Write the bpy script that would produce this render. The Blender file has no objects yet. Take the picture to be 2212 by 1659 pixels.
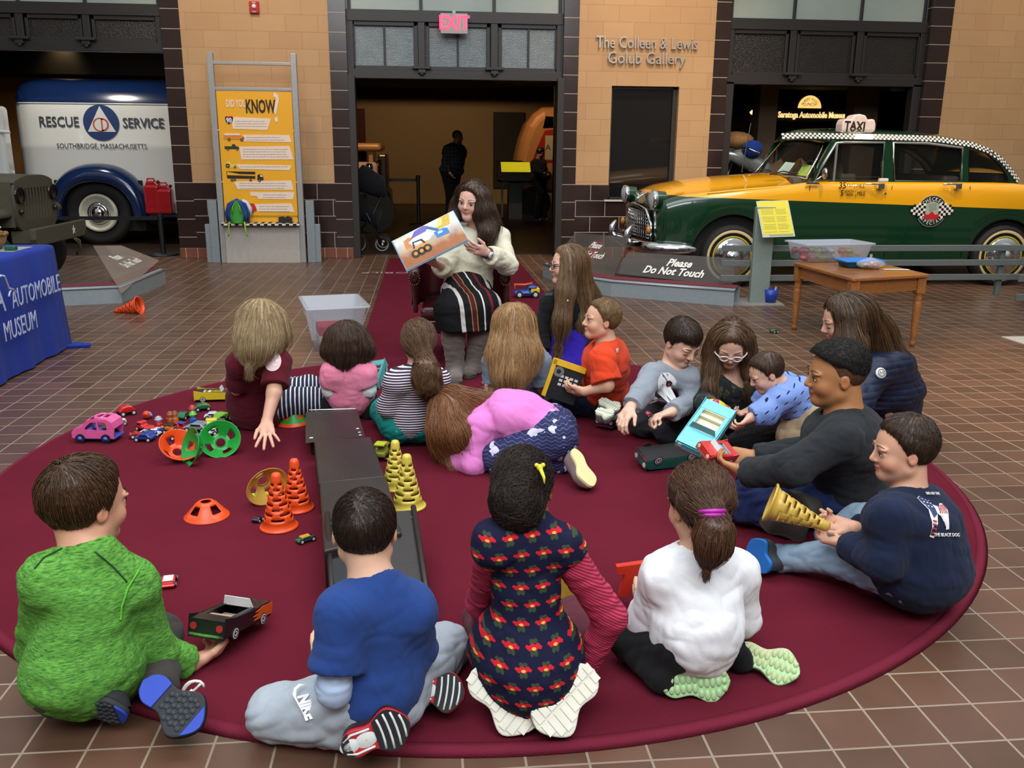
import bpy, math, random
import numpy as np
from mathutils import Vector, Matrix
from mathutils.bvhtree import BVHTree
random.seed(7)
RNG = np.random.default_rng(7)
PI = math.pi
scene = bpy.context.scene
COL = scene.collection

# ---------------------------------------------------------------- camera
FPX, IW, IH = 1917.08, 2212.0, 1659.0
PITCH, ROLL, YAW, EYE = 0.2570219, 0.00868971, 0.09701313, Vector((0, 0, 1.43))
_f = Vector((math.sin(YAW)*math.cos(PITCH), math.cos(YAW)*math.cos(PITCH), -math.sin(PITCH)))
_r0 = Vector((math.cos(YAW), -math.sin(YAW), 0)); _u0 = _r0.cross(_f)
_r = _r0*math.cos(ROLL) + _u0*math.sin(ROLL)
_u = _u0*math.cos(ROLL) - _r0*math.sin(ROLL)
cam_d = bpy.data.cameras.new('camera'); cam = bpy.data.objects.new('camera', cam_d); COL.objects.link(cam)
cam_d.sensor_fit = 'HORIZONTAL'; cam_d.sensor_width = 36.0; cam_d.lens = 36.0*FPX/IW
cam_d.clip_start = 0.05; cam_d.clip_end = 200
cam.matrix_world = Matrix(((_r.x, _u.x, -_f.x, 0), (_r.y, _u.y, -_f.y, 0), (_r.z, _u.z, -_f.z, EYE.z), (0, 0, 0, 1)))
scene.camera = cam
scene.view_settings.view_transform = 'Standard'; scene.view_settings.look = 'None'
scene.view_settings.gamma = 1.0; scene.view_settings.use_curve_mapping = False
scene.view_settings.exposure = 0.55
scene.cycles.max_bounces = 8; scene.cycles.transparent_max_bounces = 16
scene.cycles.diffuse_bounces = 3; scene.cycles.glossy_bounces = 4
scene.cycles.sample_clamp_indirect = 4.0
scene.cycles.caustics_reflective = False; scene.cycles.caustics_refractive = False

# ---------------------------------------------------------------- light
world = bpy.data.worlds.new('world'); scene.world = world; world.use_nodes = True
_n = world.node_tree.nodes; _l = world.node_tree.links
_bg = _n['Background']
_tc = _n.new('ShaderNodeTexCoord'); _sp = _n.new('ShaderNodeSeparateXYZ'); _cr = _n.new('ShaderNodeValToRGB')
_mr = _n.new('ShaderNodeMapRange'); _mr.inputs['From Min'].default_value = -0.1; _mr.inputs['From Max'].default_value = 1.0
_l.new(_tc.outputs['Generated'], _sp.inputs[0]); _l.new(_sp.outputs['Z'], _mr.inputs['Value']); _l.new(_mr.outputs[0], _cr.inputs[0])
_e = _cr.color_ramp.elements
_e[0].position = 0.05; _e[0].color = (0.10, 0.085, 0.07, 1)
_e[1].position = 0.9; _e[1].color = (0.80, 0.86, 0.90, 1)
_m = _e.new(0.35); _m.color = (0.30, 0.29, 0.27, 1)
_l.new(_cr.outputs[0], _bg.inputs[0]); _bg.inputs[1].default_value = 0.62

def area(name, loc, target, sx, sy, power, color):
    d = bpy.data.lights.new(name, 'AREA'); d.shape = 'RECTANGLE'; d.size = sx; d.size_y = sy
    d.energy = power; d.color = color
    o = bpy.data.objects.new(name, d); COL.objects.link(o); o.location = loc
    o.rotation_euler = (Vector(target)-Vector(loc)).to_track_quat('-Z', 'Y').to_euler()
    return o
def spot(name, loc, target, power, color, angle=60, blend=.6, rad=.08):
    d = bpy.data.lights.new(name, 'SPOT'); d.energy = power; d.color = color
    d.spot_size = math.radians(angle); d.spot_blend = blend; d.shadow_soft_size = rad
    o = bpy.data.objects.new(name, d); COL.objects.link(o); o.location = loc
    o.rotation_euler = (Vector(target)-Vector(loc)).to_track_quat('-Z', 'Y').to_euler()
    return o
WARM = (1.0, 0.70, 0.42)
area('skylight_front', (0.3, -1.5, 5.6), (0.3, 3.6, 0.2), 7, 3, 330, (0.93, 0.97, 1.0))
area('skylight_middle', (0.5, 4.5, 6.6), (0.5, 5.0, 0), 9, 4, 260, (0.95, 0.98, 1.0))
for sx, tx, pw in ((-2.1, -2.1, 190), (2.95, 2.95, 290), (8.0, 8.2, 110)):
    spot('wall_wash_lamp', (sx, 9.9, 5.6), (tx, 12.28, 1.5), pw, WARM, 75, .9, .25)
spot('car_lamp', (4.2, 7.6, 5.2), (4.4, 10.3, 0.9), 260, (1.0, .80, .55), 70, .8, .12)
spot('floor_lamp_pool', (5.6, 5.0, 5.5), (4.1, 4.9, 0.0), 600, (1.0, .62, .36), 38, 1.0, .2)
spot('car_lamp_rear', (6.6, 8.0, 5.0), (6.2, 10.3, 0.9), 130, (1.0, .80, .55), 60, .8, .12)

# ---------------------------------------------------------------- pixel -> world
def _ray(px, py): return _f*FPX + _r*(px-IW/2) - _u*(py-IH/2)
def at(px, py, Y):
    "the point on pixel (px,py) lying in the vertical plane y = Y"
    d = _ray(px, py); return EYE + d*(Y/d.y)
def gd(px, py, z=0.0):
    "the point on pixel (px,py) at height z"
    d = _ray(px, py); return EYE + d*((z-EYE.z)/d.z)

# ---------------------------------------------------------------- shader graph helper
class X:
    def __init__(s, g, sock): s.g, s.s = g, sock
    def _b(s, op, o, rev=False):
        a, b = (o, s) if rev else (s, o); return s.g.m(op, a, b)
    def __add__(s, o): return s._b('ADD', o)
    def __radd__(s, o): return s._b('ADD', o, True)
    def __sub__(s, o): return s._b('SUBTRACT', o)
    def __rsub__(s, o): return s._b('SUBTRACT', o, True)
    def __mul__(s, o): return s._b('MULTIPLY', o)
    def __rmul__(s, o): return s._b('MULTIPLY', o, True)
    def __truediv__(s, o): return s._b('DIVIDE', o)
    def __gt__(s, o): return s._b('GREATER_THAN', o)
    def __lt__(s, o): return s._b('LESS_THAN', o)
    def mod(s, o): return s._b('FLOORED_MODULO', o)
    def abs(s): return s.g.m('ABSOLUTE', s)
    def sin(s): return s.g.m('SINE', s)
    def floor(s): return s.g.m('FLOOR', s)
    def pow(s, o): return s._b('POWER', o)
    def sqrt(s): return s.g.m('SQRT', s)
    def mn(s, o): return s._b('MINIMUM', o)
    def mx(s, o): return s._b('MAXIMUM', o)
    def cl(s): return s.mn(1.0).mx(0.0)
class G:
    def __init__(s, name):
        s.mat = bpy.data.materials.new(name); s.mat.use_nodes = True
        s.nt = s.mat.node_tree; s.b = s.nt.nodes['Principled BSDF']; s._c = None
    def node(s, t): return s.nt.nodes.new(t)
    def put(s, inp, v):
        if isinstance(v, X): s.nt.links.new(v.s, inp)
        elif isinstance(v, (tuple, list)): inp.default_value = (*v, 1) if len(v) == 3 and len(inp.default_value) == 4 else v
        else: inp.default_value = v
    def m(s, op, a, b=None, c=None):
        n = s.node('ShaderNodeMath'); n.operation = op
        for i, v in enumerate((a, b, c)):
            if v is not None: s.put(n.inputs[i], v)
        return X(s, n.outputs[0])
    def co(s, which='Object'):
        t = s.node('ShaderNodeTexCoord'); return X(s, t.outputs[which])
    def xyz(s, vec=None, which='Object'):
        n = s.node('ShaderNodeSeparateXYZ'); s.put(n.inputs[0], vec or s.co(which)); return [X(s, o) for o in n.outputs]
    def vec(s, x, y, z):
        n = s.node('ShaderNodeCombineXYZ')
        for i, v in enumerate((x, y, z)): s.put(n.inputs[i], v)
        return X(s, n.outputs[0])
    def noise(s, scale=5, detail=3, vec=None, rough=.5, col=False):
        n = s.node('ShaderNodeTexNoise'); n.inputs['Scale'].default_value = scale
        n.inputs['Detail'].default_value = detail; n.inputs['Roughness'].default_value = rough
        s.put(n.inputs['Vector'], vec or s.co()); return X(s, n.outputs[1 if col else 0])
    def voro(s, scale=5, vec=None, out='Distance', feat='F1', rnd=1.0):
        n = s.node('ShaderNodeTexVoronoi'); n.feature = feat; n.inputs['Scale'].default_value = scale; n.inputs['Randomness'].default_value = rnd
        s.put(n.inputs['Vector'], vec or s.co()); return X(s, n.outputs[out])
    def mul3(s, v, k):
        n = s.node('ShaderNodeVectorMath'); n.operation = 'MULTIPLY'; s.put(n.inputs[0], v); n.inputs[1].default_value = k; return X(s, n.outputs[0])
    def mix(s, f, a, b):
        n = s.node('ShaderNodeMix'); n.data_type = 'RGBA'; s.put(n.inputs[0], f); s.put(n.inputs[6], a); s.put(n.inputs[7], b); return X(s, n.outputs[2])
    def ramp(s, f, *stops):
        n = s.node('ShaderNodeValToRGB'); s.put(n.inputs[0], f); e = n.color_ramp.elements
        while len(e) < len(stops): e.new(.5)
        for k, (p, c) in zip(e, stops): k.position = p; k.color = (*c, 1)
        return X(s, n.outputs[0])
    def attr(s, name):
        n = s.node('ShaderNodeAttribute'); n.attribute_name = name; return X(s, n.outputs['Color'])
    def island(s):
        n = s.node('ShaderNodeNewGeometry'); return X(s, n.outputs['Random Per Island'])
    def bump(s, h, strength=.3, dist=.01):
        n = s.node('ShaderNodeBump'); n.inputs['Strength'].default_value = strength; n.inputs['Distance'].default_value = dist
        s.put(n.inputs['Height'], h); s.nt.links.new(n.outputs[0], s.b.inputs['Normal'])
    def done(s, color, rough=.6, metal=0.0, spec=.5, sheen=0, coat=0, alpha=None, trans=None, emit=None, estr=1.0, sss=0, ior=None):
        B = s.b.inputs
        s.put(B['Base Color'], color); s.put(B['Roughness'], rough); s.put(B['Metallic'], metal)
        B['Specular IOR Level'].default_value = spec
        if sheen: B['Sheen Weight'].default_value = sheen; B['Sheen Roughness'].default_value = .6
        if coat: B['Coat Weight'].default_value = coat; B['Coat Roughness'].default_value = .04
        if alpha is not None: s.put(B['Alpha'], alpha)
        if trans is not None: B['Transmission Weight'].default_value = trans
        if ior: B['IOR'].default_value = ior
        if emit is not None: s.put(B['Emission Color'], emit); B['Emission Strength'].default_value = estr
        if sss: B['Subsurface Weight'].default_value = sss; B['Subsurface Radius'].default_value = (1., .35, .2); B['Subsurface Scale'].default_value = .012
        return s.mat
def sr(h):
    "sRGB hex -> linear"
    c = [int(h[i:i+2], 16)/255 for i in (0, 2, 4)]
    return tuple(v/12.92 if v <= .04045 else ((v+.055)/1.055)**2.4 for v in c)
_pl = {}
def plain(h, rough=.5, metal=0, var=.12, bump=0, scale=30, **k):
    key = (h, rough, metal, var, bump, scale, tuple(sorted(k.items())))
    if key in _pl: return _pl[key]
    g = G('paint_'+h); c = sr(h) if isinstance(h, str) else h
    n = g.noise(scale, 3)
    col = g.mix(n, tuple(v*(1-var) for v in c), tuple(min(1, v*(1+var)) for v in c))
    if bump: g.bump(g.noise(scale*6, 2), bump, .003)
    _pl[key] = g.done(col, rough, metal, **k); return _pl[key]
def cloth(h, scale=1.0, var=.15, bump=.35, weave=700, rough=.9, sheen=.05):
    key = ('cl', h, scale, var, bump, weave)
    if key in _pl: return _pl[key]
    g = G('fabric_'+h); c = sr(h); n = g.noise(9*scale, 4)
    w = g.noise(weave, 1)
    g.bump(w*.35 + g.noise(26*scale, 3)*1.0, bump, .006)
    _pl[key] = g.done(g.mix(n*.7+w*.3, tuple(v*(1-var) for v in c), tuple(min(1, v*(1+var)) for v in c)), rough, spec=.2, sheen=sheen); return _pl[key]
CHROME = plain('d8dadd', .08, 1.0, .02)
BLACKM = plain('16151a', .45)
RUBBER = plain('151413', .75, bump=.2)

# ---------------------------------------------------------------- mesh builder
def rotm(rx=0, ry=0, rz=0):
    return Matrix.Rotation(rz, 4, 'Z') @ Matrix.Rotation(ry, 4, 'Y') @ Matrix.Rotation(rx, 4, 'X')
def T(x, y=None, z=None): return Matrix.Translation(x if y is None else (x, y, z))
def frame(o, x=None, y=None, z=None):
    "orthonormal matrix at o from two given axes"
    if x is not None and y is not None:
        x = Vector(x).normalized(); z = x.cross(Vector(y)).normalized(); y = z.cross(x)
    elif y is not None and z is not None:
        y = Vector(y).normalized(); x = y.cross(Vector(z)).normalized(); z = x.cross(y)
    else:
        z = Vector(z).normalized()
        if x is None: x = Vector((1, 0, 0)) if abs(z.x) < .9 else Vector((0, 1, 0))
        y = z.cross(Vector(x)).normalized(); x = y.cross(z)
    m = Matrix((x, y, z)).transposed().to_4x4(); m.translation = o; return m
class MB:
    def __init__(s): s.v = []; s.f = []; s.mi = []; s.sm = []; s.m = Matrix(); s.k = 0
    def add(s, vs, fs, smooth=False, m=None, mi=None):
        M = s.m @ m if m is not None else s.m
        b = len(s.v); s.v += [M @ Vector(v) for v in vs]
        flip = M.to_3x3().determinant() < 0
        for f in fs: s.f.append([b+i for i in (reversed(f) if flip else f)]); s.mi.append(s.k if mi is None else mi); s.sm.append(smooth)
        return s
    def box(s, c, d, m=None, **k):
        x, y, z = (q/2 for q in d); cx, cy, cz = c
        vs = [(cx+a*x, cy+b*y, cz+e*z) for a in (-1, 1) for b in (-1, 1) for e in (-1, 1)]
        return s.add(vs, [(0, 1, 3, 2), (4, 6, 7, 5), (0, 4, 5, 1), (2, 3, 7, 6), (0, 2, 6, 4), (1, 5, 7, 3)], m=m, **k)
    def bb(s, lo, hi, **k): return s.box([(a+b)/2 for a, b in zip(lo, hi)], [b-a for a, b in zip(lo, hi)], **k)
    def prism(s, pts, z0, z1, m=None, **k):
        "polygon in xy extruded along z"
        n = len(pts); vs = [(x, y, z0) for x, y in pts]+[(x, y, z1) for x, y in pts]
        ar = sum(pts[i][0]*pts[(i+1) % n][1]-pts[(i+1) % n][0]*pts[i][1] for i in range(n))
        fs = [list(range(n))[::-1], list(range(n, 2*n))]+[(i, (i+1) % n, n+(i+1) % n, n+i) for i in range(n)]
        if ar < 0: fs = [f[::-1] for f in fs]
        return s.add(vs, fs, m=m, **k)
    def lathe(s, prof, n=24, m=None, smooth=True, a0=0, a1=2*PI, **k):
        "profile of (r,z) revolved about z"
        full = abs(a1-a0-2*PI) < 1e-6; c = n if full else n+1
        vs = [(r*math.cos(a0+(a1-a0)*i/n), r*math.sin(a0+(a1-a0)*i/n), z) for r, z in prof for i in range(c)]
        fs = [(j*c+i, j*c+(i+1) % c, (j+1)*c+(i+1) % c, (j+1)*c+i) for j in range(len(prof)-1) for i in range(n)]
        return s.add(vs, fs, smooth, m=m, **k)
    def cyl(s, a, b, r, r2=None, n=16, cap=True, smooth=True, **k):
        a, b = Vector(a), Vector(b); M = frame(a, z=b-a); L = (b-a).length; r2 = r if r2 is None else r2
        s.lathe([(r, 0), (r2, L)], n, m=M, smooth=smooth, **k)
        if cap:
            s.add([(r*math.cos(2*PI*i/n), r*math.sin(2*PI*i/n), 0) for i in range(n)], [list(range(n))[::-1]], m=M, **k)
            s.add([(r2*math.cos(2*PI*i/n), r2*math.sin(2*PI*i/n), L) for i in range(n)], [list(range(n))], m=M, **k)
        return s
    def ball(s, c, r, n=16, m=None, **k):
        r = (r, r, r) if not hasattr(r, '__len__') else r; h = n//2
        M = (m or Matrix()) @ T(*c) @ Matrix.Diagonal((*r, 1))
        return s.lathe([(max(1e-4, math.sin(PI*i/h)), -math.cos(PI*i/h)) for i in range(h+1)], n, m=M, **k)
    def tube(s, pts, r, n=8, closed=False, flat=None, **k):
        pts = [Vector(p) for p in pts]; N = len(pts); rs = r if hasattr(r, '__len__') else [r]*N; vs = []; up = None
        for i, p in enumerate(pts):
            t = ((pts[(i+1) % N]-pts[i-1]) if closed else (pts[min(i+1, N-1)]-pts[max(i-1, 0)])).normalized()
            if up is None: up = Vector((0, 0, 1)) if abs(t.z) < .9 else Vector((1, 0, 0))
            a = t.cross(up).normalized(); up = a.cross(t)
            vs += [p+a*(math.cos(2*PI*j/n)*rs[i])+up*(math.sin(2*PI*j/n)*rs[i]*(flat or 1)) for j in range(n)]
        fs = [(i*n+j, i*n+(j+1) % n, ((i+1) % N)*n+(j+1) % n, ((i+1) % N)*n+j) for i in range(N if closed else N-1) for j in range(n)]
        fs = [f[::-1] for f in fs]
        if not closed: fs += [list(range(n)), [(N-1)*n+j for j in range(n)][::-1]]
        return s.add(vs, fs, True, **k)
    def grid(s, rows, smooth=True, closed=False, **k):
        "rows of equal point counts -> quads"
        n = len(rows[0]); vs = [p for r in rows for p in r]; c = n if closed else n-1
        return s.add(vs, [(i*n+j, i*n+(j+1) % n, (i+1)*n+(j+1) % n, (i+1)*n+j) for i in range(len(rows)-1) for j in range(c)], smooth, **k)
    def build(s, name, mats, parent=None, loc=None, bev=0, seg=2, sub=0, solid=0, kind=None, flipn=False, label=None):
        me = bpy.data.meshes.new(name); o = Vector(loc) if loc is not None else Vector((0, 0, 0))
        me.from_pydata([v-o for v in s.v], [], s.f)
        for m in (mats if isinstance(mats, (list, tuple)) else [mats]): me.materials.append(m)
        me.polygons.foreach_set('material_index', s.mi); me.polygons.foreach_set('use_smooth', s.sm); me.update()
        ob = bpy.data.objects.new(name, me); COL.objects.link(ob); ob.location = o
        if parent: ob.parent = parent
        if solid: q = ob.modifiers.new('s', 'SOLIDIFY'); q.thickness = solid; q.offset = 0
        if bev: q = ob.modifiers.new('b', 'BEVEL'); q.width = bev; q.segments = seg; q.limit_method = 'ANGLE'; q.angle_limit = .7
        if sub: q = ob.modifiers.new('u', 'SUBSURF'); q.levels = sub; q.render_levels = sub
        if kind: ob['kind'] = kind
        if label: ob['label'] = label
        return ob
def tag(o, label, cat, group=None, kind=None):
    o['label'] = label; o['category'] = cat
    if group: o['group'] = group
    if kind: o['kind'] = kind
    return o
def thing(name, label, cat, loc=(0, 0, 0), rz=0, group=None, mw=None):
    o = bpy.data.objects.new(name, None); COL.objects.link(o); o.empty_display_size = .1
    if mw is not None: o.matrix_world = mw
    else: o.location = loc; o.rotation_euler = (0, 0, rz)
    return tag(o, label, cat, group)
def copy_tree(o, parent=None):
    c = o.copy(); COL.objects.link(c)
    if parent is not None: c.parent = parent
    for ch in list(o.children): copy_tree(ch, c)
    return c
_txt = {}
def text(name, s, size, mat, M, parent=None, ext=.001, align='CENTER', shear=0, sx=1.0, sp=1.0, bold=0, tagd=None, loc=None):
    "lettering converted to a mesh; M places its xy plane"
    c = bpy.data.curves.new(name, 'FONT'); c.body = s; c.size = size; c.extrude = ext; c.align_x = align; c.align_y = 'CENTER'
    c.shear = shear; c.space_character = sp; c.offset = bold; c.resolution_u = 2
    t = bpy.data.objects.new(name, c); COL.objects.link(t)
    dg = bpy.context.evaluated_depsgraph_get(); me = bpy.data.meshes.new_from_object(t.evaluated_get(dg))
    bpy.data.objects.remove(t); bpy.data.curves.remove(c)
    o = Vector(loc) if loc is not None else Vector((0, 0, 0))
    me.transform(T(-o) @ M @ Matrix.Diagonal((sx, 1, 1, 1))); me.materials.clear(); me.materials.append(mat)
    ob = bpy.data.objects.new(name, me); COL.objects.link(ob); ob.location = o
    if parent: ob.parent = parent
    if tagd: tag(ob, *tagd)
    return ob
VERT = Matrix.Rotation(PI/2, 4, 'X')     # xy plane -> faces -y (towards the camera), upright
# ================================================================ the setting
TILE, OX, OY = 0.152656, 1.44120, 1.81257
def m_floor():
    g = G('quarry_tile_floor'); x, y, z = g.xyz()
    u = (x-OX)/TILE; v = (y-OY)/TILE
    fx = (u.mod(1.0)-.5).abs(); fy = (v.mod(1.0)-.5).abs()
    w = 3.2e-3/TILE
    j = (fx.mx(fy) > (.5-w)) 
    cell = g.vec(u.floor(), v.floor(), 0.0)
    wn = g.node('ShaderNodeTexWhiteNoise'); g.put(wn.inputs['Vector'], cell); r = X(g, wn.outputs['Value'])
    n = g.noise(5, 4); n2 = g.noise(60, 2)
    tile = g.mix(r*.45+n*.45+n2*.12, sr('432f25'), sr('704f3e'))
    dirt = g.noise(1.1, 4)
    grout = g.mix(dirt, sr('5f5145'), sr('ab9a85'))
    g.bump((1-j)*1.0+n2*.06, .5, .003)
    return g.done(g.mix(j, tile, grout), g.m('MULTIPLY_ADD', j, .4, n*.15+.26), spec=.45)
FLOOR = m_floor()
MB().bb((-14, -4, -.1), (14, 27, 0)).build('floor', FLOOR, kind='structure')

def m_block():
    g = G('painted_block_wall'); x, y, z = g.xyz()
    row = (z/.205).floor(); off = row.mod(2.0)*.205
    u = (x+off+.1)/.41
    fx = ((u.mod(1.0)-.5).abs()-.5).abs()*.41; fz = (((z/.205).mod(1.0)-.5).abs()-.5).abs()*.205
    j = (fx.mn(fz) < .003)
    wn = g.node('ShaderNodeTexWhiteNoise'); g.put(wn.inputs['Vector'], g.vec(u.floor(), row, 0.0)); r = X(g, wn.outputs['Value'])
    n = g.noise(2.2, 4)
    c = g.mix(r*.35+n*.6, sr('b58e66'), sr('c9a67c'))
    g.bump((1-j)*1.0, .35, .003)
    return g.done(g.mix(j*.45, c, sr('8a6746')), .55, spec=.3)
def m_dark(w=.41, h=.215, x0=0., z0=.99, quoin=False):
    g = G('glazed_dark_tile'); x, y, z = g.xyz()
    v = (z-z0)/h; row = v.floor()
    u = (x-x0)/w + (row.mod(2.0)*.5 if not quoin else 0.0)
    fz = ((v.mod(1.0)-.5).abs()-.5).abs()*h
    if quoin: d = fz
    else: d = (((u.mod(1.0)-.5).abs()-.5).abs()*w).mn(fz)
    j = d < .004
    n = g.noise(3, 4)
    g.bump((1-j)*1.0, .4, .003)
    return g.done(g.mix(j, g.mix(n, sr('241916'), sr('3b2a26')), sr('b5a698')), j*.4+.22, spec=.6)
def m_base():
    g = G('red_cove_base_tile'); x, y, z = g.xyz()
    j = ((((x/.152).mod(1.0)-.5).abs()-.5).abs()*.152) < .004
    return g.done(g.mix(j, g.mix(g.noise(6), sr('6d3f30'), sr('8a5443')), sr('c2ab98')), .35)
BLOCK, QUOIN, DADO, COVE = m_block(), m_dark(quoin=True, h=.236), m_dark(), m_base()
YW = 12.28
def pier(side, x0, x1, d0, d1, hole=None, top=5.2):
    "one pier of the back wall: dark quoins of width d0,d1, dado, beige blocks"
    m = MB(); lo, hi = x0+d0, x1-d1
    if d0: m.bb((x0, YW-.006, 0), (lo, YW+.36, top), mi=1)
    if d1: m.bb((hi, YW-.006, 0), (x1, YW+.36, top), mi=1)
    if hole:
        a, b, z0, z1 = hole
        for p in (((lo, a), (.99, top)), ((b, hi), (.99, top)), ((a, b), (z1, top))):
            m.bb((p[0][0], YW, p[1][0]), (p[0][1], YW+.36, p[1][1]), mi=0)
        m.bb((lo, YW-.004, .14), (a, YW+.36, .99), mi=2); m.bb((b, YW-.004, .14), (hi, YW+.36, .99), mi=2)
        m.bb((a, YW-.004, .14), (b, YW+.36, z0), mi=2)
    else:
        m.bb((lo, YW, .99), (hi, YW+.36, top), mi=0); m.bb((lo, YW-.004, .14), (hi, YW+.36, .99), mi=2)
    m.build('wall_'+side, [BLOCK, QUOIN, DADO], kind='structure')
    MB().bb((x0, YW-.022, 0), (x1, YW-.006, .14)).build('baseboard_'+side, COVE, kind='structure', bev=.006)
pier('back_left', -3.27, -.98, .23, .22)
pier('back_middle', 1.84, 4.07, .20, .20, (2.50, 3.42, .79, 2.28))
pier('back_right', 6.86, 13.0, .30, 0)
pier('back_far_left', -13.0, -8.4, 0, .23)
# window in the middle pier
STEEL = plain('2b2725', .45, bump=.15)
GLASSD = G('dark_window_glass'); GLASSD = GLASSD.done((.012, .012, .013), .03, spec=.8, alpha=.9)
w_ = MB().bb((2.50, YW+.12, .79), (3.42, YW+.13, 2.28)).build('window_1', GLASSD, kind='structure')
f_ = MB()
for a in (((2.50, .79), (2.53, 2.28)), ((3.36, .79), (3.42, 2.28)), ((2.50, 2.25), (3.42, 2.28)), ((2.50, .79), (3.42, .82))):
    f_.bb((a[0][0], YW+.08, a[0][1]), (a[1][0], YW+.16, a[1][1]))
f_.build('window_frame', STEEL, w_)
MB().bb((2.44, YW-.04, .765), (3.46, YW+.1, .79)).build('window_sill', plain('c9c2b8', .4), w_, bev=.004)

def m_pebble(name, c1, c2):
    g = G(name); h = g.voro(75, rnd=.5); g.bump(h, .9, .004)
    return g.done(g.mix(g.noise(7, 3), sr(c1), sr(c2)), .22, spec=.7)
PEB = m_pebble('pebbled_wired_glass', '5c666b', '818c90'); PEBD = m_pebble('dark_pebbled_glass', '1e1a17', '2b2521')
FROST = G('frosted_clerestory_glass'); FROST = FROST.done(FROST.mix(FROST.noise(1.5, 3), sr('8f9b94'), sr('b4bfb4')), .35, spec=.5)
def transom(n, x0, x1, xs, zl, pane, mids):
    "steel framed glazing above an opening: xs = mullion positions"
    yf = YW+.10
    top = MB(); e = [x0]+xs+[x1]
    for a, b in zip(e, e[1:]): top.bb((a, yf+.03, 3.17), (b, yf+.04, 4.6))
    w = top.build('window_%d' % n, FROST, kind='structure')
    p = MB()
    for a, b in zip(e, e[1:]): p.bb((a+.05, yf+.03, zl+.12), (b-.05, yf+.04, 3.0))
    p.build('window_pane', pane, w)
    f = MB()
    f.bb((x0, yf-.05, zl-.02), (x1, yf+.09, zl+.09)); f.bb((x0, yf-.04, 3.03), (x1, yf+.09, 3.17))
    for q in [x0+.04]+xs+[x1-.04]: f.bb((q-.045, yf-.03, zl), (q+.045, yf+.08, 3.05)); f.bb((q-.02, yf, 3.1), (q+.02, yf+.08, 4.6))
    for a, b in zip(e, e[1:]):
        for lo, hi in (((a+.06, zl+.1), (a+.10, 3.04)), ((b-.10, zl+.1), (b-.06, 3.04)), ((a+.06, zl+.09), (b-.06, zl+.14)), ((a+.06, 2.98), (b-.06, 3.04))):
            f.bb((lo[0], yf-.012, lo[1]), (hi[0], yf+.05, hi[1]))
        if mids: f.bb(((a+b)/2-.012, yf, zl+.1), ((a+b)/2+.012, yf+.05, 3.04))
    f.build('window_frame', STEEL, w, bev=.004)
    for q in xs:
        c = MB(); c.bb((q-.12, yf-.13, zl+.10), (q+.12, yf-.05, zl+.135)); c.bb((q-.05, yf-.11, zl+.05), (q+.05, yf-.05, zl+.10)); c.cyl((q, yf-.08, zl+.03), (q, yf-.08, zl+.06), .03)
        c.build('window_latch', STEEL, w, bev=.005)
    return w
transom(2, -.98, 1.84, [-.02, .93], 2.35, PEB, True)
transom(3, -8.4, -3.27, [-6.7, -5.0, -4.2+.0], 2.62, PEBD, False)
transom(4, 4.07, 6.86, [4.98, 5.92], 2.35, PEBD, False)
# door frames
d = MB()
for x in (-.98, 1.77): d.bb((x, YW-.01, 0), (x+.09, YW+.2, 2.36))
d.build('door_1', STEEL, kind='structure', bev=.004)
d = MB()
for x in (4.07, 6.74): d.bb((x, YW+.05, 0), (x+.12, YW+.2, 2.36))
d.build('door_2', STEEL, kind='structure', bev=.004)
# the dark galleries behind the wall
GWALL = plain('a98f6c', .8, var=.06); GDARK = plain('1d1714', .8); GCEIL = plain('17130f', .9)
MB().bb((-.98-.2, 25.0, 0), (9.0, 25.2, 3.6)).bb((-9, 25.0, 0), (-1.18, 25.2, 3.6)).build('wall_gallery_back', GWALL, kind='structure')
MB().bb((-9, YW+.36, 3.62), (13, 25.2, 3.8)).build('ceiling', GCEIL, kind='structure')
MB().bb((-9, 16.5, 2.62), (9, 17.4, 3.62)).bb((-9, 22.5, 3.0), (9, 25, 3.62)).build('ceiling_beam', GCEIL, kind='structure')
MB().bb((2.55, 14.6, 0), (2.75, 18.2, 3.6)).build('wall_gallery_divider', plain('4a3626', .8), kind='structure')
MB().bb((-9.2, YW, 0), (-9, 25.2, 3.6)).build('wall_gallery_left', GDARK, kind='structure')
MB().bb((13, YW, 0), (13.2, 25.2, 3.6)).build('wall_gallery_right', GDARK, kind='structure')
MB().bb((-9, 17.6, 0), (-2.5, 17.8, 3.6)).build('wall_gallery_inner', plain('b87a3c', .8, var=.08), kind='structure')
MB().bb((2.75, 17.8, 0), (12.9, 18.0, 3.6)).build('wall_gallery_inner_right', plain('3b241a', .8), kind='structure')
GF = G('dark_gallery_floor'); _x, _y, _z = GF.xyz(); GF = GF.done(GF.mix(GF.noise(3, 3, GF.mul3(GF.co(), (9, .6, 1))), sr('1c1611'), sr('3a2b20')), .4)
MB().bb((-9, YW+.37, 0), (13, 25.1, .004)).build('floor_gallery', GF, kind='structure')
for i, (px, py) in enumerate(((1655, 300), (1865, 300))):
    p = at(px, py, 13.6); w = .14 if i == 0 else .19
    MB().bb((p.x-w, 13.6, 0), (p.x+w, 13.9, 3.6)).build('trim_post_%d' % (i+1), plain('5f4a36', .7), kind='structure')
spot('gallery_lamp', (.2, 20.5, 3.3), (.0, 25.2, 1.2), 110, (1, .68, .36), 110, .9, .1)
spot('gallery_lamp_b', (1.7, 17.6, 3.2), (2.4, 19.4, 1.7), 90, (1, .7, .4), 70, .8, .06)
spot('gallery_lamp_c', (-.9, 14.2, 3.2), (-1.1, 16.3, 1.2), 90, (1, .75, .45), 70, .8, .06)
spot('truck_fill_light', (-5.0, 12.9, 3.4), (-4.9, 14.2, 1.5), 120, (1, .9, .78), 110, .8, .15)  # fill light added to brighten the white truck, no visible fitting
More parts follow.
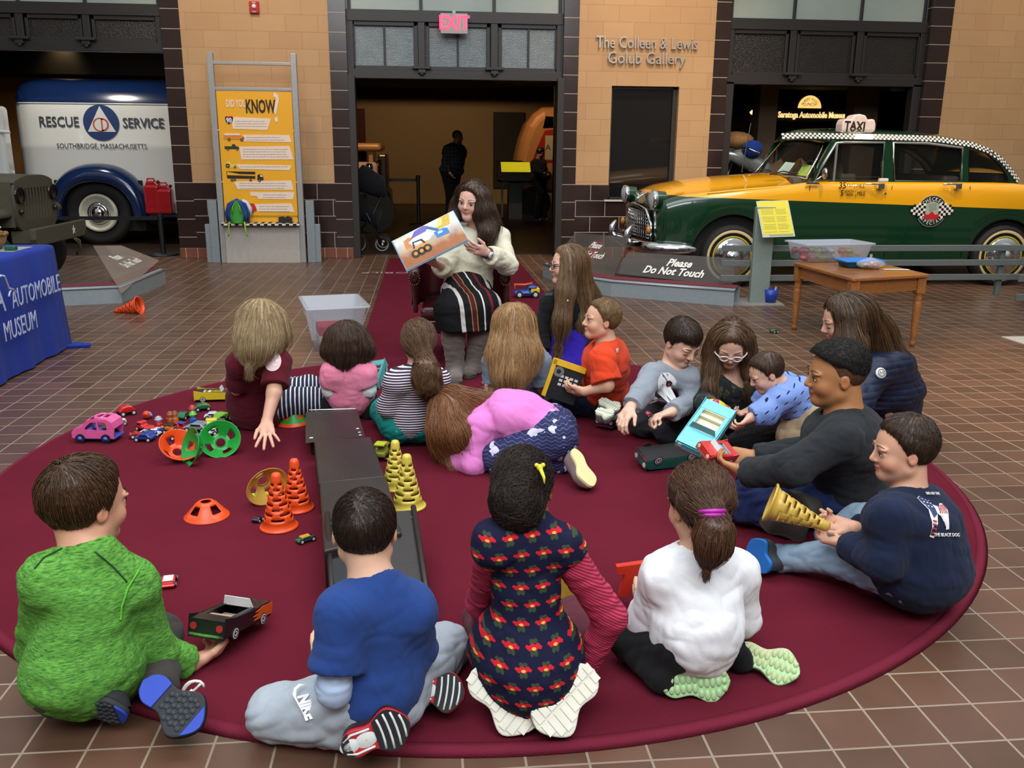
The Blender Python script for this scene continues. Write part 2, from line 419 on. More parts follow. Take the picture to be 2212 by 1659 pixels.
spot('gallery_lamp_e', (5.3, 14.9, 3.3), (5.3, 17.2, 1.4), 8, (1, .75, .5), 100, .8, .1)
spot('gallery_lamp_f', (-6.0, 16.4, 3.2), (-6.2, 17.4, 1.5), 20, (1, .7, .35), 100, .8, .1)

# ---------------------------------------------------------------- rugs
def m_rug(c1='4e1622', c2='702332'):
    g = G('burgundy_rug'); n = g.noise(2.6, 5); n2 = g.noise(420, 2)
    g.bump(n2, .5, .004)
    return g.done(g.mix(n*.55+n2*.45, sr(c1), sr(c2)), .95, spec=.03)
RUG, RUGE = m_rug(), m_rug('5d1c2c', '7c2b3c')
RC, RR, RZ = (0.235, 4.018), 2.15, .014
rug = thing('round_rug', 'large round burgundy wool rug on which the children sit', 'rug', (*RC, 0))
MB().lathe([(.001, RZ), (1, RZ), (2.10, RZ), (RR-.02, RZ)], 160, smooth=False).lathe([(RR-.02, RZ-.012), (.001, RZ-.012)], 160).build('pile', RUG, rug)
MB().lathe([(RR-.022, RZ-.008), (RR-.022, RZ+.003), (RR, RZ+.001), (RR+.018, .001), (RR-.022, .0005)], 160).build('binding', RUGE, rug)
run = thing('carpet_runner', 'burgundy museum carpet runner with pale lettering under the armchair', 'rug', (.36, 9.2, 0))
MB().bb((-.86, -3.1, .001), (.86, 2.95, .011)).build('pile', RUG, run, bev=.004)
PALE = plain('b58b93', .9)
for s, px in (('MOBILE', 848), ('S', 1102)):
    p = gd(px, 589, .012)
    text('lettering', s, .19, PALE, T(p.x-.36, p.y-9.2, .0115) @ rotm(0, 0, PI) @ Matrix.Diagonal((1.15, .8, 1, 1)), run, .0006)

# ---------------------------------------------------------------- wall things
WHT = plain('e8e4dc', .4); RED = plain('b3101c', .3)
p = at(550, 17, YW)
t = thing('fire_alarm', 'small red fire alarm strobe high on the beige wall', 'fire alarm', (p.x, YW, p.z))
MB().bb((-.06, -.04, -.07), (.06, 0, .075)).build('housing', RED, t, bev=.008)
MB().ball((0, -.045, .01), (.028, .025, .028)).build('strobe', plain('e6e6ea', .1), t)
for s, z in (('FIRE', .055), ('FIRE', -.05)): text('lettering', s, .024, WHT, T(0, -.041, z) @ VERT, t)
p = at(981, 50, YW-.1)
t = thing('exit_sign', 'white exit sign with glowing red letters above the doorway', 'exit sign', (p.x, YW-.04, p.z))
MB().bb((-.175, -.05, -.125), (.175, .01, .12)).build('housing', plain('b9b4b2', .5), t, bev=.006)
MB().bb((-.02, -.03, .10), (.02, .12, .16)).build('bracket', plain('c9c5c0', .4), t)
g = G('glowing_red'); EXR = g.done(sr('e02038'), .4, emit=sr('ff2c48'), estr=2.6)
text('lettering', 'EXIT', .235, EXR, T(0, -.052, .0) @ VERT, t, .002, sx=.82, bold=.006)
ALU = plain('c9c6c0', .3, .55)
DARKL = plain('1b1714', .5)
t = thing('wall_lettering', 'raised metal gallery name lettering on the beige wall right of the doorway', 'lettering', (2.99, YW, 2.72))
a, b = at(1398, 94, YW-.02), at(1396, 127, YW-.02)
text('upper_line', 'The Colleen & Lewis', .215, ALU, T(a.x-2.99, -.03, a.z-2.72) @ VERT, t, .012, sx=.75)
text('lower_line', 'Golub Gallery', .215, ALU, T(b.x-2.99, -.03, b.z-2.72) @ VERT, t, .012, sx=.86)

# ---------------------------------------------------------------- did-you-know board
YB = 11.8; GREYP = plain('a6a7a6', .35, .25); GRYL = plain('b7b0a9', .5); GRYB = plain('8e979c', .4, .2)
t = thing('display_board', 'tall grey display stand holding the yellow vehicle facts poster', 'display stand', (-2.09, YB, 0))
for s in (-1, 1):
    MB().bb((s*.50-.035, -.05, .0), (s*.50+.035, .03, 2.56)).build('post', GREYP, t, bev=.005)
    MB().bb((s*.60-.045 if s > 0 else -.66, -.02, 0), (.66 if s > 0 else -.60+.045, .05, .79)).build('side_panel', GRYB, t, bev=.004)
    MB().bb((s*.69-.035, -.0, 0), (s*.69+.035, .06, .49)).build('side_panel', GRYB, t, bev=.004)
for z in (2.44, 2.14): MB().bb((-.47, -.03, z-.018), (.47, .01, z+.018)).build('crossbar', GREYP, t, bev=.004)
MB().bb((-.465, -.06, 0), (.465, .02, .475)).build('base_panel', GRYL, t, bev=.004)
YEL = plain('f2b01e', .45, var=.04)
pz = lambda z: z
po = MB().bb((-.455, -.028, .52), (.455, -.018, 2.11)).build('poster', YEL, t)
CREAM = plain('f3ddcb', .5); TXT = plain('9c8f86', .6); BRN = plain('2a1710', .5)
def P2(px, py, dy=-.03):
    q = at(px, py, YB+dy); return (q.x+2.09, q.z)
def flat(name, pts, mt, dy=-.031, par=po, th=.001):
    return MB().prism([P2(*q, dy) for q in pts], -th, th, m=T(0, dy, 0) @ VERT).build(name, mt, par)
z0 = lambda u, v: (460+u*.19286, 180+v*.19286)
for q in ([(205, 375), (650, 395), (610, 523), (225, 510)], [(330, 575), (855, 580), (880, 660), (350, 650)], [(292, 710), (858, 702), (902, 853), (320, 853)],
          [(258, 905), (882, 920), (858, 973), (300, 960)], [(232, 1100), (878, 1088), (903, 1195), (280, 1188)], [(420, 1217), (913, 1218), (897, 1300), (510, 1295), (495, 1262), (418, 1258)], [(470, 1352), (878, 1345), (915, 1440), (500, 1435)]):
    flat('caption_panel', [z0(*w) for w in q], CREAM)
tx = MB()
for (u0, u1, v, k) in ((250, 610, 425, 3), (375, 800, 605, 2), (335, 850, 738, 4), (300, 840, 935, 1), (300, 850, 1120, 3), (560, 870, 1250, 2), (520, 860, 1380, 3)):
    for i in range(k):
        a = P2(*z0(u0, v+i*28), -.033); b = P2(*z0(u1-random.random()*60, v+i*28+1), -.033)
        x = a[0]
        while x < b[0]:
            w = random.uniform(.012, .04); zz = a[1]+(b[1]-a[1])*(x-a[0])/(b[0]-a[0]); tx.bb((x, -.0335, zz-.003), (min(x+w, b[0]), -.0325, zz+.003)); x += w+.007
tx.build('caption_lettering', TXT, po)
def ln(s, size, u, v, mt, sx=1, b=0, dy=-.034): 
    q = P2(*z0(u, v), dy); return text('lettering', s, size, mt, T(q[0], dy, q[1]) @ VERT, po, .0008, sx=sx, bold=b)
ln('DID YOU', .125, 258, 230, CREAM, .46, .003); ln('KNOW', .22, 530, 266, BRN, .50, .006); ln('?', .50, 708, 290, CREAM, .62, .004, -.033)
NAVY = plain('2a3f77', .5); ORG = plain('e0882e', .5)
flat('route_shield', [z0(*q) for q in ((133, 385), (145, 365), (180, 372), (215, 365), (226, 385), (218, 430), (180, 462), (142, 430))], NAVY)
flat('route_shield_top', [z0(*q) for q in ((136, 383), (145, 365), (180, 372), (215, 365), (224, 383))], RED, -.033)
ln('90', .075, 180, 415, WHT, .9, .003, -.035)
def wheels(lst):
    for u, v, r in lst:
        q = P2(*z0(u, v), -.034); MB().cyl((q[0], -.033, q[1]), (q[0], -.036, q[1]), r, n=20).cyl((q[0], -.036, q[1]), (q[0], -.037, q[1]), r*.5, n=16, mi=1).build('drawn_wheel', [BRN, plain('a3867a', .5)], po)
flat('drawn_van', [z0(*q) for q in ((125, 560), (300, 562), (302, 580), (345, 600), (352, 630), (115, 628))], ORG)
flat('drawn_van_roof', [z0(*q) for q in ((125, 560), (300, 562), (302, 582), (128, 582))], CREAM, -.033)
flat('drawn_pickup', [z0(*q) for q in ((130, 705), (212, 705), (215, 682), (245, 682), (258, 705), (290, 712), (295, 738), (132, 735))], plain('24352c', .5))
flat('drawn_tractor', [z0(*q) for q in ((155, 880), (190, 870), (200, 905), (258, 912), (262, 945), (150, 945))], plain('e6d34e', .5))
flat('drawn_trailer', [z0(*q) for q in ((150, 985), (472, 990), (475, 1068), (160, 1065))], BRN)
flat('drawn_trailer_stripe', [z0(*q) for q in ((158, 990), (300, 1018), (472, 1022), (474, 1038), (160, 1028))], YEL, -.033)
flat('drawn_cab', [z0(*q) for q in ((498, 1030), (515, 1018), (548, 1022), (565, 1050), (565, 1086), (498, 1084))], BRN)
flat('drawn_cab_window', [z0(*q) for q in ((528, 1026), (546, 1026), (558, 1050), (530, 1046))], CREAM, -.033)
flat('drawn_red_van', [z0(*q) for q in ((400, 1345), (455, 1345), (485, 1395), (486, 1435), (400, 1435))], plain('c8242a', .5))
wheels([(180, 628, .018), (322, 632, .018), (167, 738, .014), (272, 738, .014), (166, 922, .026), (246, 936, .014), (212, 1082, .016), (244, 1082, .016), (423, 1085, .016), (522, 1088, .018), (438, 1440, .02)])
ch = MB()
for i in range(34):
    a = P2(*z0(430+i*16, 1490), -.033); ch.prism([(a[0], a[1]-.012), (a[0]+.006, a[1]-.012), (a[0]+.011, a[1]), (a[0]+.006, a[1]+.012), (a[0], a[1]+.012), (a[0]+.005, a[1])], -.0005, .0005, m=T(0, -.033, 0) @ VERT)
ch.build('chevron_strip', BRN, po)
g = G('checkered_edge'); x, y, z = g.xyz(); CHK = g.done(g.mix((((x/.045).floor()+(z/.03).floor()).mod(2.0)) > .5, sr('e8e2d8'), sr('16110f')), .5)
MB().bb((-.485, -.16, .485), (.485, .0, .515)).build('shelf', CHK, t, bev=.002)
for s in (-1, 1):
    for z in (1.65, 1.02): MB().bb((s*.47-.015, -.04, z-.006), (s*.47+.015, -.02, z+.006)).build('clip', WHT, t)
# dark box & backpack on the shelf
q = at(617, 477, YB-.08)
MB().prism([(-.08, 0), (.08, 0), (.08, .06), (.03, .085), (.0, .06), (-.03, .08), (-.08, .07)], -.04, .04, m=VERT).build('card_box', plain('231e1e', .6), loc=None)
o = bpy.data.objects['card_box']; o.location = (q.x, YB-.09, .516); tag(o, 'small dark box of cards on the right of the checkered shelf', 'box')
q = at(516, 480, YB-.1)
t = thing('backpack', 'blue and green child backpack slumped on the checkered shelf', 'backpack', (q.x, YB-.12, .517))
GRN, BLU, LIME = cloth('3f9a3f'), cloth('23408f'), cloth('8fc23c')
m = MB()
for i in range(13):
    a = i/12; r = .14*math.sin(PI*(.12+.82*a*.99))**.5
    m.v += [Vector((r*math.cos(b*PI/12), .075*math.sin(b*PI/12)*(1.1-.4*a), a*.28)) for b in range(24)]
m2 = MB().grid([[v for v in m.v[i*24:(i+1)*24]] for i in range(13)], closed=True).lathe([(.09, 0), (.001, .01)], 24, m=Matrix.Diagonal((1, .5, 1, 1)) @ T(0, 0, .27))
m2.build('bag', GRN, t)
MB().tube([(-.12, -.02, .02), (-.135, -.03, .12), (-.10, -.03, .23), (0, -.02, .285), (.10, -.03, .23), (.135, -.03, .12), (.12, -.02, .02)], .022, 10).build('trim', BLU, t)
for s in (-1, 1):
    MB().tube([(s*.03, -.05, .27), (s*.085, -.085, .2), (s*.10, -.09, .1), (s*.09, -.07, .02)], .022, 8, flat=.5).build('shoulder_strap', BLU, t)
    MB().tube([(s*.02, -.055, .26), (s*.045, -.085, .2), (s*.05, -.085, .12)], .008, 6, flat=.4).build('piping', LIME, t)
    MB().tube([(s*.09, -.085, .02), (s*.10, -.12, -.03), (s*.105, -.095, -.13), (s*.12, -.09, -.16)], .01, 6, flat=.35).build('webbing_tail', LIME, t)
MB().tube([(.06, .0, .27), (.11, .0, .25), (.15, .0, .18), (.145, 0, .1)], .03, 10).build('side_panel', plain('cfd3dc', .6), t)

# ---------------------------------------------------------------- platforms and rails
MARO, GREY2 = plain('6e2430', .8, bump=.3), plain('8d979b', .4)
def kick(name, label, path, inw):
    "low raised kick-rail along a floor path; inw = inward offset per vertex"
    t = thing(name, label, 'platform edge', (path[0][0], path[0][1], 0)); o = Vector((path[0][0], path[0][1], 0))
    P = [Vector((*p, 0))-o for p in path]; I = [Vector((*p, 0)) for p in inw]
    MB().grid([[p, p+Vector((0, 0, .15)), p+i*.25+Vector((0, 0, .165)), p+i+Vector((0, 0, .165)), p+i+Vector((0, 0, 0))] for p, i in zip(P, I)], smooth=False).build('kick_board', GREY2, t)
    MB().grid([[p+i*.22+Vector((0, 0, .166)), p+i*.22+Vector((0, 0, .172)), p+i*.85+Vector((0, 0, .178)), p+i*.85+Vector((0, 0, .16))] for p, i in zip(P, I)], smooth=False).build('carpet_strip', MARO, t)
    MB().tube([p+Vector((0, 0, .152)) for p in P], .012, 6).build('nosing', plain('9aa3a6', .3, .4), t)
    return t
kick('display_plinth', 'low grey and maroon plinth edge around the olive jeep', [(-4.6, 8.2), (-2.88, 8.65), (-2.83, 9.95)], [(-.04, .24), (-.2, .16), (-.24, .02)])
kick('display_plinth', 'low grey and maroon plinth edge in front of the taxi', [(1.36, 10.35), (1.60, 9.2), (1.87, 8.86), (2.93, 8.2)], [(.24, .05), (.22, .12), (.16, .19), (.13, .22)])
g = G('smoked_acrylic'); ACR = g.done((.10, .09, .08), .06, spec=.6, alpha=.45)
g = G('clear_acrylic'); ACL = g.done((.42, .33, .26), .05, spec=.6, alpha=.38)
def acryl(label, quad, mt, lines, size, shear=.2, tw=1):
    TL, TR, BR, BL = quad; c = (TL+TR+BR+BL)/4
    xa = ((TR-TL)+(BR-BL)); ya = ((TL-BL)+(TR-BR)); M = frame(c, x=xa, y=ya)
    n = M.col[2].to_3d()
    t = thing('acrylic_sign', label, 'sign', mw=T(c))
    Mi = M.inverted(); vs = [M @ Vector(((Mi @ v).x, (Mi @ v).y, 0))-c for v in (BL, BR, TR, TL)]
    MB().add([v-n*.006 for v in vs]+[v for v in vs], [(0, 3, 2, 1), (4, 5, 6, 7), (0, 1, 5, 4), (1, 2, 6, 5), (2, 3, 7, 6), (3, 0, 4, 7)]).build('sheet', mt, t)
    M.translation = (0, 0, 0)
    for k, (s, ox, oy, st) in enumerate(lines): text('lettering', s, size, WHT, M @ T(ox, oy, .006), t, .001, shear=shear, sx=tw*.8, bold=st)
    return t
q = (at(197, 541, 9.6), at(266, 520, 10.1), gd(340, 572, .17), gd(268, 622, .17))
acryl('clear tilted sign asking visitors not to touch, by the jeep', q, ACL, (('Please', -.06, .07, .002), ('Do Not Touch', .0, -.07, .002)), .14, .1, .75)
q = (at(1357, 542, 9.4), at(1590, 560, 8.7), gd(1580, 616, .17), gd(1325, 592, .17))
acryl('dark clear sign asking visitors not to touch, in front of the taxi wheel', q, ACR, (('Please', .03, .045, .004), ('Do Not Touch', .0, -.07, .004)), .135, .25, 1.0)
q = (at(1240, 500, 10.3), at(1362, 515, 9.6), gd(1322, 596, .17), gd(1190, 572, .17))
acryl('clear angled sign asking visitors not to touch, behind the kneeling woman', q, ACR, (('Please', .0, .10, .002), ('Do Not Touch', .02, -.04, .002)), .13, .2, .7)

# sign post with rails
YR = 8.42; RAILM = plain('6d7472', .45, .2); POSTM = plain('8d9a94', .4, .2)
t = thing('barrier_rail', 'grey three-bar barrier rail in front of the taxi', 'barrier', (4.4, YR, 0))
for z in (.53, .385, .24): MB().bb((-1.54, .0, z-.03), (1.75, .03, z+.03)).build('rail', RAILM, t, bev=.004)
MB().bb((1.35, .03, .05), (1.40, .08, .56)).build('post', RAILM, t, bev=.004)
MB().bb((-.3, .03, .0), (-.25, .08, .56)).build('post', RAILM, t, bev=.004)
t = thing('barrier_rail', 'grey barrier rail end at the right edge of the hall', 'barrier', (5.74, 8.1, 0))
for z in (.44, .27, .08): MB().bb((0, .0, z-.035), (1.9, .03, z+.035)).build('rail', RAILM, t, bev=.004)
MB().bb((1.2, .03, .0), (1.26, .08, .48)).build('post', RAILM, t, bev=.004)
t = thing('sign_post', 'grey post holding a tilted yellow information sheet beside the taxi', 'information stand', (3.24, YR-.04, 0))
MB().bb((-.095, -.03, 0), (.095, .03, .93)).build('post', POSTM, t, bev=.006)
MB().prism([(-.42, .25), (-.42, -.05), (-.1, -.18), (.2, -.18), (.25, .25)], 0, .012).build('foot_plate', plain('8f8b84', .5), t)
q = [at(*p, YR-.1)-Vector((3.24, YR-.04, 0)) for p in ((1629, 435), (1694, 433), (1716, 508), (1652, 510))]
q[2] = q[2]+Vector((0, -.14, 0))*0; 
M = frame((q[0]+q[2])/2+Vector((0, -.03, 0)), x=(q[1]-q[0]), y=(q[0]-q[3])+Vector((0, .22, 0)))
w, h = (q[1]-q[0]).length/2+.012, (q[0]-q[3]).length/2+.02
s_ = MB().bb((-w, -h, -.006), (w, h, 0), m=M @ Matrix.Shear('XY', 4, (0, 0))).build('backing_sheet', plain('b9bdb2', .3), t, bev=.003)
MB().bb((-w+.012, -h+.03, 0), (w-.012, h-.008, .002), m=M).build('yellow_sheet', plain('d9c92e', .4, var=.05), t)
tl = MB()
for i in range(16):
    y = h-.10-i*.016
    if i % 5 == 4: continue
    tl.bb((-w+.03, y, .002), (-.01, y+.004, .0028), m=M).bb((.01, y, .002), (w-.03-random.random()*.03, y+.004, .0028), m=M)
for i in range(18): tl.bb((-w+.02+i*.013+.05, -h+.012, .001), (-w+.028+i*.013+.05, -h+.024, .003), m=M)
tl.build('printed_text', plain('8f8a2a', .5), t)
MB().bb((-.05, .03, .9), (.06, .04, .99)).build('top_clip', POSTM, t)
# blue pen bucket
p = gd(1663, 655)
t = thing('pencil_bucket', 'little blue bucket of pencils at the foot of the sign post', 'bucket', p)
MB().lathe([(.001, .003), (.055, .003), (.075, .14), (.07, .14), (.052, .01), (.001, .01)], 20).build('pail', plain('1c3a9c', .35), t)
for i in range(5):
    a = i*1.3; MB().cyl((.02*math.cos(a), .02*math.sin(a), .02), (.055*math.cos(a), .055*math.sin(a), .16+.01*(i % 3)), .004, n=6).build('pencil', [WHT, plain('3a63c8', .4)][i % 2], t)
# stanchions
def stanchion(label, x, y, h=.95, r=.2):
    t = thing('stanchion', label, 'stanchion', (x, y, 0))
    MB().lathe([(.001, 0), (r, 0), (r, .015), (r*.4, .03), (.04, .035), (.001, .035)], 32).build('base', BLACKM, t)
    MB().cyl((0, 0, .03), (0, 0, h), .035, n=16).build('pole', BLACKM, t)
    MB().cyl((0, 0, h-.08), (0, 0, h), .042, n=16).build('belt_head', BLACKM, t)
    return t
t = stanchion('black belt stanchion before the white truck', -3.60, 12.66, .56)
MB().bb((-1.65, -.003, .475), (0, .003, .525)).build('belt', BLACKM, t)
t = stanchion('black stanchion with belt far inside the dark doorway', -.14, 17.9, .95)
MB().bb((-1.6, .3, .82), (0, .31, .88)).build('belt', BLACKM, t)
# ================================================================ taxi
YN, YC = 9.40, 10.36     # near flank, centre line
HW = YC-YN
g = G('taxi_body_enamel'); x, y, z = g.xyz()
yel = (z > (.965-(x+1.9)*.032)).mn(z < 1.30)
yel = yel*(1-(z > 1.085)*(y.abs() > .62)*(x > -.5)*0)
hoodm = (x < (-.78-(y.abs()*y.abs())*.35)).mx((z < 1.135))        # green cowl panel below the windscreen
nose = (x < -2.30)*(y.abs() > .58)                                # green fender fronts
TAXP = g.done(g.mix(yel*hoodm*(1-nose), sr('06341d'), sr('f0a800')), .16, spec=.6, coat=.8)
TGRN = plain('06361e', .16, var=.03, coat=.8)
TGLASS = G('car_glass'); TGLASS = TGLASS.done((.02, .022, .02), .02, spec=.6, alpha=.16)
DARKI = plain('17130f', .8)
TX = Vector((4.9, YC, 0))
taxi = thing('taxi', 'vintage green and yellow checkered taxi cab parked before the wall', 'car', TX)
def ip(x, xs, ys): return float(np.interp(x, xs, ys))
SX = [2.50, 2.56, 2.72, 3.0, 3.4, 3.9, 4.15, 4.4, 6.0, 6.5, 6.9, 7.35, 7.5]
SW = [.80, .88, .93, .95, .96, .965, .965, .965, .965, .965, .95, .90, .82]
SS = [.80, .93, .985, 1.02, 1.06, 1.10, 1.13, 1.14, 1.145, 1.13, 1.09, 1.0, .9]
SC = [.86, 1.0, 1.07, 1.12, 1.165, 1.20, 1.215, 1.16, 1.15, 1.14, 1.12, 1.03, .9]
xs = set(list(np.linspace(2.50, 7.5, 60))+[2.52, 2.56])
HX, HR = (3.31, 6.43), (.455, .41)
for h, r in zip(HX, HR):
    for a in np.linspace(0, PI, 21): xs.add(h+r*math.cos(a))
    xs |= {h-r-.002, h+r+.002}
xs = sorted(xs); rows = []
for x_ in xs:
    w, s_, c = ip(x_, SX, SW), ip(x_, SX, SS), ip(x_, SX, SC); zb = .30
    for h, r in zip(HX, HR):
        if abs(x_-h) <= r: zb = max(zb, .33+math.sqrt(max(0, r*r-(x_-h)**2)))
    hood = 1 if x_ < 4.3 else 0
    prof = []
    for k in range(9):
        t = k/8; z_ = zb+(s_-.10-zb)*t; prof.append((w*(1-.035*(1-t)**2*1.0-.02*t*t), z_))
    prof += [(w*.965, s_-.045), (w*.92, s_-.008), (w*.86, s_), (w*.76, s_-.012*hood+.0), (w*.62, s_+(c-s_)*.35-.004), (w*.42, s_+(c-s_)*.78), (w*.2, s_+(c-s_)*.96), (0, c)]
    full = [(-a, b) for a, b in prof]+[(a, b) for a, b in prof[::-1][1:]]
    rows.append([Vector((x_-4.9, a, b)) for a, b in full])
m = MB().grid(rows); nn = len(rows[0])
m.add(rows[0], [list(range(nn))]); m.add(rows[-1], [list(range(nn))[::-1]])
m.build('body', TAXP, taxi)
MB().bb((-2.3, -.85, .32), (2.5, .85, .9)).build('chassis', plain('0c0b0a', .9), taxi)
def side2(pts, y=9.55):   # pixel outline -> (x,z) on the glazed side plane
    return [((q := at(px, py, y)).x-4.9, q.z) for px, py in pts]
def z3(*p): return [(1472+u*.3376, v*.3376) for u, v in p]
WF = side2(z3((843, 1158), (905, 1045), (985, 915), (1040, 911), (1290, 912), (1276, 1160)))
WR = side2(z3((1350, 912), (1560, 917), (1790, 945), (1783, 1166), (1355, 1160)))
WQ = side2(z3((1828, 955), (1950, 985), (2030, 1050), (2078, 1125), (2092, 1166), (1835, 1166)))
OUT = side2(z3((822, 1175), (880, 1040), (955, 905), (990, 885), (1290, 880), (1600, 893), (1840, 925), (1985, 975), (2080, 1065), (2150, 1175)))
YS = 9.55-YC
def holed(name, outer, holes, mt, th, yy, tilt=.0, par=taxi):
    c = bpy.data.curves.new(name, 'CURVE'); c.dimensions = '2D'; c.fill_mode = 'BOTH'; c.extrude = th
    for pts in [outer]+holes:
        s = c.splines.new('POLY'); s.points.add(len(pts)-1); s.use_cyclic_u = True
        for p, (a, b) in zip(s.points, pts): p.co = (a, b, 0, 1)
    t = bpy.data.objects.new(name, c); COL.objects.link(t); dg = bpy.context.evaluated_depsgraph_get()
    me = bpy.data.meshes.new_from_object(t.evaluated_get(dg)); bpy.data.objects.remove(t)
    me.materials.clear(); me.materials.append(mt)
    me.transform(T(0, yy, 0) @ VERT); ob = bpy.data.objects.new(name, me); COL.objects.link(ob); ob.parent = par; return ob
for sgn in (1, -1):
    holed('cabin_side', OUT, [WF, WR, WQ], TGRN, .02, YS*sgn)
    for W_, nm in ((WF, 'front_side_window'), (WR, 'rear_side_window'), (WQ, 'quarter_window')):
        gl = MB().prism(W_, -.003, .003, m=T(0, YS*sgn, 0) @ VERT).build(nm, TGLASS, taxi)
        if nm != 'quarter_window':
            MB().tube([(a, YS*sgn-.024*sgn, b) for a, b in W_], .016, 6, closed=True).build('chrome_frame', plain('b9b9b6', .25, .7), gl)
        else: MB().tube([(a, YS*sgn-.024*sgn, b) for a, b in W_], .007, 6, closed=True).build('rubber_seal', RUBBER, gl)
    a, b = side2(z3((988, 920), (992, 1158)))
    MB().bb((a[0]-.01, YS*sgn-.03*sgn-.01, b[1]), (a[0]+.01, YS*sgn-.03*sgn+.01, a[1])).build('quarter_divider', plain('b9b9b6', .25, .7), taxi)
# roof
RX = [p[0] for p in OUT[2:]]; RZZ = [p[1] for p in OUT[2:]]
rr = []
def roofrow(x_, z_, hw, crown, n=18):
    return [Vector((x_+.10*math.sin(PI*j/n)*(-1 if x_ < 0 else .35), -hw+2*hw*j/n, z_+crown*(math.sin(PI*j/n))**.62)) for j in range(n+1)]
for i in range(26):
    t = i/25; k = t*(len(RX)-1); j = min(int(k), len(RX)-2); f = k-j
    x_, z_ = RX[j]+(RX[j+1]-RX[j])*f, RZZ[j]+(RZZ[j+1]-RZZ[j])*f
    rr.append(roofrow(x_, z_-.01, -YS+.02, .115*min(1, .25+t*9) if t < .8 else .115*(1+.6*(t-.8))))
MB().grid(rr).build('roof', TGRN, taxi, solid=.012)
# checker band
g = G('checker_white'); CW = g.done(sr('e9e4da'), .3); CB = plain('10150f', .3, coat=.4)
pth = side2(z3((640, 872), (760, 868), (1000, 872), (1300, 878), (1500, 884), (1650, 893), (1850, 925), (1960, 965), (2040, 1020), (2100, 1090), (2150, 1155)), 9.55)
pp = [];
for (a, b), (c, d_) in zip(pth, pth[1:]):
    L = math.hypot(c-a, d_-b); n = max(1, int(L/.0235)); pp += [(a+(c-a)*i/n, b+(d_-b)*i/n) for i in range(n)]
pp.append(pth[-1]); cb = MB()
for i, (p, q) in enumerate(zip(pp, pp[1:])):
    dx, dz = q[0]-p[0], q[1]-p[1]; L = math.hypot(dx, dz); nx, nz = -dz/L, dx/L
    ww = .019
    for k in range(3):
        f0, f1 = (k-1.5)*ww, (k-.5)*ww; y0, y1 = YS-.030+.012*k, YS-.030+.012*(k+1)
        cb.add([(p[0]+nx*f0, y0, p[1]+nz*f0), (q[0]+nx*f0, y0, q[1]+nz*f0), (q[0]+nx*f1, y1, q[1]+nz*f1), (p[0]+nx*f1, y1, p[1]+nz*f1)], [(0, 1, 2, 3)], mi=(i+k) % 2)
cb.build('checker_band', [CW, CB], taxi, solid=.008)
# windscreen
def ws(t, v):      # t across -1..1, v up 0..1
    bx, tx = 4.14-.20*(1-t*t)-4.9, 4.39-.10*(1-t*t)-4.9
    return Vector((bx+(tx-bx)*v, t*(.80-.15*v), 1.165+(1.545-1.165+.05*(1-t*t))*v+.03*(1-t*t)*(1-v)))
wsr = [[ws(-1+2*i/14, v) for i in range(15)] for v in (0, .33, .66, 1)]
wg = MB().grid(wsr).build('windscreen', TGLASS, taxi)
edge = [ws(-1+2*i/14, 0) for i in range(15)]+[ws(1, .5)]+[ws(1-2*i/14, 1) for i in range(15)]+[ws(-1, .5)]
MB().tube([e+Vector((-.012, 0, 0)) for e in edge], .014, 6, closed=True).build('chrome_frame', CHROME, wg)
MB().add([ws(-.97, .05)+Vector((.012, 0, 0)), ws(-.80, .05)+Vector((.0, 0, 0)), ws(-.80, .35)+Vector((.0, 0, 0)), ws(-.97, .35)+Vector((.012, 0, 0))], [(0, 1, 2, 3)]).build('sticker', plain('a9c24a', .6), wg)
MB().add([ws(-.62, .06)+Vector((.0, 0, 0)), ws(-.38, .06), ws(-.38, .36), ws(-.62, .36)], [(0, 1, 2, 3)]).build('sticker', plain('bcd8cf', .6), wg)
for t0_ in (-.35, .25):
    MB().tube([ws(t0_, 0)+Vector((-.05, 0, 0)), ws(t0_-.2, .12)+Vector((-.03, 0, 0)), ws(t0_-.5, .10)+Vector((-.025, 0, 0))], .007, 6).build('wiper', BLACKM, taxi)
for x_, s_ in ((3.93, -1),): MB().cyl((x_-4.9-.05, .55, 1.2), (x_-4.9+.02, .55, 1.78), .006, n=6).build('antenna', CHROME, taxi)
# interior
INT = plain('4a443a', .7); 
it = MB(); it.bb((-.35, -.72, .95), (-.15, .72, 1.22)); it.bb((.85, -.72, .95), (1.05, .72, 1.2)); it.bb((-.9, -.75, 1.0), (-.55, .75, 1.17)); it.bb((-.9, -.8, .9), (1.7, .8, 1.0)); it.build('seat_and_dash', INT, taxi, bev=.04)
MB().bb((1.45, -.72, 1.0), (1.62, .72, 1.23)).build('rear_shelf', plain('29241e', .8), taxi, bev=.04)
MB().tube([(-.60+.05*math.cos(a), -.38+.19*math.sin(a)*1.0, 1.20+.15*math.cos(a)) for a in np.linspace(0, 2*PI, 24)[:-1]], .012, 6, closed=True).build('steering_wheel', BLACKM, taxi)
MB().grid([[Vector((-.75+.5*i/8, -.7+1.2*j/8, 1.15+.14*math.sin(i*1.9+j)+.12*math.sin(j*1.3)*math.cos(i))) for j in range(9)] for i in range(9)]).build('plastic_seat_cover', G('clear_plastic_wrap').done(sr('6d5b3c'), .2, alpha=.5), taxi)
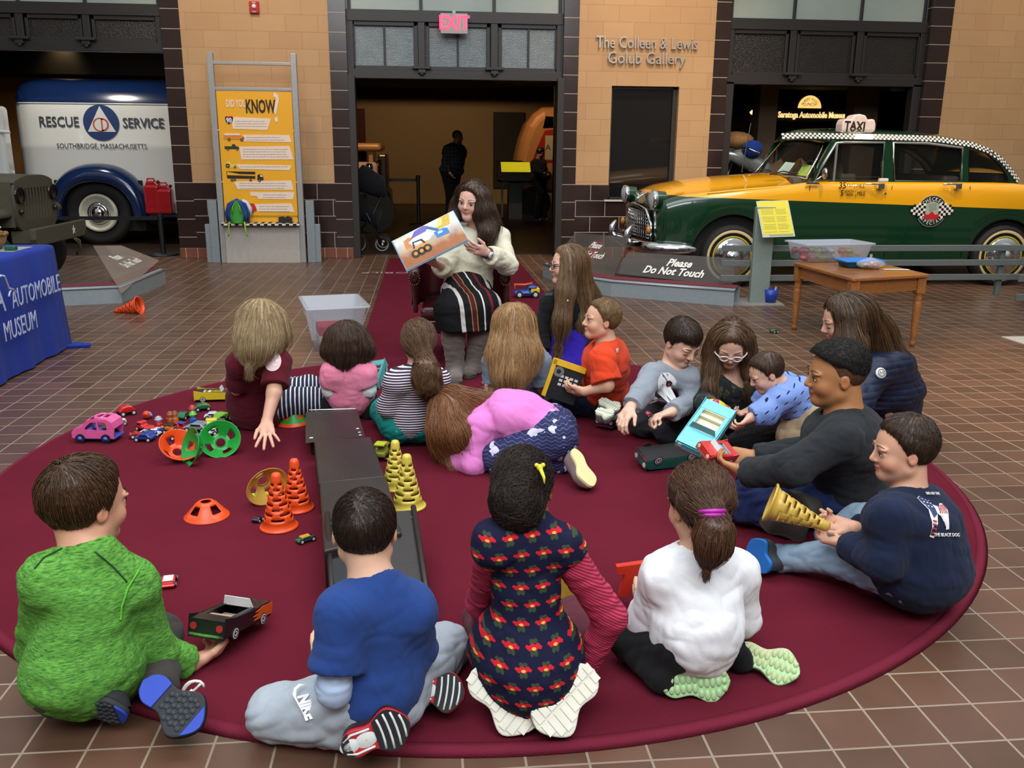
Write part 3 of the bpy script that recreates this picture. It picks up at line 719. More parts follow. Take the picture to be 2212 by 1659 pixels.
# door lines, trim
def dl(pts, nm='door_seam'): MB().tube([(a-4.9, -HW*.985+.004, z_) for a, z_ in pts], .0035, 4).build(nm, plain('1c1a0e', .8), taxi)
for pxx in (1750, 1928, 2097):
    a = at(pxx, 395, 9.42); dl([(a.x, 1.10), (a.x, .9), (a.x+.0, .55), (a.x, .32)])
MB().tube([(x_-4.9, -HW*.935, ip(x_, SX, SS)-.02) for x_ in np.linspace(3.0, 4.3, 12)], .003, 4).build('fender_seam', plain('6b5208', .6), taxi)
for pxx in (1895, 2062):
    a = at(pxx, 400, 9.40)
    h = MB(); h.tube([(a.x-.14-4.9, -HW-.01, a.z+.01), (a.x-.02-4.9, -HW-.045, a.z+.015), (a.x+.02-4.9, -HW-.04, a.z+.01)], .011, 8); h.box((a.x+.03-4.9, -HW-.02, a.z-.01), (.07, .04, .06)); h.build('door_handle', CHROME, taxi, bev=.01)
a = at(1912, 418, 9.4); MB().cyl((a.x-4.9, -HW, a.z), (a.x-4.9, -HW-.01, a.z), .012).build('door_lock', CHROME, taxi)
a = at(1905, 389, 9.42); MB().box((a.x-4.9, -HW-.01, a.z), (.10, .05, .04)).build('door_lamp', plain('e6dfd0', .3), taxi, bev=.01)
a = at(1780, 385, 9.36)
t_ = MB().tube([(a.x-.1-4.9, -HW+.02, a.z-.05), (a.x-.02-4.9, -HW-.03, a.z+.02)], .010, 6).box((a.x-.1-4.9, -HW+.01, a.z-.055), (.14, .03, .02)).build('mirror_arm', CHROME, taxi)
MB().ball((a.x-4.9, -HW-.05, a.z+.05), (.025, .05, .06), 16).build('wing_mirror', CHROME, taxi)
# lettering
TB = plain('2a1d08', .5)
def tl(s, px, py, size, sx=.8, b=0): 
    a = at(px, py, 9.42); return text('lettering', s, size, TB, T(a.x-4.9, -HW-.004, a.z) @ VERT, taxi, .0015, sx=sx, bold=b)
tl('35', 1818, 401, .095, .9, .001); tl('¢', 1829, 398, .05); tl('1ST', 1836, 401, .045, .7); tl('1', 1843, 398, .04); tl('5', 1844, 405, .04); tl('MILE', 1857, 402, .062, .75)
tl('5', 1817, 417, .085, .9, .001); tl('¢', 1824, 413, .05); tl('EACH', 1834, 413, .04, .8); tl('ADDL', 1834, 420, .04, .8); tl('1', 1846, 413, .04); tl('5', 1846, 422, .04); tl('MILE', 1858, 418, .062, .75)
a = at(2012, 456, 9.40); EM = T(a.x-4.9, -HW-.006, a.z) @ VERT
em = MB().lathe([(.001, .002), (.17, .002), (.17, 0)], 40, m=EM, smooth=False).build('emblem', plain('b7bfb4', .4), taxi)
MB().lathe([(.105, .004), (.165, .004)], 40, m=EM, smooth=False).build('emblem_ring', plain('1b221c', .5), em)
MB().lathe([(.001, .005), (.10, .005)], 36, m=EM, smooth=False).build('emblem_centre', plain('a8b0a0', .4), em)
for pts, cc in (([(-.06, -.09), (.06, -.09), (.1, -.02), (.04, -.04), (0, .0), (-.04, -.04), (-.1, -.02)], 'c4202a'), ([(-.03, .0), (.05, .02), (.04, .09), (-.05, .08)], '8f9a86')):
    MB().prism(pts, .005, .007, m=EM).build('emblem_figure', plain(cc, .4), em)
for sgn in (-1, 1):
    fl = MB()
    for i in range(7):
        for j in range(6):
            if abs(j-2.5)*1.0+abs(i-1)*.55 > 3.4: continue
            u0, v0 = sgn*(.09+i*.028), .07-j*.028+.012*i*0
            if i > 5-abs(j-2.5)*1.1+1: continue
            fl.box((u0, v0+.01*i*.4, .0055), (.028, .028, .002), m=EM, mi=(i+j) % 2)
    fl.build('checker_flag', [CW, plain('0e120f', .4)], em)
for s, r0, up, sz in (('CHECKER', .128, 1, .062), ('SPECIAL', .13, -1, .055)):
    n = len(s)
    for i, ch_ in enumerate(s):
        an = (i-(n-1)/2)*.29
        if up > 0: M_ = EM @ rotm(0, 0, -an) @ T(0, r0, .0065)
        else: M_ = EM @ rotm(0, 0, an) @ T(0, -r0, .0065)
        text('lettering', ch_, sz, plain('ece7dc', .5), M_, em, .0008, sx=.8)
# wheels
WW = plain('c9b27c', .6); GOLD = plain('b3a028', .35)
def wheel(M, par, R=.335, ww=(.285, .255), inner=(.222, .205), hub=.19, tyre=RUBBER):
    w = MB().lathe([(R-.10, .02), (R-.03, -.01), (R, .03), (R+.005, .10), (R, .17), (R-.06, .2), (R-.14, .2)], 48, m=M).lathe([(.001, .03), (R-.10, .02)], 48, m=M).build('wheel', tyre, par)
    MB().lathe([(ww[1], .004), (ww[0], -.004), (ww[0], .0)], 48, m=M).build('whitewall', WW, w)
    MB().lathe([(inner[1], .0), (inner[0], -.004), (inner[0], .0)], 48, m=M).build('rim_stripe', GOLD, w)
    MB().lathe([(hub+.012, .0), (hub, -.02), (hub*.8, -.008), (hub*.72, -.03), (hub*.5, -.035), (hub*.42, -.02), (hub*.34, -.055), (hub*.15, -.075), (.001, -.08)], 48, m=M).build('hubcap', CHROME, w)
    return w
for h in HX:
    for s_ in (1, -1):
        wheel(T(h-4.9, -s_*(HW-.015), .335) @ (Matrix.Rotation(-s_*PI/2, 4, 'X')), taxi)
# front end
fx = 2.5-4.9
gr = MB(); 
for i in range(9): z_ = .50+i*.035; w_ = .60-.13*(i/8)**2; gr.tube([(fx-.035-.05*(1-(t/6.)**2), w_*t/6., z_) for t in range(-6, 7)], .007, 6)
for i in range(17):
    y_ = -.58+1.16*i/16; gr.tube([(fx-.03-.05*(1-(y_/.6)**2), y_, .49), (fx-.03-.05*(1-(y_/.6)**2), y_*.82, .79)], .005, 5)
gr.build('grille', CHROME, taxi)
MB().tube([(fx-.02, -.64, .48), (fx-.02, -.6, .66), (fx-.05, -.47, .80), (fx-.08, 0, .85), (fx-.05, .47, .80), (fx-.02, .6, .66), (fx-.02, .64, .48)], .02, 8).build('grille_surround', CHROME, taxi)
MB().prism([(-.62, .46), (.62, .46), (.5, .8), (-.5, .8)], -.01, .0, m=T(fx-.012, 0, 0) @ rotm(PI/2, 0, PI/2)).build('grille_void', plain('0b0a09', .9), taxi)
bp = [(fx+.42, -.99, .42), (fx+.18, -.98, .42), (fx-.02, -.93, .42), (fx-.12, -.78, .42), (fx-.17, -.4, .42), (fx-.19, 0, .42), (fx-.17, .4, .42), (fx-.12, .78, .42), (fx-.02, .93, .42), (fx+.18, .98, .42)]
MB().tube(bp, [.045, .062, .07, .07, .07, .07, .07, .07, .07, .05], 12, flat=1.0).build('front_bumper', CHROME, taxi, sub=1)
for s_ in (-1, 1):
    MB().tube([(fx-.2, s_*.42, .36), (fx-.24, s_*.42, .42), (fx-.24, s_*.42, .56), (fx-.19, s_*.42, .62)], [.03, .05, .045, .02], 12).build('overrider', CHROME, taxi)
    hl = MB().cyl((fx+.10, s_*.70, .93), (fx-.04, s_*.70, .925), .085, .10, n=28).build('headlight', TGRN, taxi); MB().lathe([(.101, .03), (.112, .0), (.105, -.02), (.088, -.03)], 28, m=T(fx-.03, s_*.70, .925) @ rotm(0, PI/2, 0)).build('chrome_bezel', CHROME, hl)
    MB().lathe([(.001, -.05), (.05, -.042), (.1, -.02)], 24, m=T(fx-.035, s_*.70, .925) @ rotm(0, PI/2, 0)).build('lens', G('headlight_glass').done((.5, .52, .52), .08, spec=.9), hl)
    MB().ball((fx-.06, s_*.66, .60), (.03, .045, .045), 12).build('indicator', plain('c98c3c', .2), taxi)
MB().prism([(-.09, .05), (.0, -.03), (.09, .05), (0, .02)], 0, .01, m=T(fx-.05+.06, 0, .95) @ rotm(PI/2-.9, 0, -PI/2)).build('bonnet_badge', CHROME, taxi)
# roof sign
a = at(1847, 282, 10.2); SG = plain('efd3c9', .35)
sg = MB()
pr = [(-.20, 0), (.20, 0), (.20, .10), (.185, .15), (.15, .165), (.11, .15), (.095, .16), (.07, .20), (0, .215), (-.07, .20), (-.095, .16), (-.11, .15), (-.15, .165), (-.185, .15), (-.20, .10)]
s_ = MB().prism(pr, -.09, .09, m=T(a.x-4.9, a.y-YC, a.z-.035) @ VERT).build('roof_sign', SG, taxi, bev=.03, seg=3)
text('lettering', 'TAXI', .13, TB, T(a.x-4.95, a.y-YC-.092, a.z+.045) @ VERT @ rotm(0, 0, -.04), s_, .002, bold=.004, sx=.85)
MB().bb((a.x-4.9-.22, a.y-YC-.11, a.z-.045), (a.x-4.9+.22, a.y-YC+.11, a.z-.03)).build('sign_base', CHROME, taxi)

# ================================================================ rescue truck
YT = 14.2; tr = thing('rescue_truck', 'white and blue civil defense rescue panel truck behind the dark pillar', 'truck', (-4.8, YT+.9, 0))
TWH = plain('d3d6d3', .14, var=.03, coat=.6); TBL = plain('12264f', .16, var=.04, coat=.7)
cx0, cx1 = -6.07+4.8, 1.9
def trow(x_, k=1.0):  # cross-section (y,z) near side over roof to far side, k<1 shrinks (rounded rear)
    w = .9*k
    pr = [(-w, .46), (-w*1.0, 1.0), (-w*1.0, 1.40), (-w*1.012, 1.44), (-w*1.0, 1.48), (-w, 1.8), (-w*.985, 2.05)]
    tp = [(-w*.97, 2.06), (-w*.93, 2.2), (-w*.84, 2.31), (-w*.68, 2.38), (-w*.4, 2.43), (0, 2.44)]
    h = lambda l: [Vector((x_, a, b if b < 2.0 else 2.05+(b-2.05)*k)) for a, b in l]
    a, b = h(pr), h(tp); mir = lambda l: [Vector((v.x, -v.y, v.z)) for v in l[::-1]]
    return a, b+mir(b[:-1]), mir(a)
st = [(cx0-.0, .55), (cx0+.02, .72), (cx0+.07, .84), (cx0+.16, .93), (cx0+.3, .985), (cx0+.5, 1.0), (0, 1), (1.0, 1), (cx1, 1)]
R_ = [trow(*q) for q in st]
bodym = MB().grid([r[0] for r in R_]).grid([r[2] for r in R_])
e0 = R_[0][0]+R_[0][1]+R_[0][2]; bodym.add(e0, [list(range(len(e0)))])
bodym.build('body_panels', TWH, tr)
MB().grid([r[1] for r in R_]).build('roof', TBL, tr)
MB().tube([r[0][-1]+Vector((0, -.006, .0)) for r in R_[2:]], .010, 6).build('roof_gutter', TWH, tr)
def arch(nm, cx, cz, rw, rh, iw, ih, mt, out=.27):
    rows = []
    for i in range(33):
        a = PI*(1-i/32); c, s_ = math.cos(a), math.sin(a)
        s2 = s_ if s_ > 0 else 0
        row = []
        for f, yo in ((0, .0), (0, -.75), (.02, -.9), (.12, -1.0), (.45, -1.0), (.75, -.86), (.93, -.5), (1.0, 0)):
            w = iw+(rw-iw)*f; h = ih+(rh-ih)*f
            row.append(Vector((cx+w*np.sign(c)*abs(c)**.9, -.9+yo*out+.02, cz+h*s2**.85)))
        rows.append(row)
    return MB().grid(rows).build(nm, mt, tr)
arch('rear_fender', -.08, .40, .74, .80, .52, .53, TBL)
MB().bb((-.72, -.93, .2), (.55, -.6, .95)).build('wheel_well', plain('0b0b0b', .9), tr)
MB().bb((.50, -1.02, .40), (cx1, -.86, .47)).build('running_board', TBL, tr, bev=.02)
MB().bb((-1.2, -.8, .3), (cx1, .8, .47)).build('chassis', plain('0c0b0a', .9), tr)
wq = Vector((-.11, -.98, .47))
wl = MB().lathe([(.30, .02), (.40, -.03), (.47, .0), (.49, .06), (.48, .18)], 48, m=T(*wq) @ rotm(-PI/2, 0, 0) @ Matrix.Diagonal((1, 1, 1, 1))).build('wheel', RUBBER, tr)
MW = T(wq.x, wq.y-.03, wq.z) @ rotm(-PI/2, 0, 0)
MB().lathe([(.001, .06), (.2, .06), (.24, .0), (.27, -.01), (.285, .03)], 48, m=MW).build('cream_rim', plain('c9c6b2', .35), wl)
MB().lathe([(.165, .03), (.15, -.005), (.12, -.01), (.10, .0), (.09, -.03), (.05, -.05), (.001, -.055)], 36, m=MW).build('hubcap', CHROME, wl)
LT = plain('3a4048', .5)
def tt(s, px, py, size, sx=1.0, b=0):
    a = at(px, py, YT); return text('lettering', s, size, LT, T(a.x+4.8, -.915, a.z) @ VERT, tr, .001, sx=sx, bold=b)
tt('RESCUE', 128, 264, .20, .82, .003); tt('SERVICE', 310, 267, .20, .82, .003); tt('SOUTHBRIDGE, MASSACHUSETTS', 221, 316, .10, .86)
a = at(219, 265, YT); EM = T(a.x+4.8, -.912, a.z) @ VERT
em = MB().lathe([(.001, .002), (.255, .002), (.255, 0)], 48, m=EM, smooth=False).build('emblem', plain('22386a', .4), tr)
MB().prism([(-.2, -.13), (.2, -.13), (0, .235)], .003, .005, m=EM).build('white_triangle', TWH, em)
OR_ = plain('b04a3c', .5)
MB().prism([(x_, y_) for x_, y_ in [(.10*math.cos(t)-.02, .10*math.sin(t)-.03) for t in np.linspace(.9, 5.4, 16)]+[(.078*math.cos(t)-.02, .082*math.sin(t)-.03) for t in np.linspace(5.3, 1.0, 16)]], .005, .007, m=EM).build('letter_c', OR_, em)
MB().prism([(.0, -.125), (.0, .06), (.03, .06)]+[(.02+.09*math.cos(t), -.03+.095*math.sin(t)) for t in np.linspace(1.4, -1.4, 14)]+[(.03, -.125)], .005, .007, m=EM).build('letter_d', OR_, em)
MB().prism([(.022, -.1), (.022, .035)]+[(.022+.062*math.cos(t), -.03+.07*math.sin(t)) for t in np.linspace(1.4, -1.4, 12)], .007, .0085, m=EM).build('letter_d_counter', TWH, em)
# red cans
for k, px in enumerate((335, 361)):
    a = at(px, 463, YT-.15); t = thing('jerry_can', ['red metal fuel can on the truck running board, left of a pair', 'red metal fuel can on the truck running board, right of a pair'][k], 'fuel can', (a.x, YT-.17, a.z+.005))
    h = .49 if k == 0 else .43
    m = MB().bb((-.11, -.08, 0), (.11, .08, h-.06)); m.build('can_body', plain('a5141f', .25, coat=.3), t, bev=.035, seg=3)
    MB().prism([(-.11, h-.10), (.11, h-.10), (.11, h-.06), (.05, h-.0), (-.07, h-.0)], -.05, .05, m=VERT).build('can_shoulder', plain('a5141f', .25, coat=.3), t, bev=.02)
    MB().tube([(-.07, 0, h-.03), (-.06, 0, h+.03), (.03, 0, h+.03), (.05, 0, h-.02)], .012, 8).build('handle', plain('a5141f', .25), t)
    MB().cyl((.075, 0, h-.04), (.10, 0, h), .022, n=14).build('spout_cap', plain('3a1512', .4), t)

# white van edge at the far left
a = at(0, 300, 12.7); v = thing('white_vehicle', 'edge of another white vehicle at the left border', 'vehicle', (a.x-.64, 12.9, 0))
MB().bb((-1.2, -.1, .9), (.64, .16, 1.95)).build('body_panels', TWH, v, bev=.06, seg=4)
MB().cyl((.6, -.12, 1.62), (.74, -.12, 1.61), .02).build('door_hinge', TWH, v)
MB().bb((-1.2, -.05, .2), (.3, .15, .9)).build('chassis', plain('15130f', .9), v)

# ================================================================ jeep
JO = plain('4a4636', .75, var=.2, bump=.2); JX = -3.97
jp = thing('army_jeep', 'olive drab army jeep with slotted grille behind the blue table', 'jeep', (JX-.3, 9.66, 0))
def J(nm, m, mt=JO, par=jp, **k): return m.build(nm, mt, par, **k)
gm = MB()  # grille in (y,z), facing +x
ys, zs = -.47, .60
out = [(-.47, .68), (-.49, 1.0), (-.44, 1.10), (-.2, 1.145), (.2, 1.145), (.44, 1.10), (.49, 1.0), (.47, .68), (.36, .60), (-.36, .60)]
slots = [[(y_-.014, .72), (y_+.014, .72), (y_+.014, 1.03), (y_-.014, 1.03)] for y_ in [(-.30+.075*i) for i in range(9)]]
lam = [[(s_*.40+.075*math.cos(t), .97+.075*math.sin(t)) for t in np.linspace(0, 2*PI, 16)[:-1]] for s_ in (-1, 1)]
og = holed('grille', out, [s for s in slots if True]+[], JO, .012, 0, par=jp)
og.data.transform(rotm(0, 0, PI/2)); og.location = (.30, 0, 0)
J('grille_backing', MB().bb((.24, -.44, .64), (.27, .44, 1.1)), plain('16150f', .9))
for s_ in (-1, 1):
    J('headlight', MB().lathe([(.001, .0), (.07, .01), (.078, .03), (.085, .0)], 20, m=T(.315, s_*.40, .97) @ rotm(0, PI/2, 0)), plain('0e0d0b', .2))
    J('indicator_lamp', MB().ball((.33, s_*.41, .81), .028, 10), plain('2a2318', .3))
J('hood', MB().grid([[Vector((x_, y_, 1.145-.06*abs(y_/.46)**3+.012*(1 if x_ < .28 else 0))) for y_ in np.linspace(-.46, .46, 12)] for x_ in (.31, .28, -.2, -.9)]), solid=.02)
for s_ in (-.45, .45): J('hood_side', MB().bb((-.9, s_-.01, .66), (.28, s_+.01, 1.09)))
for s_ in (-1, 1): J('fender', MB().prism([(-.75, .80), (.22, .84), (.26, .80), (.26, .76), (-.75, .76)], -.16, .16, m=T(0, s_*.62, 0) @ VERT), bev=.015)
J('bumper', MB().prism([(-.64, .56), (-.60, .49), (.60, .49), (.68, .56), (.68, .66), (-.64, .66)], -.03, .03, m=T(.50, 0, 0) @ rotm(PI/2, 0, PI/2)), bev=.01)
for s_ in (-.36, .36): J('bumper_gusset', MB().bb((.2, s_-.04, .5), (.5, s_+.04, .62)))
J('axle', MB().cyl((.0, -.55, .35), (.0, .55, .35), .05), plain('23211a', .8))
stp = [((.05 if i % 2 == 0 else .02)*math.cos(PI/2+i*PI/5), (.05 if i % 2 == 0 else .02)*math.sin(PI/2+i*PI/5)) for i in range(10)]
J('star', MB().prism(stp, 0, .004, m=T(.533, .30, .575) @ rotm(PI/2, 0, PI/2)), plain('dcd9cf', .5))
J('tow_hook', MB().tube([(.5, .34, .5), (.56, .36, .46), (.55, .40, .36), (.5, .42, .33), (.48, .46, .3)], .012, 6))
J('tow_chain', MB().tube([(.5, .28, .52), (.57, .30, .44), (.53, .36, .38), (.5, .4, .40)], .008, 6))
for s_ in (-1, 1):
    J('wheel', MB().lathe([(.001, .04), (.20, .04), (.23, .0), (.30, .0), (.345, .03), (.345, .15), (.30, .18), (.001, .18)], 36, m=T(-.05, s_*.62-.09, .35) @ rotm(-PI/2, 0, 0)), plain('1b1916', .85))
J('windshield_frame', MB().bb((-1.05, -.6, .6), (-.95, .6, 1.2)))
J('body_tub', MB().bb((-2.4, -.62, .45), (-.95, .62, .95)), bev=.03)

# ================================================================ gallery vehicles and things
SIL = plain('c98a55', .3, .2, coat=.3)
v = thing('streamlined_bus', 'rounded cream bus nose lit warm inside the dark gallery', 'bus', (2.6, 19.4, 0))
m = MB(); rows = []
for i in range(9):
    u = i/8; yy = -.0+.9*u; k = math.sin(PI/2*min(1, .35+.65*(1-u)*1.0))
    rows.append([Vector((-.72+.55*(1-math.cos(min(1, t*1.6)*PI/2))**1.6*1.35, yy, .75+1.5*math.sin(min(1, t*1.25)*PI/2)**.75)) for t in np.linspace(0, 1, 16)])
ol = [(-.70, .55), (-.72, .9), (-.66, 1.3), (-.58, 1.65), (-.46, 1.98), (-.30, 2.2), (-.1, 2.33), (.6, 2.36), (.6, .55)]
MB().prism(ol, -.9, .0, m=VERT).build('body', SIL, v, bev=.22, seg=5)
MB().prism([(-.33, 1.2), (-.20, 1.55), (-.06, 1.85), (.3, 1.9), (.3, 1.2)], .0, .012, m=VERT).build('red_panel', plain('9e1f1c', .4), v)
MB().prism([(-.05, 1.75), (.3, 1.75), (.3, 1.25), (-.05, 1.25)], .012, .016, m=VERT).build('route_board', plain('b5a88a', .5), v)
text('lettering', 'A 9', .17, DARKL, T(.08, -.018, 1.5) @ VERT, v)
MB().prism([(-.10, 1.9), (.3, 1.92), (.3, 2.12), (-.05, 2.14)], .0, .012, m=VERT).build('window', plain('0b0a0a', .1), v)
for s_ in (0.35,): MB().cyl((s_-.6, .0, .35), (s_-.6, .3, .35), .35).build('wheel', RUBBER, v)
v = thing('vintage_car', 'cream vintage car front with chrome louvres in the dark gallery doorway', 'car', (-.92, 16.2, 0))
MB().bb((-1.2, -.2, 1.40), (.18, 1.2, 1.54)).build('roof', SIL, v, bev=.06, seg=3)
MB().bb((-1.2, -.15, .78), (.10, 1.2, 1.22)).build('bonnet', plain('d6a98b', .3), v, bev=.08, seg=3)
MB().bb((-.05, -.1, 1.2), (.02, 1.1, 1.42)).build('pillar', SIL, v)
MB().bb((-1.2, .0, 1.2), (-.1, 1.0, 1.42)).build('cabin_glass', plain('1a1410', .1), v)
for i in range(9): MB().cyl((.12+.012*i*0, -.22, .80+i*.055), (.16, -.16, .81+i*.055), .018, n=8).build('louvre_light', CHROME, v)
MB().bb((.11, -.16, .70), (.26, .8, 1.35)).build('radiator', plain('3b2c1c', .3, .5), v, bev=.03)
for z_ in (1.16, .98): MB().ball((-.04, -.2, z_-.02), (.07, .08, .07), 16).build('headlight', CHROME, v)
MB().bb((-1.2, -.2, .3), (.3, 1.2, .75)).build('fender', plain('15120f', .3), v, bev=.08, seg=3)
for z_ in (.4,): MB().cyl((.0, -.25, .38), (.0, .0, .38), .38).build('wheel', RUBBER, v)
# podium with yellow screen
p = gd(1112, 447); sc_ = Vector((p.x, 19.3, 0)); a = at(1112, 445, 19.3)
v = thing('info_podium', 'black podium with a glowing yellow slanted panel in the gallery', 'information stand', (a.x, 19.3, 0))
MB().bb((-.14, -.05, .0), (.16, .3, .95)).build('pedestal', plain('4a4742', .5), v, bev=.01)
MB().bb((-.3, -.1, .05), (-.26, -.06, .95)).build('leg', plain('6a655c', .5), v)
M_ = T(.0, -.05, 1.02) @ rotm(.75, 0, 0)
MB().bb((-.40, -.28, -.05), (.40, .28, .03), m=M_).build('slanted_box', plain('0d0c0b', .4), v, bev=.01)
g = G('backlit_yellow'); LY = g.done(sr('c9c21e'), .5, emit=sr('cfc81c'), estr=.28)
MB().bb((-.30, -.20, .03), (.32, .22, .036), m=M_).build('lit_panel', LY, v)
MB().bb((-.34, -.18, -.2), (.40, -.14, -.02), m=T(.0, -.15, 1.02)).build('front_lip', plain('0d0c0b', .4), v)
a = at(1105, 325, 24.9); o = MB().bb((-.5, -.02, -1.0), (.35, 0, 1.0)).build('wall_poster', plain('2e2826', .6, var=.6, scale=3), loc=None); o.location = (a.x, 24.95, a.z); tag(o, 'dim dark poster on the far gallery wall', 'poster')
a = at(773, 285, 24.9); o = MB().bb((-.25, -.02, -.6), (.2, 0, .6)).build('wall_banner', plain('5a1f18', .6), loc=None); o.location = (a.x, 24.95, a.z); tag(o, 'dim red banner on the far gallery wall, at the left of the doorway', 'banner')
# museum sign in the right opening
YM = 17.75
a = at(1760, 249, YM); g = G('lit_sign_letters'); LG = g.done(sr('e8c987'), .5, emit=sr('f2cf8a'), estr=.8)
v = thing('museum_sign', 'small glowing museum name lettering seen through the right opening', 'sign', (a.x, YM, a.z))
text('lettering', 'Saratoga Automobile Museum', .160, LG, T(-.03, 0, 0) @ VERT, v, .01, sx=.74, bold=.004)
MB().bb((-.9, .02, -.13), (.9, .05, .15)).build('backing_board', plain('14100d', .7), v)
a = at(1748, 236, YM)
v = thing('arched_sign', 'small arched lit sign above the museum name', 'sign', (a.x, YM, a.z))
MB().prism([(.30*math.cos(t), .30*math.sin(t)) for t in np.linspace(0, PI, 24)]+[(-.30, -.12), (.30, -.12)], -.02, .0, m=VERT).build('frame', plain('2c1a12', .5), v)
g = G('lit_arch'); LA = g.done(sr('e8b85a'), .5, emit=sr('eebf6a'), estr=.9)
MB().prism([(.24*math.cos(t), .02+.24*math.sin(t)) for t in np.linspace(0, PI, 24)], .005, .01, m=VERT).build('lit_face', LA, v)
for i, ch_ in enumerate('ALBERT RICCI'):
    an = (i-5.5)*.2; text('lettering', ch_, .065, BRN, T(0, -.012, .02) @ VERT @ rotm(0, 0, -an) @ T(0, .17, 0), v)
text('lettering', 'LUNCH', .085, BRN, T(0, -.012, .09) @ VERT, v, sx=.9)
a = at(1945, 192, 12.6); o = MB().bb((-.14, -.01, -.035), (.16, .01, .04)).build('blue_plaque', plain('1f5d8f', .4)); o.location = (a.x, 12.6, a.z); tag(o, 'small blue plaque hanging in the right opening', 'plaque')
a = at(1627, 243, 14.6); v = thing('lantern', 'glowing amber lantern beside the gallery post', 'lamp', (a.x, 14.6, a.z))
g = G('lamp_glow'); MB().ball((0, 0, 0), .055, 14).build('bulb', g.done(sr('ffb060'), .5, emit=sr('ff9c40'), estr=9), v)
MB().cyl((0, .02, -.25), (0, .02, .12), .06, n=10).build('housing', plain('5a2a12', .5), v)
g = MB().bb((-.9, -.1, 0), (.9, .3, 1.85)); o = g.build('display_case', plain('1a120d', .3)); o.location = (5.95, 17.2, 0); tag(o, 'dark wooden display case under the museum sign', 'cabinet')
# motorcycle
a = at(1600, 330, 12.95)
v = thing('motorcycle', 'silver motorcycle with a blue and tan bundle on it behind the taxi bonnet', 'motorcycle', (4.6, 12.95, 0))
SLV = plain('9aa0a0', .25, .4)
MB().tube([(-.55, 0, .9), (-.25, 0, 1.40), (.0, 0, 1.36), (.35, 0, 1.18), (.7, 0, 1.05)], [.03, .12, .14, .12, .05], 12).build('fairing', SLV, v)
MB().tube([(-.25, -.05, 1.45), (-.05, -.3, 1.5), (.1, -.42, 1.42)], .015, 6).build('handlebar', CHROME, v)
MB().lathe([(.24, -.04), (.31, -.03), (.31, .03), (.24, .04), (.24, -.04)], 32, m=T(-.45, 0, .32) @ rotm(PI/2, 0, 0)).build('wheel', RUBBER, v)
MB().lathe([(.24, -.04), (.31, -.03), (.31, .03), (.24, .04), (.24, -.04)], 32, m=T(.85, 0, .32) @ rotm(PI/2, 0, 0)).build('wheel', RUBBER, v)
MB().tube([(-.45, 0, .32), (-.15, 0, 1.3)], .03, 8).tube([(.85, 0, .35), (.2, 0, .6), (.1, 0, 1.1)], .03, 8).build('fork', CHROME, v)
MB().box((.2, 0, .55), (.5, .3, .4)).build('engine', plain('2b2a28', .3, .6), v, bev=.05)
MB().ball((-.35, -.08, 1.30), (.09, .09, .09), 14).build('headlight', CHROME, v)
v2 = thing('strapped_bundle', 'tan canvas and blue bundle strapped on the motorcycle', 'bundle', (4.55, 12.9, 1.45))
MB().ball((-.05, .1, .16), (.27, .18, .12), 14).build('tan_canvas', cloth('a57a4e', 2, .4), v2)
MB().ball((.14, -.08, .03), (.15, .14, .13), 14).build('blue_pack', cloth('173a8c', 2, .3), v2)
# stroller
v = thing('stroller', 'black folded-hood baby stroller just inside the doorway', 'stroller', (-.75, 12.95, 0))
BF = cloth('15151b', 1, .2)
MB().tube([(-.24, 0, .95), (-.12, -.1, 1.04), (.08, -.05, .93), (.16, 0, .80)], [.10, .19, .16, .06], 12).build('hood', BF, v)
MB().tube([(-.2, .0, .8), (-.16, .0, .5), (.0, .0, .40), (.06, 0, .62)], [.12, .15, .13, .08], 12).build('seat', BF, v)
MB().tube([(.17, -.06, .86), (-.02, -.08, .5), (-.2, -.08, .3)], .014, 8).tube([(-.18, -.1, .75), (.02, -.1, .35), (.11, -.06, .12)], .014, 8).tube([(.17, .3, .86), (-.02, .3, .5)], .014, 8).tube([(.17, -.06, .86), (.17, .3, .86)], .014, 8).build('frame', plain('2a2a2e', .3, .5), v)
for x_, y_, r_ in ((.12, -.05, .12), (-.22, -.12, .14), (.12, .35, .12)):
    w_ = MB().lathe([(r_-.025, -.015), (r_, -.012), (r_, .012), (r_-.025, .015), (r_-.025, -.015)], 32, m=T(x_, y_, r_) @ rotm(PI/2, 0, 0)).build('wheel', RUBBER, v)
    MB().lathe([(r_-.036, -.018), (r_-.028, -.018)], 32, m=T(x_, y_, r_) @ rotm(PI/2, 0, 0), smooth=False).lathe([(.001, -.012), (.02, -.012)], 16, m=T(x_, y_, r_) @ rotm(PI/2, 0, 0)).build('rim', plain('d5d2cc', .3), w_, solid=.004)
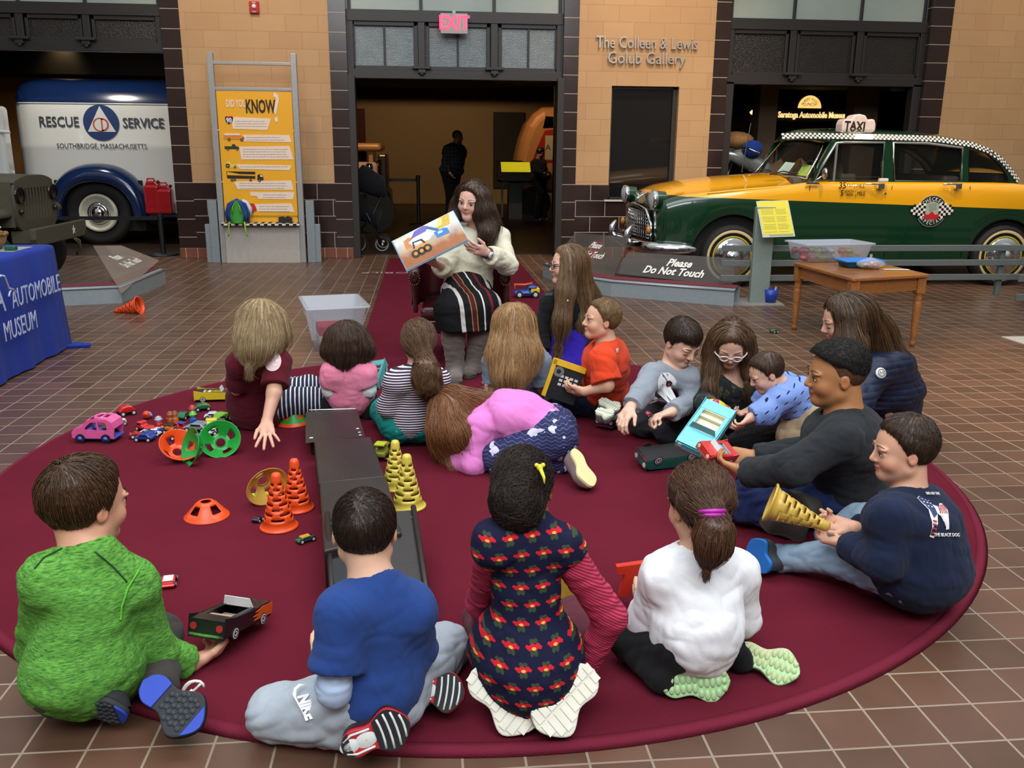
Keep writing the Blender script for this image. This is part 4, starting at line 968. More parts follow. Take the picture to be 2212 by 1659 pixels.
# ================================================================ implicit surfaces -> meshes
A3 = lambda v: np.array(v, dtype=np.float64)
def nrm(v): v = A3(v); return v/(np.linalg.norm(v)+1e-9)
class Sdf:
    def __init__(s): s.p = []
    def cap(s, a, b, ra, rb=None, k=.02, sq=None, cut=False, op='+'):
        s.p.append(('c', A3(a), A3(b), ra, ra if rb is None else rb, k, sq, cut, op)); return s
    def chain(s, pts, rs, k=.02, **kw):
        for i in range(len(pts)-1): s.cap(pts[i], pts[i+1], rs[i], rs[i+1], k, **kw)
        return s
    def ell(s, c, r, R=None, k=.02, op='+'):
        s.p.append(('e', A3(c), A3(r), np.eye(3) if R is None else R, k, op)); return s
    def clip(s, c, n, k=.004): s.p.append(('h', A3(c), nrm(n), k)); return s
    def fn(s, f): s.p.append(('f', f)); return s
    def inflate(s, d):
        q = Sdf()
        for p in s.p:
            if p[0] == 'c': q.p.append(p[:3]+(p[3]+d, p[4]+d)+p[5:])
            elif p[0] == 'e': q.p.append((p[0], p[1], p[2]+d)+p[3:])
            else: q.p.append(p)
        return q
    def mesh(s, vox):
        lo = np.full(3, 1e9); hi = -lo
        for p in s.p:
            if p[0] == 'c' and p[8] == '+': m = max(p[3], p[4]); lo = np.minimum(lo, np.minimum(p[1], p[2])-m); hi = np.maximum(hi, np.maximum(p[1], p[2])+m)
            if p[0] == 'e' and p[5] == '+': m = np.abs(p[3]) @ p[2]; lo = np.minimum(lo, p[1]-m); hi = np.maximum(hi, p[1]+m)
        lo = lo-3*vox; n = np.ceil((hi+3*vox-lo)/vox).astype(int)+1
        D = np.full(n, .5, dtype=np.float32)
        ax = [lo[i]+vox*np.arange(n[i]) for i in range(3)]
        for p in s.p:
            if p[0] in 'ce':
                if p[0] == 'c': m = max(p[3], p[4])+p[5]+4*vox; a, b = np.minimum(p[1], p[2])-m, np.maximum(p[1], p[2])+m; op, k = p[8], p[5]
                else: m = np.abs(p[3]) @ p[2]+p[4]+4*vox; a, b = p[1]-m, p[1]+m; op, k = p[5], p[4]
                i0 = np.clip(np.floor((a-lo)/vox).astype(int), 0, n); i1 = np.clip(np.ceil((b-lo)/vox).astype(int)+1, 0, n)
                if (i1 <= i0).any(): continue
                sl = tuple(slice(x, y) for x, y in zip(i0, i1))
                X_, Y_, Z_ = np.meshgrid(*[ax[i][sl[i]] for i in range(3)], indexing='ij', sparse=True)
                if p[0] == 'c':
                    A_, B_ = p[1], p[2]; ab = B_-A_; L2 = ab @ ab+1e-12
                    dx, dy, dz = X_-A_[0], Y_-A_[1], Z_-A_[2]
                    t = np.clip((dx*ab[0]+dy*ab[1]+dz*ab[2])/L2, 0, 1)
                    ex, ey, ez = dx-t*ab[0], dy-t*ab[1], dz-t*ab[2]
                    q = ex*ex+ey*ey+ez*ez
                    if p[6] is not None:
                        nv, f = p[6]; nv = nrm(nv); dn = ex*nv[0]+ey*nv[1]+ez*nv[2]; q = q+dn*dn*(1/f**2-1)
                    d = np.sqrt(q)-(p[3]+(p[4]-p[3])*t)
                    if p[7]:
                        u = ab/np.sqrt(L2); d = np.maximum(d, (X_-B_[0])*u[0]+(Y_-B_[1])*u[1]+(Z_-B_[2])*u[2])
                else:
                    c, r, R = p[1], p[2], p[3]; dx, dy, dz = X_-c[0], Y_-c[1], Z_-c[2]
                    q1 = 0; q2 = 0
                    for i in range(3):
                        l = dx*R[0, i]+dy*R[1, i]+dz*R[2, i]; q1 = q1+(l/r[i])**2; q2 = q2+(l/r[i]**2)**2
                    k0 = np.sqrt(q1); d = k0*(k0-1)/(np.sqrt(q2)+1e-9)
                E_ = D[sl]
                if op == '-': h = np.maximum(k-np.abs(E_+d), 0)/max(k, 1e-6); D[sl] = np.maximum(E_, -d)+h*h*k*.25
                else: h = np.maximum(k-np.abs(E_-d), 0)/max(k, 1e-6); D[sl] = np.minimum(E_, d)-h*h*k*.25
            else:
                X_, Y_, Z_ = np.meshgrid(*ax, indexing='ij', sparse=True)
                if p[0] == 'h': d = (X_-p[1][0])*p[2][0]+(Y_-p[1][1])*p[2][1]+(Z_-p[1][2])*p[2][2]; D = np.maximum(D, d.astype(np.float32))
                else: D = p[1](D, X_, Y_, Z_).astype(np.float32)
        return nets(D, lo, vox)
def nets(D, lo, vox):
    S = D < 0; c = [slice(None, -1), slice(1, None)]
    cnt = sum(S[c[i], c[j], c[k]].astype(np.int8) for i in (0, 1) for j in (0, 1) for k in (0, 1))
    act = (cnt > 0) & (cnt < 8); I = np.argwhere(act)
    idx = np.full(act.shape, -1, dtype=np.int64); idx[act] = np.arange(len(I))
    P = np.zeros((len(I), 3)); N_ = np.zeros(len(I))
    cr = [(i, j, k) for i in (0, 1) for j in (0, 1) for k in (0, 1)]
    val = {q: D[I[:, 0]+q[0], I[:, 1]+q[1], I[:, 2]+q[2]].astype(np.float64) for q in cr}
    for a in cr:
        for ax in range(3):
            if a[ax]: continue
            b = list(a); b[ax] = 1; b = tuple(b); va, vb = val[a], val[b]; m = (va < 0) != (vb < 0)
            t = va[m]/(va[m]-vb[m]); q = np.tile(A3(a), (m.sum(), 1)); q[:, ax] += t; P[m] += q; N_[m] += 1
    V = lo+vox*(I+P/N_[:, None]); F = []
    for ax in range(3):
        o = [i for i in range(3) if i != ax]; A_ = [slice(None)]*3; B_ = [slice(None)]*3; A_[ax] = c[0]; B_[ax] = c[1]
        ch = S[tuple(A_)] != S[tuple(B_)]; E_ = np.argwhere(ch)
        E_ = E_[(E_[:, o[0]] > 0) & (E_[:, o[1]] > 0) & (E_[:, o[0]] < act.shape[o[0]]) & (E_[:, o[1]] < act.shape[o[1]])]
        def g_(d0, d1): q = E_.copy(); q[:, o[0]] -= d0; q[:, o[1]] -= d1; return idx[q[:, 0], q[:, 1], q[:, 2]]
        f = np.stack([g_(1, 1), g_(0, 1), g_(0, 0), g_(1, 0)], 1)
        s_ = S[E_[:, 0], E_[:, 1], E_[:, 2]]
        if ax == 1: s_ = ~s_
        f[~s_] = f[~s_][:, ::-1]; F.append(f)
    F = np.concatenate(F); F = F[(F >= 0).all(1)]
    return V, F
def vnormals(V, F):
    n = np.cross(V[F[:, 2]]-V[F[:, 0]], V[F[:, 3]]-V[F[:, 1]]); N_ = np.zeros_like(V)
    for i in range(4): np.add.at(N_, F[:, i], n)
    return N_/(np.linalg.norm(N_, axis=1, keepdims=True)+1e-12)
def relax(V, F, it=2, f=.5):
    for _ in range(it):
        S = np.zeros_like(V); C_ = np.zeros(len(V))
        for a, b in ((0, 1), (1, 2), (2, 3), (3, 0)):
            np.add.at(S, F[:, a], V[F[:, b]]); np.add.at(S, F[:, b], V[F[:, a]]); np.add.at(C_, F[:, a], 1); np.add.at(C_, F[:, b], 1)
        V = V+(S/np.maximum(C_, 1)[:, None]-V)*f
    return V
def wob(V, freq, seed, n=5):
    r = np.random.default_rng(seed); o = np.zeros(len(V))
    for i in range(n):
        k, k2 = r.normal(size=3)*freq, r.normal(size=3)*freq*.6; o += np.sin(V @ k+r.random()*7+1.6*np.sin(V @ k2+r.random()*7))
    return o/n
def npmesh(name, V, F, mats, parent=None, loc=(0, 0, 0), smooth=True, mi=None, attr=None, label=None):
    me = bpy.data.meshes.new(name); me.vertices.add(len(V)); me.vertices.foreach_set('co', (V-A3(loc)).astype(np.float32).ravel())
    k = F.shape[1]; me.loops.add(F.size); me.loops.foreach_set('vertex_index', F.astype(np.int32).ravel())
    me.polygons.add(len(F)); me.polygons.foreach_set('loop_start', np.arange(0, F.size, k, dtype=np.int32)); me.polygons.foreach_set('loop_total', np.full(len(F), k, dtype=np.int32))
    for m in (mats if isinstance(mats, (list, tuple)) else [mats]): me.materials.append(m)
    if mi is not None: me.polygons.foreach_set('material_index', mi.astype(np.int32))
    me.polygons.foreach_set('use_smooth', np.full(len(F), smooth)); me.update(calc_edges=True); me.validate()
    if attr is not None:
        a = me.color_attributes.new('mark', 'FLOAT_COLOR', 'POINT'); c = np.ones((len(V), 4), dtype=np.float32); c[:, :3] = attr; a.data.foreach_set('color', c.ravel())
    o = bpy.data.objects.new(name, me); COL.objects.link(o)
    if parent: o.parent = parent
    if label: o['label'] = label
    return o

# ---------------------------------------------------------------- materials of people
_sk = {}
def skin(h):
    if h in _sk: return _sk[h]
    g = G('skin'); c = A3(sr(h)); a = g.attr('mark'); n = g.node('ShaderNodeSeparateColor'); g.put(n.inputs[0], a)
    base = g.mix(g.noise(30, 3), tuple(c*.92), tuple(np.minimum(c*1.06, 1)))
    lip = tuple(np.minimum(c*A3((.78, .42, .42)), 1)); blu = tuple(c*A3((1.02, .74, .68)))
    col = g.mix(X(g, n.outputs[0]), base, lip); col = g.mix(X(g, n.outputs[1])*.6, col, blu)
    g.bump(g.noise(260, 2), .12, .002)
    _sk[h] = g.done(col, .48, spec=.4, sss=.12); return _sk[h]
_hm = {}
def hairmat(c1, c2, rough=.42):
    k = (c1, c2)
    if k in _hm: return _hm[k]
    g = G('hair'); r = g.island(); n = g.noise(14, 3)
    col = g.mix((r*.75+n*.5-.1).cl(), sr(c1), sr(c2)); g.bump(g.noise(160, 3), .5, .003)
    _hm[k] = g.done(col, rough, spec=.45); return _hm[k]
EYEW, EYEB = plain('e9e4de', .15), plain('2b1a12', .1); LASH = plain('1a1210', .7)
def M3(right, up):
    r = nrm(right); f = nrm(np.cross(up, r)); u = np.cross(r, f); return np.stack([r, f, u], 1)
def look(yaw, pitch=0, roll=0):
    "head axes: yaw 0 faces +Y (away), 90 faces +X (right), 180 the camera; pitch>0 looks down"
    y, p, r = (math.radians(v) for v in (yaw, pitch, roll))
    f = A3((math.sin(y)*math.cos(p), math.cos(y)*math.cos(p), -math.sin(p))); r0 = A3((math.cos(y), -math.sin(y), 0)); u0 = np.cross(r0, f)
    rr_ = r0*math.cos(r)+u0*math.sin(r); return np.stack([rr_, f, np.cross(rr_, f)], 1)
def head_sdf(s, C, R, hs, kid=True, face=1.0, nose=1.0):
    L = lambda x, y, z: C+R @ (A3((x, y, z))*hs); E_ = lambda c, r, k=.03, op='+': s.ell(L(*c), A3(r)*hs, R, k*hs, op)
    q = .9 if kid else 1.0
    E_((0, -.05, .13), (.335, .41, .365), .02)
    E_((0, .09, -.10), (.275, .28, .34), .12)
    for x in (-1, 1):
        s.cap(L(x*.21, .02, -.22), L(x*.05, .25, -.40*q), .095*hs, .085*hs, .10*hs)
        E_((x*.16, .22, -.13), (.12, .13, .12), .08)
        E_((x*.135, .40, .0), (.085, .075, .045), .045, '-')
        E_((x*.14, .325, .085), (.10, .06, .03), .05)
        E_((x*.338, -.03, -.03), (.034, .072, .105), .02); E_((x*.368, -.012, -.02), (.016, .038, .06), .012, '-')
        E_((x*.135, .31, .0), (.075, .055, .055), .012)
    E_((0, .275, -.38*q), (.10, .085, .075), .07)
    s.cap(L(0, .355, .04), L(0, .43*nose, -.10), .032*hs, .045*hs, .05*hs)
    for x in (-1, 1): E_((x*.045, .385, -.12), (.034, .04, .03), .02)
    E_((0, .345, -.215), (.085, .055, .028), .018); E_((0, .335, -.262), (.075, .055, .032), .018)
    E_((0, .43, -.237), (.10, .035, .006), .012, '-')
def head_marks(V, C, R, hs):
    l = (V-C) @ R/hs; g = lambda c, r: np.exp(-(((l-A3(c))/A3(r))**2).sum(1)*1.2)
    m = np.zeros((len(V), 3)); m[:, 0] = np.clip(1.6*g((0, .38, -.238), (.085, .09, .045)), 0, 1)*(l[:, 1] > .25)
    m[:, 1] = np.clip(g((.2, .25, -.13), (.1, .2, .09))+g((-.2, .25, -.13), (.1, .2, .09))+g((.37, -.03, -.03), (.07, .1, .13))+g((-.37, -.03, -.03), (.07, .1, .13))+.8*g((0, .45, -.1), (.05, .06, .05)), 0, 1)
    return m
def hand_sdf(s, W_, d, n, size, side=1, curl=.5, spread=.12, thumb=.7, pts=None):
    "W_ wrist, d pointing direction, n palm normal; side +1 puts the thumb on cross(d,n)"
    d = nrm(d); n = nrm(A3(n)-d*(A3(n) @ d)); w = np.cross(d, n)*side; S = size; k = .05*S
    s.cap(W_, W_+d*.18*S, .16*S, .17*S, .1*S, sq=(n, .75)); 
    s.cap(W_+d*.16*S+w*.09*S, W_+d*.42*S+w*.13*S, .15*S, .11*S, .06*S, sq=(n, .72)); s.cap(W_+d*.16*S-w*.07*S, W_+d*.40*S-w*.13*S, .14*S, .11*S, .06*S, sq=(n, .72))
    for i, (o, l, b) in enumerate(((.165, .44, .48), (.058, .50, .50), (-.052, .46, .48), (-.155, .36, .44))):
        p = W_+d*b*S+w*o*S; a = spread*(1.5-i)*.9; dd = nrm(d+w*a); c = curl*(1+.12*i)
        r = (.060 if i < 3 else .052)*S
        for j, f in enumerate((.44, .32, .26)):
            th = c*(.5 if j == 0 else 1.0)
            dd = nrm(dd*math.cos(th)+n*math.sin(th)) if j == 0 else nrm(dd*math.cos(th)+nrm(n-dd*(n @ dd))*math.sin(th))
            q = p+dd*l*f*S; s.cap(p, q, r, r*.92, k*.35); p = q; r *= .92
    p = W_+d*.14*S+w*.13*S; t = nrm(w*.8+d*.6+n*.35*thumb)
    q = p+t*.22*S; s.cap(p, q, .085*S, .068*S, k); t2 = nrm(t*.5+d*.8+n*.3*curl); r_ = q+t2*.17*S; s.cap(q, r_, .066*S, .058*S, k*.4); s.cap(r_, r_+nrm(t2+n*.3*curl)*.12*S, .058*S, .048*S, k*.3)

# ---------------------------------------------------------------- hair
def strands(V, F, N_, num, length, steps, rad, flow, rng, lift=.002, keep=None, clump=.25, taper=.25, free=.55):
    bv = BVHTree.FromPolygons([tuple(v) for v in V], [tuple(int(i) for i in f) for f in F]) if len(F) < 90000 else BVHTree.FromPolygons([tuple(v) for v in V], F.tolist())
    cand = np.arange(len(V)) if keep is None else np.nonzero(keep(V, N_))[0]
    if len(cand) == 0: return np.zeros((0, 3)), np.zeros((0, 4), int)
    st = rng.choice(cand, num); P = V[st]+N_[st]*lift; path = [P.copy()]; Nn = N_[st].copy(); jit = rng.normal(size=(num, 3))*clump
    L = length*rng.uniform(.6, 1.15, num); dprev = None; lf = lift*rng.uniform(.2, 1.6, num)
    for k in range(steps):
        d = flow(P)+jit*.35; dt = d-Nn*(d*Nn).sum(1, keepdims=True)*(.93)
        dt /= np.linalg.norm(dt, axis=1, keepdims=True)+1e-9
        if dprev is not None: dt = dprev*.35+dt*.65; dt /= np.linalg.norm(dt, axis=1, keepdims=True)+1e-9
        Q = P+dt*(L/steps)[:, None]
        for i in range(num):
            h = bv.find_nearest(Q[i])
            if h[0] is not None:
                nn = A3(h[1]); hp = A3(h[0]); g_ = (Q[i]-hp) @ nn
                if k < steps*free or g_ < 0: Q[i] = hp+nn*lf[i]
                Nn[i] = nn
        dprev = dt; P = Q; path.append(P.copy())
    path = np.stack(path, 1); S1 = steps+1
    tg = np.gradient(path, axis=1); tg /= np.linalg.norm(tg, axis=2, keepdims=True)+1e-9
    ref = np.tile(rng.normal(size=(num, 1, 3)), (1, S1, 1)); a = np.cross(tg, ref); a /= np.linalg.norm(a, axis=2, keepdims=True)+1e-9; b = np.cross(tg, a)
    rr_ = rad*rng.uniform(.6, 1.3, (num, 1, 1))*(1-(1-taper)*np.linspace(0, 1, S1)**1.5)[None, :, None]
    rings = np.stack([path+rr_*(a*math.cos(t)+b*math.sin(t)) for t in (0, 2.094, 4.189)], 2)
    Vs = rings.reshape(-1, 3); base = (np.arange(num)*S1*3)[:, None, None, None]
    i = np.arange(steps)[None, :, None, None]*3; j = np.arange(3)[None, None, :, None]; j2 = (j+1) % 3
    Fs = np.concatenate([base+i+j, base+i+j2, base+i+3+j2, base+i+3+j], 3).reshape(-1, 4)
    return Vs, Fs
def hair(root, loc, C, R, hs, mats, style='short', masses=(), line=None, infl=.035, num=1400, ln=.035, rad=.0009, crown=(0, -.28, .42), flow=None, vox=.005, seed=1, extra=None, name='hair', grav=.9, clumpy=.25, wave=0, cut=None, kk=.05, msq=None):
    s = Sdf(); L = lambda x, y, z: C+R @ (A3((x, y, z))*hs)
    s.ell(L(0, -.055, .14), (A3((.335, .415, .365))+infl)*hs, R, .01)
    if extra: extra(s, L)
    ln_y, ln_z = line or ((-.5, -.32, -.16, -.05, .02, .10, .20, .34), (-.42, -.40, -.22, .04, -.02, .15, .31, .42))
    def hl(D, X_, Y_, Z_):
        x, y, z = X_-C[0], Y_-C[1], Z_-C[2]
        ly = (x*R[0, 1]+y*R[1, 1]+z*R[2, 1])/hs; lz = (x*R[0, 2]+y*R[1, 2]+z*R[2, 2])/hs
        t = (lz-np.interp(ly, ln_y, ln_z))
        return np.maximum(D+max(0, infl-.012)*hs*np.clip(1-t/.20, 0, 1)**2*np.clip(t*50+1, 0, 1), -t*hs*.8)
    s.fn(hl)
    for ms in masses:
        pts, rs = ms[0], ms[1]; s.chain(pts, rs, kk, sq=ms[2] if len(ms) > 2 else None)
    if cut: s.clip(*cut)
    V, F = s.mesh(vox); V = relax(V, F, 2); N_ = vnormals(V, F)
    V = V+N_*(wob(V, 60, seed)*.0025+wob(V, 170, seed+1)*.0012)[:, None]
    cr = L(*crown); segs = [(A3(p), A3(q)) for ms in masses for p, q in zip(ms[0], ms[0][1:])]
    up = R[:, 2]
    def fl(P):
        d = P-cr; d = d/(np.linalg.norm(d, axis=1, keepdims=True)+1e-6)*.8
        out = d+A3((0, 0, -grav))+(-up)*.3
        for a, b in segs:
            ab = b-a; t = np.clip(((P-a) @ ab)/(ab @ ab), 0, 1); dist = np.linalg.norm(P-a-t[:, None]*ab, axis=1)
            out = out+nrm(ab)*(np.exp(-(dist/.07)**2)*2.2)[:, None]
        if wave: out = out+wave*np.stack([np.sin(P[:, 2]*70+P[:, 0]*25), np.cos(P[:, 2]*62+P[:, 1]*20), np.zeros(len(P))], 1)
        return out
    Vs, Fs = strands(V, F, N_, num, ln, 5 if ln < .05 else 11, rad, flow or fl, np.random.default_rng(seed), lift=.0016 if ln < .05 else .004, clump=clumpy)
    return npmesh(name, np.concatenate([V, Vs]), np.concatenate([F, Fs+len(V)]), mats, root, loc)
def face_parts(root, loc, C, R, hs, eyes='open', brow='2a1a12', gaze=(0, 0), iris='2b1a12'):
    L = lambda x, y, z: Vector(C+R @ (A3((x, y, z))*hs))-Vector(loc)
    RM = Matrix([list(r) for r in R]).to_4x4()
    for x in (-1, 1):
        if eyes == 'open':
            M_ = T(L(x*.135, .318, .0)) @ RM @ Matrix.Diagonal((.062*hs, .055*hs, .042*hs, 1)); e = MB().ball((0, 0, 0), 1, 16, m=M_)
            e.build('eye', EYEW, root)
            MB().cyl(L(x*.135+gaze[0]*.03, .366, gaze[1]*.015), L(x*.135+gaze[0]*.032, .376, gaze[1]*.017), .026*hs, .018*hs, n=14).build('iris', plain(iris, .1), root)
        z = .0 if eyes == 'open' else -.02
        up = [(x*(.075), .36, z), (x*.105, .378, z+(.034 if eyes == 'open' else -.008)), (x*.145, .377, z+(.038 if eyes == 'open' else -.012)), (x*.185, .355, z+(.02 if eyes == 'open' else -.008)), (x*.205, .335, z)]
        MB().tube([L(*p) for p in up], [.002*hs, .007*hs, .008*hs, .007*hs, .002*hs], 5).build('eyelash', LASH, root)
        MB().tube([L(x*.06, .385, .10), L(x*.12, .392, .135), L(x*.18, .365, .135), L(x*.225, .32, .11)], [.006*hs, .011*hs, .009*hs, .003*hs], 6, flat=.8).build('eyebrow', plain(brow, .8), root)

# ---------------------------------------------------------------- shoe
def shoe(root, loc, heel, toe, down, w, mats, L=None, drop=None, tread=None, name='shoe', h=.075):
    "heel,toe on the sole plane; down = outward normal of the sole"
    heel, toe = Vector(heel), Vector(toe); dn = Vector(down).normalized()
    d = (toe-heel); ln = d.length; M_ = frame(heel-Vector(loc), y=d, z=-dn)
    def half(t): return w*.5*(.62+.08*math.sin(PI*min(1, t*2.2))-.10*math.exp(-((t-.42)/.16)**2)+.42*math.exp(-((t-.72)/.22)**2))*math.sqrt(max(0, 1-max(0, 1-t/.22)**2))*math.sqrt(max(0, 1-max(0, 1-(1-t)/.28)**2))
    ts = [0, .012, .035, .07]+[.1+i*.05 for i in range(17)]+[.94, .97, .99, 1.0]
    rows = []
    prof = [(0, 1.0), (.001, 1.0)]
    up = Sdf()
    ring = [( half(t), t*ln) for t in ts]+[(-half(t), t*ln) for t in ts[::-1]]
    m = MB().prism(ring, 0, .016, m=M_); sole = m.build(name+'_sole', mats[1], root, bev=.004)
    n = len(ts)
    for k in range(9):   # upper: shrinking sections rising from the sole
        v = k/8; row = []
        for t in ts[1:-1]:
            hh = (h*(1.0-.55*max(0, (t-.35)/.65)**1.0) if t > .35 else h*(1.0))*math.sqrt(max(.02, min(1, (1-t)*7)))
            row.append(Vector((half(t)*1.02*math.cos(v*PI), t*ln, .014+hh*math.sin(v*PI)**.75)))
        rows.append([M_ @ q for q in row])
    u = MB().grid(rows); 
    upper = u.build(name+'_upper', mats[0], root)
    if tread: tread(M_, ln, w, half, sole, mats)
    return sole
def Jt(s):
    if s is None: return None
    if isinstance(s, (Vector, np.ndarray)): return A3(s)
    return A3(gd(s[0], s[1], s[3]) if len(s) == 4 else at(*s))
def part_chain(pts, rs, upto):
    "trim a chain of joints to a length counted in segments"
    o, r = [pts[0]], [rs[0]]
    for i in range(len(pts)-1):
        if upto >= i+1: o.append(pts[i+1]); r.append(rs[i+1])
        elif upto > i: f = upto-i; o.append(pts[i]+(pts[i+1]-pts[i])*f); r.append(rs[i]+(rs[i+1]-rs[i])*f); break
        else: break
    return o, r
class Person: pass
def person(label, j, hs, lk, sk, shirt, pants=None, vox=.005, tw=1.0, td=1.0, kid=True, eyes='open', brow='2a1a12', group=None, gaze=(0, 0), arm=1.0, leg=1.0, cat='person', undersleeve=None, extra=None, nose=1.0, handsize=None, hunch=.0, neckr=.23):
    q = Person(); j = {k: (v if k in ('HL', 'HR') else Jt(v)) for k, v in j.items()}; q.j = j
    P, N, H, SL, SR = j['P'], j['N'], j['H'], j['SL'], j['SR']
    R = look(*lk); q.R, q.C, q.hs = R, H, hs
    root = thing('person', label, cat, (P[0], P[1], 0), group=group); loc = A3((P[0], P[1], 0)); q.root, q.loc = root, loc
    lat = nrm(SR-SL); up = N-P; TL = np.linalg.norm(up); upn = up/TL; fw = nrm(np.cross(upn, lat)); upn2 = nrm(np.cross(lat, fw)); q.fw, q.lat, q.up = fw, lat, upn
    RT = np.stack([lat, fw, upn2], 1); ws = np.linalg.norm(SR-SL)*tw; hu = -fw*hunch
    def torso(s, off, low=True):
        s.ell(P+up*.70+hu, (ws*.50+off, ws*.33*td+off, TL*.30+off), RT, .05)
        s.ell(P+up*.40+hu*1.1, (ws*.43+off, ws*.32*td+off, TL*.30+off), RT, .05)
        s.ell(P+up*.08, (ws*.46+off, ws*.34*td+off, TL*.24+off), RT, .05)
        s.cap(SL, SR, hs*.20+off, None, .04)
        for S in (SL, SR): s.cap(N+(S-N)*.05+upn*hs*.02, S, hs*.21+off*.6, hs*.21+off, .04)
    ar = [hs*.185*arm, hs*.155*arm, hs*.108*arm]; lr = [hs*.40*leg, hs*.27*leg, hs*.16*leg]
    arms = {}; legs = {}
    for k, S in (('L', SL), ('R', SR)):
        if j.get('E'+k) is not None: arms[k] = [S, j['E'+k], j['W'+k]]
    hip = {k: P+lat*ws*.24*(1 if k == 'R' else -1)-upn*TL*.04 for k in 'LR'}
    for k in 'LR':
        if j.get('K'+k) is not None: legs[k] = [j.get('hip'+k) if j.get('hip'+k) is not None else hip[k], j['K'+k], j['A'+k]]
    b = Sdf(); torso(b, -.010)
    b.cap(N-upn*hs*.1, H+R @ A3((0, -.10, -.20))*hs, hs*neckr*1.12, hs*neckr, .03)
    for k, c in arms.items(): b.chain(c, ar, .02)
    for k, c in legs.items(): b.chain(c, [r*.88 for r in lr], .03)
    head_sdf(b, H, R, hs, kid, nose=nose)
    HS = handsize or hs*.68
    for k in 'LR':
        h = j.get('H'+k)
        if h and k in arms:
            W_ = arms[k][2]; tgt = Jt(h[0]); hand_sdf(b, W_, tgt-W_, A3(h[1]), HS, h[2] if len(h) > 2 else 1, h[3] if len(h) > 3 else .5, thumb=h[4] if len(h) > 4 else .7, spread=h[5] if len(h) > 5 else .12)
    if extra: extra(b, q)
    V, F = b.mesh(vox*.8 if vox > .0045 else vox); V = relax(V, F, 1, .3)
    mk = head_marks(V, H, R, hs); q.body = npmesh('body', V, F, skin(sk), root, loc, attr=mk)
    if eyes: face_parts(root, loc, H, R, hs, eyes, brow, gaze)
    def garment(nm, s, mt, v, amp=.0035, seed=3, post=None, freq=16):
        V, F = s.mesh(v); V = relax(V, F, 2, .45); Nn = vnormals(V, F)
        V = V+Nn*(wob(V, freq, seed)*amp+np.abs(wob(V*A3((1, 1, 2.0)), freq*1.7, seed+9))*amp*1.5-.45*amp+np.abs(wob(V*A3((1.6, 1.6, .7)), freq*3.2, seed+5))*amp*.55)[:, None]
        V[:, 2] = np.maximum(V[:, 2], RZ+.001)
        return npmesh(nm, V, F, mt, root, loc)
    q.garment = garment
    if pants:
        s = Sdf(); off = pants.get('off', .008)
        s.ell(P+up*.08, (ws*.46+off, ws*.34*td+off, TL*.24+off), RT, .04)
        for k, c in legs.items():
            cc, rr_ = part_chain(c, [lr[0]+off, lr[1]+off, lr[2]+off+pants.get('flare', .008)], pants.get('len', 2.0))
            s.chain(cc[:-1], rr_, .04) if len(cc) > 2 else None
            s.cap(cc[-2], cc[-1], rr_[-2], rr_[-1], .03, cut=pants.get('len', 2.0) < 2)
        if pants.get('skirt'): pants['skirt'](s, q)
        q.pants = garment(pants.get('name', 'trousers'), s, pants['m'], vox*1.15, pants.get('amp', .006), 11, freq=14)
    if undersleeve:
        for k, c in arms.items():
            s = Sdf(); cc, rr_ = part_chain(c, [r+.006 for r in ar], undersleeve['to'])
            s.chain(cc[:-1], rr_, .02); s.cap(cc[-2], cc[-1], rr_[-2], rr_[-1], .02, cut=True)
            garment('undersleeve', s, undersleeve['m'], vox, .004, 5)
    if shirt:
        s = Sdf(); off = shirt.get('off', .010); torso(s, off)
        if shirt.get('bot'): shirt['bot'](s, q)
        if shirt.get('low'): lw = shirt['low']; s.ell(P+upn*lw[3]-fw*(lw[4] if len(lw) > 4 else 0), lw[:3], RT, .06)
        hem = shirt.get('hem', .10)
        s.clip(P-upn*hem, -upn)
        sl = shirt.get('sl', 1.9); sl = sl if isinstance(sl, tuple) else (sl, sl)
        for k, to in zip('LR', sl):
            if k in arms:
                so = off+shirt.get('sloose', .003)
                cc, rr_ = part_chain(arms[k], [ar[0]+so, ar[1]+so, ar[2]+so+.004], to)
                if len(cc) > 2: s.chain(cc[:-1], rr_, .025)
                s.cap(cc[-2], cc[-1], rr_[-2], rr_[-1]+shirt.get('cuff', 0), .025, cut=True)
        nb = H+R @ A3((0, -.10, -.20))*hs; nd = nrm(nb-N); nr = shirt.get('neck', .27)*hs
        s.cap(N-nd*hs*.06+fw*shirt.get('nfw', .02), N+nd*hs*.9, nr, nr*1.15, .008, op='-')
        q.shirt = garment(shirt.get('name', 'shirt'), s, shirt['m'], vox, shirt.get('amp', .006), shirt.get('seed', 3))
        if shirt.get('collar', True):
            M_ = frame(Vector(N+nd*hs*.015+fw*shirt.get('nfw', .02)-loc), x=Vector(lat), z=Vector(nd))
            MB().tube([M_ @ Vector((nr*1.06*math.cos(t), nr*1.02*math.sin(t), 0)) for t in np.linspace(0, 2*PI, 29)[:-1]], .006, 6, closed=True).build('collar', shirt.get('cm', shirt['m']), root)
    return q
# ================================================================ front row
def m_heather(c1, c2):
    g = G('heather_knit'); v = g.mul3(g.co(), (60, 60, 330)); n = g.noise(1.0, 3, v, .7)
    g.bump(n*.6+g.noise(24, 3)*1.0, .4, .005); return g.done(g.mix(((n-.5)*3.2+.62).cl(), sr(c1), sr(c2)), .85, spec=.2)
def m_stripe(c1, c2, per, frac, axis='z', warp=.0, tilt=0, rough=.85):
    g = G('striped_knit'); x, y, z = g.xyz(); t = z if axis == 'z' else (x if axis == 'x' else y)
    t = t+x*tilt+(g.noise(7, 2)-.5)*warp
    g.bump(g.noise(24, 3)*1.0+g.noise(600, 1)*.2, .35, .005)
    return g.done(g.mix((t/per).mod(1.0) < frac, sr(c1), sr(c2)), rough, spec=.2)
KN_HAIR = hairmat('2a1a10', '5f4128')
